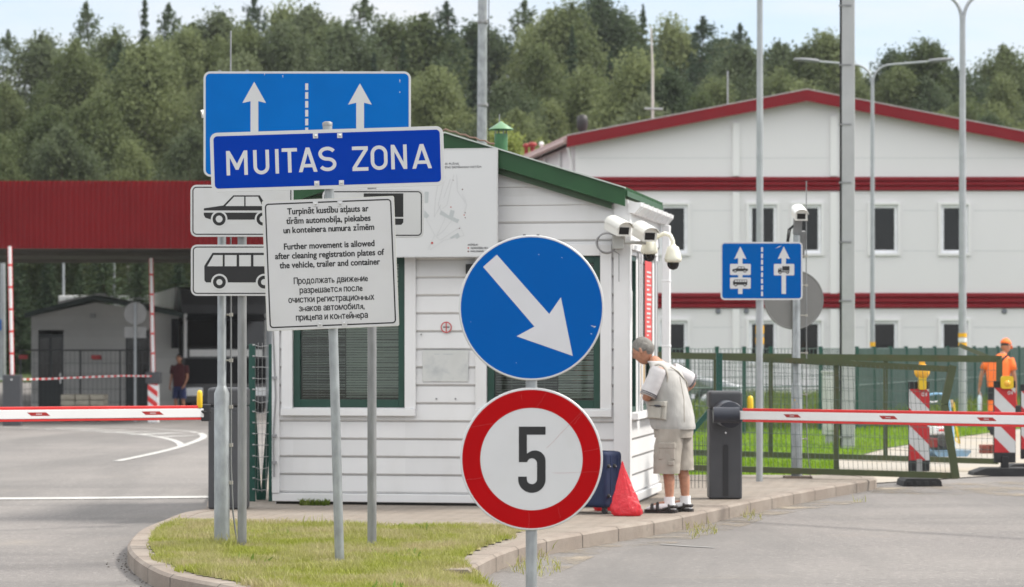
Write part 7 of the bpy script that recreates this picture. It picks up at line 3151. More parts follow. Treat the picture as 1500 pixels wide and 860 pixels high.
# dark green post with a raking stay, just behind the right cabinet
fp = thing('gate_post', 'dark green steel post with raking stay between man and right barrier', 'post', (0, 0, 0))
FY = 29.5
xq = X_at(1053.5, FY)
m_ = MB()
m_.box(xq - 0.033, xq + 0.033, FY - 0.033, FY + 0.033, SW - 0.02, Z_at(517, FY))
m_.build('post', FENCEG, fp, 0.004)
m_ = MB()
member(m_, (xq - 0.03, FY, Z_at(590, FY)), (X_at(1003, FY), FY, Z_at(645, FY)), 0.055)
member(m_, (X_at(1003.4, FY), FY, Z_at(644.5, FY)), (X_at(985, FY), FY, Z_at(664, FY)), 0.055)
m_.build('stay', FENCEG, fp, recalc=True)
m_ = MB()
for py in (520, 533, 548, 562, 690):
    m_.lathe([(0.009, FY - 0.045), (0.009, FY - 0.0335)], (xq, 0, Z_at(py, FY)), 8, 0, False, 'y')
m_.build('bolt', GALV, fp)
# loose wire netting left of the cabinet, hanging near the ground
nf = thing('wire_netting', 'sagging dark wire netting between booth corner and right barrier cabinet', 'netting', (0, 0, 0))
m_ = MB()
na, nb2, nc, nd = W(985, 716, 28.3), W(1040, 717, 28.3), W(1040, 640, 28.3), W(985, 640, 28.3)
net(m_, na, nb2, nc, nd, 10, 6, 0.003)
m_.build('net', mat('dark_wire', (0.05, 0.06, 0.055), 0.6), nf)
m_ = MB()
m_.box(X_at(979, 28.3), X_at(983, 28.3), 28.28, 28.32, SW, Z_at(640, 28.3))
m_.build('post', FENCEG, nf)

# short fence panel at the left of the booth
lf = thing('fence_panel', 'narrow dark green fence panel with raking stays at the booth corner', 'fence', (0, 0, 0))
LFY = 25.9
for px, top in ((369.5, 504), (398.5, 504)):
    x = X_at(px, LFY)
    m_ = MB()
    m_.box(x - 0.03, x + 0.03, LFY - 0.03, LFY + 0.03, SW - 0.02, Z_at(top, LFY))
    m_.build('post', FENCEG, lf, 0.004)
for (a, b) in (((371, 600), (380, 738)), ((398, 570), (385, 738))):
    m_ = MB()
    member(m_, W(*a, LFY + 0.05), W(*b, LFY + 0.25), 0.05, 0.04)
    m_.build('stay', FENCEG, lf, recalc=True)
m_ = MB()
y0 = LFY - 0.02
for k in range(14):
    z = SW + 0.1 + k * 0.105
    x0, x1 = X_at(372, LFY), X_at(396, LFY)
    pts = [(x0, y0, z + 0.012), (x0 + (x1 - x0) * 0.4, y0, z - 0.012 * math.sin(k)), (x1, y0, z + 0.008)]
    m_.tube(pts, 0.0035, 5, 0, False)
    m_.tube([(x0 - 0.01, y0 - 0.018, z + 0.012), (x0 + 0.012, y0 - 0.018, z + 0.012)], 0.008, 6)
for k in range(1, 4):
    x = X_at(372 + 6 * k, LFY)
    m_.tube([(x, y0, SW + 0.08), (x + 0.004, y0, SW + 1.5)], 0.0022, 4, 0, False)
m_.build('wire_mesh', WIREL, lf)
# small orange cone seen through the narrow panel
cn = thing('traffic_cone', 'tiny orange cone seen through the narrow green fence panel', 'cone', (X_at(382, 92), 92, gz(X_at(382, 92), 92)))
zc0 = cn.location.z
m_ = MB()
m_.lathe([(0.10, 0.03), (0.03, 0.38), (0.02, 0.4), (0.001, 0.4)], (0, 0, 0), 16)
m_.build('body', HIVIS, cn)
m_ = MB()
m_.box(-0.13, 0.13, -0.13, 0.13, 0.0, 0.03)
m_.build('base', RUB, cn)


# ================================================================== ROADWORK BEACONS
def beacon(label, pxc, py_foot, top_py, wpx, lamp_px, lamp_py, big, flip, Y=None, footy=None):
    p = G(pxc, py_foot, 0.0)
    Yb = Y or p.y
    x = X_at(pxc, Yb)
    o = thing('traffic_beacon', label, 'beacon', (x, Yb, 0.0), 0, 'striped roadwork beacons')
    hw_ = wpx / 2 / F * Yb
    zt = Z_at(top_py, Yb)
    z0 = 0.16
    m = MB()
    m.box(-hw_, hw_, -0.02, 0.02, z0, zt)
    m.box(-hw_ * 0.97, hw_ * 0.97, -0.03, -0.0205, z0, z0 + 0.12)
    bd_ = m.build('board', RUB, o, 0.006)
    zb0, zb1 = z0 + 0.125, zt - 0.085
    m = MB()
    flat(m, [(-hw_ * 0.96, zb0), (hw_ * 0.96, zb0), (hw_ * 0.96, zb1), (-hw_ * 0.96, zb1)], -0.0215, 0)
    H = zb1 - zb0
    w = hw_ * 0.96
    n = 2
    ph = H / n
    drop = 2 * w * 1.0
    for k in range(-1, n + 2):
        za = zb1 - k * ph                   # red stripe falls to the right
        pts = [(-w, za + 0.0), (w, za - drop), (w, za - drop + ph * 0.48), (-w, za + ph * 0.48)]
        # clip to the face
        cl = []
        for lim, keep_above in ((zb0, True), (zb1, False)):
            src = pts if not cl else cl
            out = []
            for i in range(len(src)):
                a, b = src[i], src[(i + 1) % len(src)]
                ia = (a[1] >= lim) if keep_above else (a[1] <= lim)
                ib = (b[1] >= lim) if keep_above else (b[1] <= lim)
                if ia:
                    out.append(a)
                if ia != ib:
                    t = (lim - a[1]) / (b[1] - a[1])
                    out.append((a[0] + (b[0] - a[0]) * t, lim))
            cl = out
            if not cl:
                break
        if len(cl) >= 3:
            flat(m, cl, -0.0225, 1)
    # small white emblem in the upper right corner
    ex, ez = w * 0.55, zb1 - 0.06
    m.ring(circ(ex - 0.018, ez, 0.022, 14), circ(ex - 0.018, ez, 0.015, 14), -0.0232, 0)
    flat(m, [(ex - 0.021, ez - 0.022), (ex - 0.015, ez - 0.022), (ex - 0.015, ez + 0.022), (ex - 0.021, ez + 0.022)], -0.0234, 0)
    flat(m, [(ex + 0.012, ez - 0.02), (ex + 0.024, ez - 0.02), (ex + 0.024, ez + 0.02), (ex + 0.012, ez + 0.02)], -0.0234, 0)
    m.build('stripe_face', [SIGNW, mat('beacon_red', (0.5, 0.02, 0.025), 0.4)], bd_)
    m = MB()
    if big:
        L = big
        m.prism([(-L, 0.0), (L, 0.0), (L * 0.97, 0.05), (L * 0.62, 0.10), (-L * 0.62, 0.10), (-L * 0.97, 0.05)], -0.2, 0.2, 0, 'xz')
        m.box(-0.04, 0.04, -0.06, 0.06, 0.101, 0.24)
        m.box(-L * 0.2, L * 0.2, -0.207, -0.201, 0.02, 0.07)
    else:
        m.prism([(-0.22, 0.0), (0.22, 0.0), (0.21, 0.06), (0.18, 0.09), (-0.18, 0.09), (-0.21, 0.06)], -0.30, 0.25, 0, 'xz')
        for k in range(4):
            m.box(-0.17 + k * 0.09, -0.12 + k * 0.09, -0.31, -0.301, 0.015, 0.06)
    m.build('foot', RUB, o, 0.015)
    if not big:
        m = MB()
        m.box(-0.03, 0.03, -0.05, -0.0315, 0.09, 0.3)
        m.build('foot_clamp', mat('clamp_grey', (0.35, 0.35, 0.35), 0.5), o)
    if lamp_px is not None:
        lx_ = (lamp_px - pxc) / F * Yb
        zl = Z_at(lamp_py, Yb)
        m = MB()
        if lamp_py < top_py - 8:
            m.prism(rrect(lx_ - 0.045, lx_ + 0.045, zt - 0.09, zl - 0.04, 0.02), -0.07, -0.021)
            lo = m.build('lamp', YEL, o, 0.006)
            m = MB()
            m.lathe([(0.001, -0.06), (0.06, -0.055), (0.085, -0.03), (0.09, 0.0), (0.085, 0.03), (0.06, 0.055), (0.001, 0.06)], (lx_, -0.03, zl), 28, 0, True, 'y')
            m.build('lens', ORL, lo)
            m = MB()
            m.box(lx_ - 0.03, lx_ + 0.03, -0.06, 0.0, zl + 0.085, zl + 0.11)
            m.build('cap', ORL, lo)
        else:
            m.prism(rrect(lx_ - 0.075, lx_ + 0.075, zt - 0.095, zt + 0.06, 0.03), -0.08, -0.021)
            lo = m.build('lamp', YEL, o, 0.008)
            m = MB()
            m.lathe([(0.001, -0.1), (0.03, -0.095), (0.04, -0.081)], (lx_, 0, zt - 0.03), 16, 0, True, 'y')
            m.build('lens', ORL, lo)
    return o


beacon('striped red and white beacon with a round amber lamp on a small black foot', 1346, 711, 559, 31, 1350, 544, 0, 1)
beacon('striped red and white beacon with a small yellow lamp on a wide black foot', 1471.5, 697, 558, 32, 1474, 562, 0.42, 1)
beacon('striped beacon cut by the right edge of the view', 1511, 691, 563, 32, None, None, 0.40, 1)


# ================================================================== PEOPLE
def skin_body(name, joints, edges, radii, m, parent, extra=None, sub=1, root='pelvis'):
    names = list(joints)
    idx = {n: i for i, n in enumerate(names)}
    me = bpy.data.meshes.new(name)
    me.from_pydata([tuple(joints[n]) for n in names], [(idx[a], idx[b]) for a, b in edges], [])
    o = bpy.data.objects.new(name, me)
    COL.objects.link(o)
    sk = o.modifiers.new('skin', 'SKIN')
    sk.use_smooth_shade = True
    for i, n in enumerate(names):
        r = radii[n]
        me.skin_vertices[0].data[i].radius = (r, r) if not isinstance(r, tuple) else r
        me.skin_vertices[0].data[i].use_root = (n == root)
    ss_ = o.modifiers.new('sub', 'SUBSURF')
    ss_.levels = sub
    ss_.render_levels = sub
    dg = bpy.context.evaluated_depsgraph_get()
    m2 = bpy.data.meshes.new_from_object(o.evaluated_get(dg))
    mb = MB()
    mb._add([tuple(v.co) for v in m2.vertices], [tuple(p.vertices) for p in m2.polygons], 0, True)
    bpy.data.objects.remove(o)
    bpy.data.meshes.remove(m2)
    if extra:
        extra(mb)
    return mb.build(name, m if isinstance(m, list) else [m], parent)


class Frame:
    def __init__(s, origin, face):
        s.o = Vector(origin)
        s.f = Vector((face[0], face[1], 0)).normalized()
        s.r = Vector((s.f.y, -s.f.x, 0))

    def __call__(s, r, f, u):
        return s.o + s.r * r + s.f * f + Vector((0, 0, u))


def head_mesh(mb, c, fwd, up, s=1.0, mi_skin=0, mi_eye=None):
    """Sculpted head: c = centre, fwd = where it looks."""
    fwd = Vector(fwd).normalized()
    up = Vector(up)
    up = (up - fwd * up.dot(fwd)).normalized()
    rt = fwd.cross(up)
    n, mrows = 28, 20
    vs, fs = [], []
    for i in range(mrows + 1):
        ph = math.pi * i / mrows
        for k in range(n):
            th = 2 * math.pi * k / n        # 0 = right, 90 = forward
            x, y, z = math.sin(ph) * math.cos(th), math.sin(ph) * math.sin(th), math.cos(ph)
            w_, d_, h_ = 0.076, 0.096, 0.118
            # jaw narrows, back of the skull rounds out
            X, Yf, Z = x * w_, y * d_, z * h_
            if z < 0:
                X *= 1 - 0.28 * (-z) ** 1.2
                Yf = Yf * (1 - 0.22 * (-z)) + (0.022 * (-z) if y > 0 else 0.03 * (-z))
            if y > 0:
                front_ = max(0.0, y) ** 2
                Yf += front_ * 0.004
                g = lambda x0, z0, sx, sz: math.exp(-((X - x0) / sx) ** 2 - ((Z - z0) / sz) ** 2)
                Yf += 0.026 * g(0, -0.018, 0.012, 0.018) * front_      # nose tip
                Yf += 0.012 * g(0, 0.008, 0.009, 0.025) * front_       # bridge
                Yf += 0.007 * g(0, 0.028, 0.05, 0.010) * front_        # brow
                Yf -= 0.010 * (g(0.03, 0.008, 0.014, 0.010) + g(-0.03, 0.008, 0.014, 0.010)) * front_   # eye sockets
                Yf += 0.006 * g(0, -0.052, 0.022, 0.006) * front_      # lips
                Yf -= 0.005 * g(0, -0.058, 0.02, 0.003) * front_
                Yf += 0.008 * g(0, -0.095, 0.022, 0.014) * front_      # chin
            vs.append(Vector(c) + (rt * X + fwd * Yf + up * Z) * s)
    for i in range(mrows):
        for k in range(n):
            k2 = (k + 1) % n
            fs.append((i * n + k, (i + 1) * n + k, (i + 1) * n + k2, i * n + k2))
    mb._add(vs, fs, mi_skin, True)
    for sd in (-1, 1):                      # ears
        q = []
        for j, (rr_, dy) in enumerate(((0.004, 0.0), (0.030, 0.004), (0.033, 0.012), (0.022, 0.016), (0.004, 0.012))):
            pass
        e = Vector(c) + (rt * (sd * 0.076) + fwd * (-0.008) + up * (-0.002)) * s
        ring_ = [(0.010, 0.0), (0.019, 0.004), (0.020, 0.011), (0.010, 0.014)]
        vv = []
        for (rr_, o_) in ring_:
            for k in range(10):
                a = 2 * math.pi * k / 10
                vv.append(e + (rt * (sd * o_) + fwd * (rr_ * 0.75 * math.cos(a) - o_ * 0.4) + up * (rr_ * 1.6 * math.sin(a))) * s)
        ff = []
        for j in range(len(ring_) - 1):
            for k in range(10):
                ff.append((j * 10 + k, j * 10 + (k + 1) % 10, (j + 1) * 10 + (k + 1) % 10, (j + 1) * 10 + k))
        ff.append(tuple(30 + k for k in range(10)))
        mb._add(vv, ff, mi_skin, True)
    if mi_eye is not None:
        for sd in (-1, 1):
            mb.ball(Vector(c) + (rt * (sd * 0.031) + fwd * 0.079 + up * 0.008) * s, 0.011 * s, mi_eye, 10)
    return rt, fwd, up


def hair_cap(mb, c, fwd, up, s=1.0, cover=(115, 62), thick=0.010, mi=0, seed=1, bald=0.0):
    """Hair shell: reaches down cover[0] degrees at the back and cover[1] at the forehead."""
    fwd = Vector(fwd).normalized()
    up = Vector(up)
    up = (up - fwd * up.dot(fwd)).normalized()
    rt = fwd.cross(up)
    rnd = random.Random(seed)
    n, rows = 32, 12
    vs, fs = [], []
    for i in range(rows + 1):
        for k in range(n):
            th = 2 * math.pi * k / n
            fr_ = math.sin(th)
            lim = cover[0] + (cover[1] - cover[0]) * (0.5 + 0.5 * fr_) ** 1.5
            if abs(math.cos(th)) > 0.75:
                lim = min(lim, 96)
            ph = R(lim) * i / rows
            x, y, z = math.sin(ph) * math.cos(th), math.sin(ph) * math.sin(th), math.cos(ph)
            t = thick * (1.0 if i < rows else 0.15) * (1 + rnd.uniform(-0.25, 0.25))
            X, Yf, Z = x * (0.076 + t), y * (0.096 + t), z * (0.118 + t)
            if z < 0:
                X *= 1 - 0.28 * (-z) ** 1.2
                Yf = Yf * (1 - 0.22 * (-z)) + (0.03 * (-z))
            vs.append(Vector(c) + (rt * X + fwd * Yf + up * Z) * s)
    for i in range(rows):
        for k in range(n):
            k2 = (k + 1) % n
            fs.append((i * n + k, (i + 1) * n + k, (i + 1) * n + k2, i * n + k2))
    mb._add(vs, fs, mi, True)


def hand(mb, wrist, elbow, palm_n, curl=0.5, s=1.0, mi=0, thumb_side=1):
    """Palm with four unequal bent fingers and a thumb from its side."""
    wrist, elbow = Vector(wrist), Vector(elbow)
    d = (wrist - elbow).normalized()
    nrm = Vector(palm_n)
    nrm = (nrm - d * nrm.dot(d)).normalized()
    sd = d.cross(nrm) * thumb_side
    P = lambda a, b, c: wrist + (d * a + sd * b + nrm * c) * s
    mb.loft([(P(-0.02, 0, 0), sd, nrm, 0.026 * s, 0.020 * s), (P(0.02, 0, 0), sd, nrm, 0.034 * s, 0.018 * s), (P(0.06, 0, 0.002), sd, nrm, 0.041 * s, 0.015 * s), (P(0.09, 0, 0.004), sd, nrm, 0.040 * s, 0.012 * s)], 12, mi)
    for (b, L) in ((0.030, 0.072), (0.010, 0.080), (-0.010, 0.075), (-0.029, 0.058)):
        a0 = 0.085
        p = [P(a0 - 0.01, b, 0.004)]
        ang, a, c = 0.0, a0, 0.004
        for seg in (0.45, 0.32, 0.23):
            ang += curl * 0.75
            a += L * seg * math.cos(ang)
            c += L * seg * math.sin(ang)
            p.append(P(a, b * 1.03, c))
        mb.tube(p, [0.0095 * s, 0.009 * s, 0.008 * s, 0.0062 * s], 8, mi)
    t = [P(0.015, 0.028, 0.004), P(0.045, 0.055, 0.012), P(0.075, 0.062, 0.02), P(0.098, 0.058, 0.028 + 0.02 * curl)]
    mb.tube(t, [0.013 * s, 0.012 * s, 0.010 * s, 0.0075 * s], 8, mi)


BEDGES = [('pelvis', 'belly'), ('belly', 'chest'), ('chest', 'neck'), ('neck', 'skull'), ('chest', 'sh_l'), ('sh_l', 'el_l'), ('el_l', 'wr_l'), ('chest', 'sh_r'), ('sh_r', 'el_r'), ('el_r', 'wr_r'), ('pelvis', 'hip_l'), ('hip_l', 'kn_l'), ('kn_l', 'calf_l'), ('calf_l', 'an_l'), ('an_l', 'toe_l'), ('pelvis', 'hip_r'), ('hip_r', 'kn_r'), ('kn_r', 'calf_r'), ('calf_r', 'an_r'), ('an_r', 'toe_r')]
BRAD = dict(pelvis=0.12, belly=0.12, chest=0.125, neck=0.055, skull=0.06, sh_l=0.06, el_l=0.042, wr_l=0.028, sh_r=0.06, el_r=0.042, wr_r=0.028, hip_l=0.085, kn_l=0.055, calf_l=0.055, an_l=0.036, toe_l=0.03, hip_r=0.085, kn_r=0.055, calf_r=0.055, an_r=0.036, toe_r=0.03)


def leg_loft(mb, hip, knee, end, r0, r1, r2, fr, mi=0, n=26, wr=0.0, seed=0):
    """trouser leg: slightly rumpled tube from hip over the knee to the hem"""
    rnd = random.Random(seed)
    rings = []
    hip, knee, end = Vector(hip), Vector(knee), Vector(end)
    for t in range(5):
        rings.append((hip.lerp(knee, t / 5), r0 + (r1 - r0) * t / 5))
    for t in range(6):
        rings.append((knee.lerp(end, t / 5), r1 + (r2 - r1) * t / 5))
    mb.loft([(c, fr.r, fr.f, r * (1 + rnd.uniform(-wr, wr)), r * 1.08 * (1 + rnd.uniform(-wr, wr))) for c, r in rings], n, mi, True, 2.2, 0.055, seed * 3.1)


def sleeve(mb, a, b, r0, r1, mi=0, over=0.0):
    a, b = Vector(a), Vector(b)
    d = (b - a).normalized()
    u = d.orthogonal().normalized()
    v = d.cross(u)
    mb.loft([(a - d * 0.03, u, v, r0 * 0.85, r0 * 0.85), (a, u, v, r0, r0), (a.lerp(b, 0.5), u, v, (r0 + r1) / 2 * 1.03, (r0 + r1) / 2 * 1.03), (b, u, v, r1, r1), (b - d * 0.004, u, v, r1 * 0.9, r1 * 0.9)], 18, mi, True, 2.0, over, 3.0)


# ---------------- the man at the booth window
MP = G(986, 750, SW)
man = thing('person', 'grey haired man in pale vest and khaki shorts stooping at the booth side window', 'person', (0, 0, 0))
f = Frame(MP, (-0.93, 0.37))
J = dict(pelvis=f(0, -0.01, 0.84), belly=f(0, 0.03, 0.98), chest=f(0, 0.07, 1.17), neck=f(0, 0.155, 1.315), skull=f(0, 0.215, 1.37),
         sh_l=f(-0.19, 0.075, 1.245), el_l=f(-0.25, 0.16, 1.01), wr_l=f(0.04, 0.26, 1.02), sh_r=f(0.19, 0.05, 1.245), el_r=f(0.33, -0.09, 1.14), wr_r=f(0.205, 0.06, 1.0),
         hip_l=f(-0.09, 0.0, 0.80), kn_l=f(-0.105, 0.03, 0.45), calf_l=f(-0.105, 0.0, 0.30), an_l=f(-0.105, 0.0, 0.085), toe_l=f(-0.12, 0.16, 0.045),
         hip_r=f(0.09, -0.02, 0.80), kn_r=f(0.10, -0.03, 0.45), calf_r=f(0.10, -0.075, 0.30), an_r=f(0.10, -0.08, 0.085), toe_r=f(0.12, 0.08, 0.045))
rad = dict(BRAD)
hc, hf, hu = f(0, 0.275, 1.425), (f.f * 0.93 + Vector((0, 0, -0.38)) + f.r * 0.12), f.f * 0.38 + Vector((0, 0, 0.93))


def ex(mb):
    head_mesh(mb, hc, hf, hu, 1.0, 0, 1)
    hand(mb, J['wr_l'], J['el_l'], Vector((0, 0, -1)), 0.45, 1.0, 0, -1)
    hand(mb, J['wr_r'], J['el_r'], -f.r, 0.5, 1.0, 0, 1)


skin_body('body', J, BEDGES, rad, [SKIN, mat('eye_dark', (0.05, 0.04, 0.035), 0.3)], man, ex)
m_ = MB()
hair_cap(m_, hc, hf, hu, 1.0, (118, 50), 0.011, 0, 3)
m_.build('hair', HAIRG, man)
# shirt under the vest: sleeves and collar
m_ = MB()
sl_l = J['sh_l'].lerp(J['el_l'], 0.93)
sl_r = J['sh_r'].lerp(J['el_r'], 0.88)
sleeve(m_, J['sh_l'] + Vector((0, 0, 0.0)), sl_l, 0.074, 0.072, 0, 0.06)
sleeve(m_, J['sh_r'] + Vector((0, 0, 0.0)), sl_r, 0.074, 0.070, 0, 0.06)
m_.loft([(f(0, 0.10, 1.27), f.r, f.f, 0.12, 0.10), (f(0, 0.135, 1.31), f.r, f.f, 0.085, 0.085), (f(0, 0.16, 1.335), f.r, f.f, 0.072, 0.076), (f(0, 0.16, 1.33), f.r, f.f, 0.062, 0.066)], 18)
sh_ = m_.build('shirt', SHIRT, man)
m_ = MB()
for a, b, r_ in ((J['sh_l'], J['el_l'], 0.0735), (J['sh_r'], J['el_r'], 0.072)):
    for t0, t1 in ((0.80, 0.835), (0.865, 0.885)):
        d = (b - a).normalized()
        u = d.orthogonal().normalized()
        v = d.cross(u)
        rr0 = r_ + 0.003
        m_.loft([(a.lerp(b, t0), u, v, rr0, rr0), (a.lerp(b, t1), u, v, rr0, rr0)], 14, 0, False, 2.0)
m_.build('sleeve_stripe', SEAM, sh_)
# vest
m_ = MB()
rings = [(0.735, -0.005, 0.185, 0.185), (0.76, 0.0, 0.19, 0.192), (0.84, 0.015, 0.193, 0.196), (0.93, 0.035, 0.197, 0.196), (1.02, 0.055, 0.20, 0.186), (1.10, 0.062, 0.205, 0.172), (1.18, 0.068, 0.205, 0.155), (1.245, 0.075, 0.195, 0.132), (1.285, 0.095, 0.15, 0.105), (1.315, 0.13, 0.095, 0.088), (1.325, 0.15, 0.078, 0.08)]
rnd = random.Random(5)
m_.loft([(f(0, ff, u), f.r, f.f, a * (1 + rnd.uniform(-0.012, 0.012)), b * (1 + rnd.uniform(-0.012, 0.012))) for u, ff, a, b in rings], 40, 0, True, 2.4, 0.035, 1.0)
vest = m_.build('vest', VEST, man)
# vest pockets on his left side, arm hole binding, shoulder seam and strap
LS = lambda ff, u, o_: f(-0.198 - o_, ff, u)


def pouch(mb, fc, uc, w, h, t, rot=0.0, mi=0, rx=-0.190):
    """flat pocket on the left side of the body"""
    vs = []
    for (a, b, dp) in ((-1, -1, 0), (1, -1, 0), (1, 1, 0), (-1, 1, 0), (-0.9, -0.92, t), (0.9, -0.92, t), (0.9, 0.92, t), (-0.9, 0.92, t)):
        da, db = a * w / 2, b * h / 2
        fa, ub = da * math.cos(rot) - db * math.sin(rot), da * math.sin(rot) + db * math.cos(rot)
        # follow the curve of the side: further from the middle, closer to the spine line
        q = abs(fc + fa - 0.02) / 0.195
        bulge = (1 - min(0.98, q) ** 2.4) ** (1 / 2.4)
        vs.append(f(-(0.196 * bulge) - dp - 0.002, fc + fa, uc + ub))
    mb._add(vs, [(0, 1, 5, 4), (1, 2, 6, 5), (2, 3, 7, 6), (3, 0, 4, 7), (4, 5, 6, 7)], mi, False)


m_ = MB()
pouch(m_, 0.09, 0.905, 0.20, 0.17, 0.028, 0.05)
pouch(m_, 0.085, 0.965, 0.19, 0.045, 0.042, 0.05)
pouch(m_, 0.095, 0.885, 0.12, 0.11, 0.04, 0.05)
m_.build('pocket', mat('vest_pocket', (0.43, 0.41, 0.37), 0.85, 0, 0.07, 16, 0.4, 20), vest, 0.006, recalc=True)
m_ = MB()
pouch(m_, 0.07, 0.945, 0.06, 0.012, 0.050, 0.05)
m_.build('zip', SEAM, vest, recalc=True)
m_ = MB()
ring_ = []
for k in range(21):
    a = 2 * math.pi * k / 20
    ring_.append(f(-0.186 - 0.012 * math.cos(a) * 0, 0.075 + 0.085 * math.cos(a), 1.19 + 0.115 * math.sin(a)))
m_.tube(ring_, 0.009, 6)
m_.tube([f(-0.13, -0.02, 1.285), f(-0.05, -0.065, 1.24), f(0.08, -0.1, 1.15), f(0.17, -0.08, 1.05)], 0.006, 6)
m_.tube([f(-0.16, -0.115, 1.2), f(-0.15, -0.15, 1.0), f(-0.15, -0.155, 0.8)], 0.004, 5)
m_.build('seam', mat('vest_seam', (0.36, 0.33, 0.29), 0.85), vest)
# shorts
m_ = MB()
m_.loft([(f(0, -0.005, 0.66), f.r, f.f, 0.17, 0.165), (f(0, -0.005, 0.72), f.r, f.f, 0.178, 0.172), (f(0, -0.005, 0.80), f.r, f.f, 0.178, 0.175), (f(0, 0.0, 0.88), f.r, f.f, 0.17, 0.168)], 22)
leg_loft(m_, f(-0.085, -0.01, 0.74), f(-0.105, 0.02, 0.50), f(-0.108, 0.025, 0.345), 0.115, 0.112, 0.108, f, 0, 28, 0.015, 3)
leg_loft(m_, f(0.085, -0.02, 0.74), f(0.10, -0.03, 0.50), f(0.10, -0.045, 0.37), 0.115, 0.11, 0.106, f, 0, 28, 0.015, 4)
sho = m_.build('shorts', SHORTS, man)
m_ = MB()


def leg_pocket(mb, fc, uc, w, h, t):
    vs = []
    for (a, b, dp) in ((-1, -1, 0), (1, -1, 0), (1, 1, 0), (-1, 1, 0), (-0.92, -0.92, t), (0.92, -0.92, t), (0.92, 0.92, t), (-0.92, 0.92, t)):
        fa = fc + a * w / 2
        q = min(0.98, abs(fa - 0.015) / 0.125)
        vs.append(f(-0.105 - 0.116 * (1 - q ** 2.2) ** (1 / 2.2) - dp, fa, uc + b * h / 2))
    mb._add(vs, [(0, 1, 5, 4), (1, 2, 6, 5), (2, 3, 7, 6), (3, 0, 4, 7), (4, 5, 6, 7)], 0)


leg_pocket(m_, -0.01, 0.595, 0.15, 0.05, 0.014)
leg_pocket(m_, -0.01, 0.53, 0.14, 0.12, 0.007)
leg_pocket(m_, -0.05, 0.44, 0.05, 0.04, 0.006)
m_.build('pocket', SHORTS, sho, 0.004, recalc=True)
# socks, sandals
for sd, an, toe in (('l', J['an_l'], J['toe_l']), ('r', J['an_r'], J['toe_r'])):
    m_ = MB()
    base_ = Vector((an.x, an.y, MP.z))
    dirf = (Vector((toe.x, toe.y, 0)) - Vector((an.x, an.y, 0))).normalized()
    rt_ = Vector((dirf.y, -dirf.x, 0))
    m_.loft([(an + Vector((0, 0, 0.055)), rt_, dirf, 0.043, 0.048), (an + Vector((0, 0, 0.0)), rt_, dirf, 0.041, 0.047), (an + Vector((0, 0, -0.04)) + dirf * 0.01, rt_, dirf, 0.042, 0.062)], 16)
    m_.loft([(base_ - dirf * 0.055 + Vector((0, 0, 0.045)), rt_, Vector((0, 0, 1)), 0.030, 0.026), (base_ + Vector((0, 0, 0.06)), rt_, Vector((0, 0, 1)), 0.042, 0.038), (base_ + dirf * 0.09 + Vector((0, 0, 0.05)), rt_, Vector((0, 0, 1)), 0.046, 0.03), (base_ + dirf * 0.17 + Vector((0, 0, 0.038)), rt_, Vector((0, 0, 1)), 0.043, 0.02), (base_ + dirf * 0.205 + Vector((0, 0, 0.032)), rt_, Vector((0, 0, 1)), 0.025, 0.013)], 14)
    m_.build('sock', SOCK, man)
    m_ = MB()
    sole = [(-0.075, -0.02), (-0.06, -0.036), (0.0, -0.04), (0.08, -0.05), (0.16, -0.05), (0.21, -0.035), (0.228, 0.0), (0.21, 0.035), (0.16, 0.05), (0.08, 0.047), (0.0, 0.04), (-0.06, 0.036), (-0.075, 0.02)]
    vs = [base_ + dirf * a + rt_ * b + Vector((0, 0, z)) for z in (0.0, 0.026) for a, b in sole]
    n = len(sole)
    m_._add(vs, [tuple(range(n - 1, -1, -1)), tuple(n + i for i in range(n))] + [(i, (i + 1) % n, n + (i + 1) % n, n + i) for i in range(n)], 0)
    for a, wid_, hgt, rr_ in ((0.155, 0.05, 0.06, 0.017), (0.105, 0.05, 0.08, 0.016), (0.02, 0.046, 0.10, 0.012)):
        arc = [base_ + dirf * (a - 0.03 * abs(math.cos(t)) * (1 if a < 0.1 else 0.3)) + rt_ * (wid_ * math.cos(t)) + Vector((0, 0, 0.02 + hgt * 0.75 * math.sin(t))) for t in [math.pi * k / 10 for k in range(11)]]
        m_.tube(arc, rr_, 6)
    m_.tube([base_ + dirf * (-0.065 * math.cos(t)) + rt_ * (0.04 * math.sin(t)) * 1.05 + Vector((0, 0, 0.055)) for t in [math.pi * (k / 10 - 0.5) for k in range(11)]], 0.014, 6)
    for sg in (-1, 1):
        m_.tube([base_ - dirf * 0.05 + rt_ * (sg * 0.04) + Vector((0, 0, 0.06)), base_ + dirf * 0.05 + rt_ * (sg * 0.047) + Vector((0, 0, 0.03))], 0.011, 6)
    m_.build('sandal', SANDAL, man)

# ---------------- suitcase and red bag
SP = G(886, 752, SW)
sc = thing('suitcase', 'dark blue soft suitcase on small black wheels behind the speed limit disc', 'suitcase', SP, R(-38))
m_ = MB()
m_.box(-0.40, 0.10, -0.13, 0.13, 0.055, 0.545)
m_.build('body', CASEB, sc, 0.035, 4)
m_ = MB()
for y in (-0.045, 0.05):
    m_.box(0.099, 0.104, y - 0.006, y + 0.006, 0.09, 0.51)
    m_.box(-0.37, 0.07, y - 0.006, y + 0.006, 0.5445, 0.549)
m_.build('zip', CASED, sc)
for y in (-0.085, 0.088):
    for x in (0.06, -0.36):
        m_ = MB()
        m_.box(x - 0.018, x + 0.018, y - 0.018, y + 0.018, 0.03, 0.06)
        m_.lathe([(0.001, -0.012), (0.026, -0.012), (0.026, 0.012), (0.001, 0.012)], (x, y, 0.026), 14, 0, False, 'y')
        m_.build('wheel', RUB, sc)
m_ = MB()
for y in (-0.085, 0.0):
    for z in (0.16, 0.42):
        m_.lathe([(0.018, 0.1), (0.016, 0.112), (0.001, 0.114)], (0.0, y, z), 12, 0, True, 'x')
m_.build('foot_stud', RUB, sc)
m_ = MB()
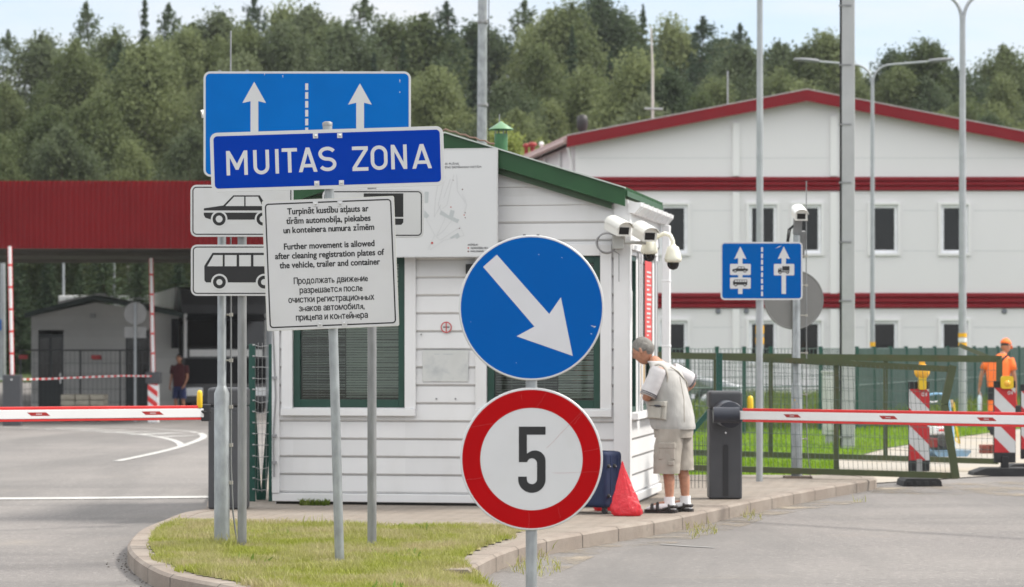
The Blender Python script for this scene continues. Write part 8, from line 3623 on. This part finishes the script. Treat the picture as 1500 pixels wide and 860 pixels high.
for y in (-0.072, 0.013):
    for z in (0.155, 0.415):
        m_.ball((0.113, y, z), 0.006)
m_.build('stud', CHROME, sc)
m_ = MB()
m_.tube([(-0.25, -0.03, 0.54), (-0.25, -0.03, 0.57), (-0.2, -0.03, 0.585), (-0.1, -0.03, 0.585), (-0.05, -0.03, 0.57), (-0.05, -0.03, 0.54)], 0.012, 8)
m_.build('handle', CASED, sc)
BP = G(918, 755, SW)
rb = thing('plastic_bag', 'bright red plastic carrier bag drawn to a point beside the suitcase', 'bag', BP, R(-8))
m_ = MB()
n, rows = 64, 34
vs, fs = [], []
prof_ = [(0.0, 0.90), (0.03, 1.05), (0.10, 1.08), (0.22, 0.98), (0.36, 0.80), (0.50, 0.62), (0.64, 0.44), (0.78, 0.27), (0.90, 0.12), (1.0, 0.03)]


def bag_r(t):
    for (a, ra), (b, rb_) in zip(prof_[:-1], prof_[1:]):
        if t <= b:
            return ra + (rb_ - ra) * (t - a) / (b - a)
    return 0.03


for i in range(rows + 1):
    t = i / rows
    for k in range(n):
        a = 2 * math.pi * k / n
        ct, st = math.cos(a), math.sin(a)
        pl = 0.16 * t * mnoise.noise(Vector((ct * 3.2, st * 3.2, t * 1.2))) + 0.05 * t * math.sin(13 * a + 2 * t)
        cr_ = 0.15 * mnoise.noise(Vector((ct * 2.6, st * 2.6, t * 7))) + 0.14 * abs(mnoise.noise(Vector((ct * 6, st * 6, t * 16))))
        s_ = bag_r(t) * (1 + pl + cr_ * (1 - 0.6 * t))
        sq = 2 / 2.8
        zz_ = 0.47 * t + (0.012 * mnoise.noise(Vector((ct * 4, st * 4, t * 9))) if 0 < i < rows else 0)
        vs.append((-0.040 * t + 0.122 * s_ * math.copysign(abs(ct) ** sq, ct), 0.078 * s_ * math.copysign(abs(st) ** sq, st), zz_))
for i in range(rows):
    for k in range(n):
        k2 = (k + 1) % n
        fs.append((i * n + k, i * n + k2, (i + 1) * n + k2, (i + 1) * n + k))
m_._add(vs, fs, 0, True)
m_._add(vs, [tuple(range(n - 1, -1, -1))], 0)
m_.build('film', REDBAG, rb)
B2 = G(868, 749, SW)
r2 = thing('plastic_bag', 'small red bundle half hidden under the suitcase wheels', 'bag', G(889, 750, SW) + Vector((0, 0.22, 0)))
m_ = MB()
m_.loft([((0, 0, 0.0), (1, 0, 0), (0, 1, 0), 0.10, 0.05), ((0, 0, 0.03), (1, 0, 0), (0, 1, 0), 0.12, 0.06), ((0.01, 0, 0.06), (1, 0, 0), (0, 1, 0), 0.09, 0.045), ((0.0, 0, 0.075), (1, 0, 0), (0, 1, 0), 0.03, 0.02)], 16)
m_.build('film', REDBAG, r2)

# ---------------- the worker
WP = G(1462, 637, 0.02)
wk = thing('person', 'worker in orange shirt and orange cap walking away with a water bottle', 'person', (0, 0, 0))
f = Frame(WP, (0.38, 0.92))
J = dict(pelvis=f(0, 0, 0.86), belly=f(0.0, 0.01, 1.0), chest=f(0.02, 0.05, 1.24), neck=f(0.06, 0.13, 1.42), skull=f(0.07, 0.17, 1.46),
         sh_l=f(-0.17, 0.03, 1.34), el_l=f(-0.29, 0.0, 1.06), wr_l=f(-0.34, 0.04, 0.82), sh_r=f(0.20, 0.05, 1.33), el_r=f(0.27, 0.05, 1.05), wr_r=f(0.28, 0.13, 0.82),
         hip_l=f(-0.09, 0, 0.83), kn_l=f(-0.10, 0.04, 0.46), calf_l=f(-0.1, 0.0, 0.31), an_l=f(-0.1, -0.02, 0.1), toe_l=f(-0.12, 0.13, 0.045),
         hip_r=f(0.09, 0, 0.83), kn_r=f(0.12, 0.13, 0.47), calf_r=f(0.12, 0.12, 0.31), an_r=f(0.12, 0.10, 0.1), toe_r=f(0.14, 0.25, 0.045))
hc, hf, hu = f(0.09, 0.20, 1.55), (f.f * 0.82 + f.r * 0.45 + Vector((0, 0, -0.4))), Vector((0, 0, 1)) + f.f * 0.3


def ex(mb):
    head_mesh(mb, hc, hf, hu, 1.0, 0, 1)
    hand(mb, J['wr_l'], J['el_l'], f.r, 0.75, 1.0, 0, 1)
    hand(mb, J['wr_r'], J['el_r'], -f.r, 0.75, 1.0, 0, -1)


skin_body('body', J, BEDGES, BRAD, [SKIND, mat('eye_dark', (0, 0, 0))], wk, ex)
m_ = MB()
hair_cap(m_, hc, hf, hu, 1.0, (100, 60), 0.004, 0, 3)
m_.build('hair', HAIRD, wk)
m_ = MB()
hair_cap(m_, hc + Vector((0, 0, 0.012)), hf, hu, 1.03, (84, 68), 0.016, 0, 5)
hfv = Vector(hf).normalized()
huv = (Vector(hu) - hfv * Vector(hu).dot(hfv)).normalized()
hrv = hfv.cross(huv)
vs = []
for k in range(9):
    a = math.pi * (k / 8 - 0.5)
    for q in (0.085, 0.165):
        vs.append(hc + hrv * (0.08 * math.sin(a)) + hfv * (q * (0.4 + 0.6 * math.cos(a))) + huv * (0.045 - (q - 0.085) * 0.25))
m_._add(vs, [(2 * i, 2 * i + 1, 2 * i + 3, 2 * i + 2) for i in range(8)], 0, True)
m_.build('cap', HIVIS, wk)
m_ = MB()
m_.loft([(f(0, 0, 0.84), f.r, f.f, 0.185, 0.135), (f(0, 0, 0.95), f.r, f.f, 0.195, 0.14), (f(0.0, 0.02, 1.1), f.r, f.f, 0.215, 0.14), (f(0.015, 0.045, 1.25), f.r, f.f, 0.225, 0.135), (f(0.02, 0.06, 1.34), f.r, f.f, 0.20, 0.115), (f(0.04, 0.09, 1.39), f.r, f.f, 0.10, 0.085), (f(0.055, 0.12, 1.425), f.r, f.f, 0.068, 0.07)], 22)
sleeve(m_, J['sh_l'] - Vector((0, 0, 0.02)), J['sh_l'].lerp(J['el_l'], 0.72), 0.078, 0.074)
sleeve(m_, J['sh_r'] - Vector((0, 0, 0.02)), J['sh_r'].lerp(J['el_r'], 0.72), 0.078, 0.074)
m_.build('shirt', HIVIS, wk)
m_ = MB()
m_.tube([f(0.16, 0.0, 1.395), f(0.10, -0.055, 1.33), f(0.03, -0.092, 1.22)], 0.018, 6)
m_.build('strap', NAVY, wk)
m_ = MB()
m_.loft([(f(0, 0, 0.75), f.r, f.f, 0.165, 0.13), (f(0, 0, 0.83), f.r, f.f, 0.17, 0.135), (f(0, 0, 0.9), f.r, f.f, 0.168, 0.132), (f(0, 0, 0.97), f.r, f.f, 0.17, 0.133)], 22)
leg_loft(m_, f(-0.085, 0, 0.8), f(-0.10, 0.04, 0.66), f(-0.10, 0.04, 0.6), 0.10, 0.095, 0.092, f, 0, 18, 0.02, 1)
leg_loft(m_, f(0.085, 0, 0.8), f(0.12, 0.10, 0.66), f(0.12, 0.12, 0.6), 0.10, 0.095, 0.092, f, 0, 18, 0.02, 2)
leg_loft(m_, f(-0.10, 0.02, 0.42), f(-0.10, 0.0, 0.25), f(-0.1, -0.02, 0.08), 0.082, 0.08, 0.085, f, 0, 18, 0.02, 1)
leg_loft(m_, f(0.12, 0.12, 0.42), f(0.12, 0.11, 0.25), f(0.12, 0.10, 0.08), 0.082, 0.08, 0.085, f, 0, 18, 0.02, 1)
m_.build('trousers', NAVY, wk)
m_ = MB()
leg_loft(m_, f(-0.10, 0.04, 0.605), f(-0.10, 0.04, 0.5), f(-0.10, 0.02, 0.415), 0.096, 0.09, 0.086, f, 0, 18, 0.02, 1)
leg_loft(m_, f(0.12, 0.115, 0.605), f(0.12, 0.12, 0.5), f(0.12, 0.12, 0.415), 0.096, 0.09, 0.086, f, 0, 18, 0.02, 1)
m_.build('knee_panel', HIVIS, wk)
for an, toe in ((J['an_l'], J['toe_l']), (J['an_r'], J['toe_r'])):
    m_ = MB()
    d = (Vector((toe.x, toe.y, 0)) - Vector((an.x, an.y, 0))).normalized()
    rt_ = Vector((d.y, -d.x, 0))
    b_ = Vector((an.x, an.y, WP.z))
    m_.loft([(b_ - d * 0.08 + Vector((0, 0, 0.05)), rt_, Vector((0, 0, 1)), 0.035, 0.05), (b_ + Vector((0, 0, 0.06)), rt_, Vector((0, 0, 1)), 0.048, 0.06), (b_ + d * 0.1 + Vector((0, 0, 0.045)), rt_, Vector((0, 0, 1)), 0.052, 0.045), (b_ + d * 0.2 + Vector((0, 0, 0.032)), rt_, Vector((0, 0, 1)), 0.035, 0.032)], 14)
    m_.build('boot', RUB, wk)
bt = thing('water_bottle', 'clear plastic water bottle held in the left hand of the orange worker', 'bottle', J['wr_l'] + Vector((0.005, -0.01, -0.40)))
m_ = MB()
m_.lathe([(0.001, 0.0), (0.034, 0.0), (0.038, 0.02), (0.036, 0.09), (0.038, 0.1), (0.036, 0.11), (0.038, 0.2), (0.03, 0.25), (0.015, 0.28), (0.014, 0.3), (0.001, 0.3)], (0, 0, 0), 20)
m_.build('body', mat('bottle_pale', (0.62, 0.72, 0.82), 0.15, 0, 0.1, 20), bt)
m_ = MB()
m_.lathe([(0.017, 0.3), (0.017, 0.325), (0.001, 0.326)], (0, 0, 0), 14)
m_.build('cap', ARMW, bt)
wt = thing('hand_tool', 'dark red handled tool held in the right hand of the orange worker', 'tool', J['wr_r'] + Vector((0.0, 0.0, -0.1)))
m_ = MB()
m_.tube([(0, 0, 0.05), (0, 0.0, -0.1), (0.02, 0.02, -0.22)], 0.018, 8)
m_.build('handle', ARMR, wt)
m_ = MB()
m_.box(-0.03, 0.1, -0.04, 0.06, -0.34, -0.2)
m_.build('head', RUB, wt, 0.02)

# ---------------- person in the shade by the truck
PY = 76.0
PX = X_at(263, PY)
ps = thing('person', 'person in maroon shirt and dark blue shorts standing in the shade before the truck', 'person', (0, 0, 0))
f = Frame((PX, PY, gz(PX, PY)), (-0.25, -1))
J = dict(pelvis=f(0, 0, 0.9), belly=f(0, 0.01, 1.02), chest=f(0, 0.01, 1.28), neck=f(0, 0.0, 1.48), skull=f(0, 0.02, 1.53),
         sh_l=f(-0.18, 0, 1.39), el_l=f(-0.24, 0.0, 1.1), wr_l=f(-0.2, 0.12, 0.9), sh_r=f(0.18, 0, 1.39), el_r=f(0.25, -0.03, 1.1), wr_r=f(0.26, 0.06, 0.86),
         hip_l=f(-0.09, 0, 0.87), kn_l=f(-0.11, 0.02, 0.48), calf_l=f(-0.11, -0.01, 0.32), an_l=f(-0.12, 0, 0.09), toe_l=f(-0.15, 0.15, 0.04),
         hip_r=f(0.09, 0, 0.87), kn_r=f(0.11, 0.02, 0.48), calf_r=f(0.11, -0.01, 0.32), an_r=f(0.12, 0, 0.09), toe_r=f(0.15, 0.15, 0.04))
hc, hf, hu = f(0, 0.04, 1.61), f.f, Vector((0, 0, 1))


def ex(mb):
    head_mesh(mb, hc, hf, hu, 1.0, 0, 1)
    hand(mb, J['wr_l'], J['el_l'], f.r, 0.5, 1.0, 0, 1)
    hand(mb, J['wr_r'], J['el_r'], -f.r, 0.5, 1.0, 0, -1)


skin_body('body', J, BEDGES, BRAD, [SKIND, mat('eye_dark', (0, 0, 0))], ps, ex)
m_ = MB()
hair_cap(m_, hc, hf, hu, 1.0, (115, 52), 0.014, 0, 3)
m_.build('hair', HAIRD, ps)
m_ = MB()
m_.loft([(f(0, 0, 0.84), f.r, f.f, 0.175, 0.13), (f(0, 0.01, 1.0), f.r, f.f, 0.18, 0.135), (f(0, 0.01, 1.25), f.r, f.f, 0.2, 0.13), (f(0, 0, 1.39), f.r, f.f, 0.18, 0.11), (f(0, 0, 1.45), f.r, f.f, 0.09, 0.08), (f(0, 0.0, 1.48), f.r, f.f, 0.068, 0.07)], 20)
sleeve(m_, J['sh_l'], J['sh_l'].lerp(J['el_l'], 0.65), 0.08, 0.075)
sleeve(m_, J['sh_r'], J['sh_r'].lerp(J['el_r'], 0.65), 0.08, 0.075)
m_.build('shirt', MAROON, ps)
m_ = MB()
m_.loft([(f(0, 0, 0.74), f.r, f.f, 0.17, 0.13), (f(0, 0, 0.9), f.r, f.f, 0.17, 0.13)], 20)
leg_loft(m_, f(-0.085, 0, 0.8), f(-0.1, 0.01, 0.62), f(-0.11, 0.02, 0.5), 0.105, 0.1, 0.098, f)
leg_loft(m_, f(0.085, 0, 0.8), f(0.1, 0.01, 0.62), f(0.11, 0.02, 0.5), 0.105, 0.1, 0.098, f)
m_.build('shorts', BLUES, ps)

# ---------------- the officer behind the right booth window
ou = (fw[1][0] + fw[1][1]) / 2 + 0.14
M_b = booth.matrix_basis.copy()
M_b = Matrix.Translation(BC) @ Matrix.Rotation(-BA, 4, 'Z')
oc = M_b @ Vector((ou, 0.85, 0.046))
of = thing('person', 'seated figure in khaki dimly seen behind the right booth window', 'person', (0, 0, 0))
f = Frame(oc, (0.8, -0.6))
J = dict(pelvis=f(0, 0, 0.52), belly=f(0, 0.02, 0.66), chest=f(0, 0.04, 0.9), neck=f(0, 0.05, 1.08), skull=f(0, 0.07, 1.13),
         sh_l=f(-0.18, 0.03, 1.0), el_l=f(-0.22, 0.1, 0.76), wr_l=f(-0.14, 0.3, 0.83), sh_r=f(0.18, 0.03, 1.0), el_r=f(0.22, 0.1, 0.76), wr_r=f(0.14, 0.3, 0.83),
         hip_l=f(-0.09, 0.02, 0.5), kn_l=f(-0.12, 0.42, 0.5), calf_l=f(-0.12, 0.40, 0.33), an_l=f(-0.12, 0.38, 0.09), toe_l=f(-0.13, 0.5, 0.04),
         hip_r=f(0.09, 0.02, 0.5), kn_r=f(0.12, 0.42, 0.5), calf_r=f(0.12, 0.40, 0.33), an_r=f(0.12, 0.38, 0.09), toe_r=f(0.13, 0.5, 0.04))
hc = f(0, 0.1, 1.22)


def ex(mb):
    head_mesh(mb, hc, f.f, Vector((0, 0, 1)), 1.0, 0, 1)
    hand(mb, J['wr_l'], J['el_l'], Vector((0, 0, -1)), 0.4, 1.0, 0, -1)
    hand(mb, J['wr_r'], J['el_r'], Vector((0, 0, -1)), 0.4, 1.0, 0, 1)


skin_body('body', J, BEDGES, BRAD, [SKIN, mat('eye_dark', (0, 0, 0))], of, ex)
m_ = MB()
hair_cap(m_, hc, f.f, Vector((0, 0, 1)), 1.0, (112, 52), 0.013, 0, 3)
m_.build('hair', HAIRD, of)
m_ = MB()
m_.loft([(f(0, 0, 0.5), f.r, f.f, 0.18, 0.14), (f(0, 0.02, 0.66), f.r, f.f, 0.185, 0.15), (f(0, 0.03, 0.85), f.r, f.f, 0.2, 0.14), (f(0, 0.035, 1.0), f.r, f.f, 0.185, 0.115), (f(0, 0.045, 1.06), f.r, f.f, 0.09, 0.08), (f(0, 0.05, 1.09), f.r, f.f, 0.07, 0.07)], 20)
for s_ in ('l', 'r'):
    sleeve(m_, J['sh_' + s_], J['el_' + s_], 0.078, 0.062)
    sleeve(m_, J['el_' + s_], J['el_' + s_].lerp(J['wr_' + s_], 0.9), 0.062, 0.045)
m_.build('shirt', KHAKI, of)
m_ = MB()
for s_ in ('l', 'r'):
    sleeve(m_, J['hip_' + s_], J['kn_' + s_], 0.1, 0.082)
    sleeve(m_, J['kn_' + s_], J['an_' + s_], 0.082, 0.065)
m_.build('trousers', NAVY, of)
st = thing('office_stool', 'dark round office stool under the seated figure in the booth', 'stool', f(0, -0.02, 0))
m_ = MB()
m_.lathe([(0.001, 0.35), (0.2, 0.35), (0.21, 0.37), (0.2, 0.40), (0.001, 0.405)], (0, 0, 0), 24)
m_.build('seat', RUB, st)
m_ = MB()
m_.tube([(0, 0, 0.03), (0, 0, 0.35)], 0.03, 10)
m_.lathe([(0.22, 0.0), (0.2, 0.02), (0.03, 0.04), (0.001, 0.04), ], (0, 0, 0), 20)
m_.build('base', CHARD, st)

# ================================================================== CAR BEHIND THE FENCE
ck = thing('parked_car', 'silver car parked behind the green mesh fence, its bonnet showing', 'car', (X_at(1087, 62) - 2.15, 62, 0.0))
prof = [(-2.1, 0.32), (-2.14, 0.6), (-2.05, 0.9), (-1.6, 0.95), (-1.15, 1.36), (-0.55, 1.45), (0.15, 1.42), (0.95, 0.93), (1.7, 0.8), (2.05, 0.66), (2.14, 0.45), (2.1, 0.28), (1.75, 0.24), (-1.75, 0.24)]
m_ = MB()
low = [p for p in prof]
vs, n = [], len(prof)
ys = [(-0.84, 1.0), (-0.80, 0.0), (0.80, 0.0), (0.84, 1.0)]
secs = []
for yy, k_s in ((-0.86, 0.96), (-0.80, 1.0), (0.80, 1.0), (0.86, 0.96)):
    secs.append([(p[0] * (1 if k_s == 1.0 else 0.99), yy * (1.0 if p[1] < 0.95 else 0.78), 0.24 + (p[1] - 0.24) * (1 if k_s == 1.0 else 0.97)) for p in prof])
vs = [q for s_ in secs for q in s_]
fs = [tuple(range(n)), tuple(range(4 * n - 1, 3 * n - 1, -1))]
for j in range(3):
    for i in range(n):
        fs.append((j * n + i, (j + 1) * n + i, (j + 1) * n + (i + 1) % n, j * n + (i + 1) % n))
m_._add(vs, fs, 0, False)
m_.build('body', SILVER, ck, 0.05, 3, recalc=True)
m_ = MB()
m_._add([(0.24, -0.56, 1.385), (0.24, 0.56, 1.385), (0.93, 0.66, 0.965), (0.93, -0.66, 0.965)], [(0, 1, 2, 3)], 0)
vs = [(v_[0] + 0.012, v_[1], v_[2] + 0.012) for v_ in m_.v]
m_.v = vs
m_.build('windscreen', GLASSB, ck)
for s_ in (-1, 1):
    m_ = MB()
    pts = [(-1.35, 0.97), (-1.05, 1.3), (-0.5, 1.38), (0.1, 1.35), (0.72, 0.97)]
    m_.prism(pts, s_ * 0.80 if s_ > 0 else -0.80 - 0.0, s_ * 0.69, 0, 'xz')
    m_.build('side_window', GLASSB, ck)
    for x in (-1.3, 1.32):
        w_ = MB()
        w_.lathe([(0.19, -0.1), (0.30, -0.11), (0.32, -0.08), (0.32, 0.08), (0.30, 0.11), (0.19, 0.1)], (x, s_ * 0.79, 0.32), 22, 0, True, 'y')
        wo_ = w_.build('wheel', RUB, ck)
        w_ = MB()
        w_.lathe([(0.001, s_ * 0.09), (0.17, s_ * 0.1), (0.2, s_ * 0.085)], (x, s_ * 0.79, 0.32), 22, 0, True, 'y')
        w_.build('rim', CHROME, wo_)
    m_ = MB()
    m_.box(1.98, 2.13, s_ * 0.62 - 0.14, s_ * 0.62 + 0.14, 0.56, 0.68)
    m_.build('headlight', LENS, ck, 0.03)
    m_ = MB()
    m_.box(0.62, 0.8, s_ * 0.96 - 0.06, s_ * 0.96 + 0.06, 0.93, 1.05)
    m_.box(0.7, 0.74, min(s_ * 0.78, s_ * 0.9), max(s_ * 0.78, s_ * 0.9), 0.96, 0.99)
    m_.build('mirror', SILVER, ck, 0.02)
m_ = MB()
m_.box(2.10, 2.16, -0.5, 0.5, 0.36, 0.52)
m_.build('grille', RUB, ck)

# ================================================================== PLATE COMPACTOR
CP_ = G(1386, 668, 0.012)
pc = thing('plate_compactor', 'light blue plate compactor with white and red engine on the path', 'compactor', CP_, R(12))
m_ = MB()
m_.prism([(-0.28, 0.06), (-0.22, 0.0), (0.22, 0.0), (0.28, 0.06), (0.28, 0.09), (-0.28, 0.09)], -0.25, 0.3, 0, 'xz')
m_.build('plate', mat('plate_blue_worn', (0.18, 0.30, 0.42), 0.5, 0, 0.15, 10, stain=(0.3, 0.24, 0.15), stain_amt=0.8, stain_scale=6), pc, 0.01)
m_ = MB()
m_.box(-0.2, 0.0, -0.17, 0.15, 0.095, 0.3)
m_.lathe([(0.001, -0.2), (0.09, -0.2), (0.1, -0.171)], (-0.12, 0, 0.22), 18, 0, False, 'y')
eng = m_.build('engine', mat('engine_dark', (0.05, 0.045, 0.045), 0.5), pc, 0.015)
m_ = MB()
m_.box(-0.24, 0.02, -0.16, 0.12, 0.302, 0.42)
m_.build('fuel_tank', ARMW, eng, 0.03, 3)
m_ = MB()
m_.box(-0.17, -0.05, -0.166, -0.161, 0.36, 0.39)
m_.lathe([(0.03, 0.42), (0.03, 0.44), (0.001, 0.441)], (-0.1, 0, 0), 12)
m_.build('tank_cap', ARMR, eng)
m_ = MB()
m_.box(-0.275, -0.205, -0.2, 0.0, 0.13, 0.26)
m_.build('air_filter', mat('engine_red', (0.22, 0.02, 0.02), 0.45), eng, 0.01)
m_ = MB()
for s_ in (-1, 1):
    m_.tube([(s_ * 0.17 + 0.03, 0.2, 0.09), (s_ * 0.18 + 0.03, 0.3, 0.45), (s_ * 0.17 + 0.03, 0.42, 0.80), (s_ * 0.12 + 0.03, 0.43, 0.87), (0.03, 0.43, 0.885)], 0.017, 10)
m_.tube([(-0.14, 0.32, 0.5), (0.2, 0.32, 0.5)], 0.012, 8)
m_.build('handle', BLUEF, pc)
m_ = MB()
m_.tube([(-0.13, 0.42, 0.78), (-0.06, 0.4, 0.76), (0.02, 0.41, 0.77)], 0.011, 8)
m_.build('throttle_lever', CHROME, pc)
m_ = MB()
m_.tube([(0.26, 0.36, 0.75), (0.27, 0.33, 0.45), (0.32, 0.3, 0.16), (0.24, 0.28, 0.22), (0.22, 0.3, 0.4)], 0.014, 8)
m_.build('hose', YEL, pc)
m_ = MB()
m_.box(0.225, 0.265, 0.4, 0.45, 0.68, 0.79)
m_.box(-0.215, -0.17, 0.38, 0.43, 0.66, 0.74)
m_.build('grip', mat('grip_tan', (0.5, 0.36, 0.22), 0.6), pc, 0.008)
# low dark red stand on the path
rp2 = thing('brick_stack', 'low stack of dark red bricks on the path behind the wide footed beacon', 'bricks', G(1456, 664, 0.012))
m_ = MB()
for i in range(2):
    for j in range(2):
        m_.box(-0.2 + i * 0.13, -0.08 + i * 0.13, -0.1, 0.12, 0.0 + j * 0.065, 0.06 + j * 0.065)
m_.build('brick', mat('brick_red', (0.24, 0.07, 0.05), 0.85, 0, 0.2, 8), rp2, 0.004)
# banner hangs on the booth: a thing of its own
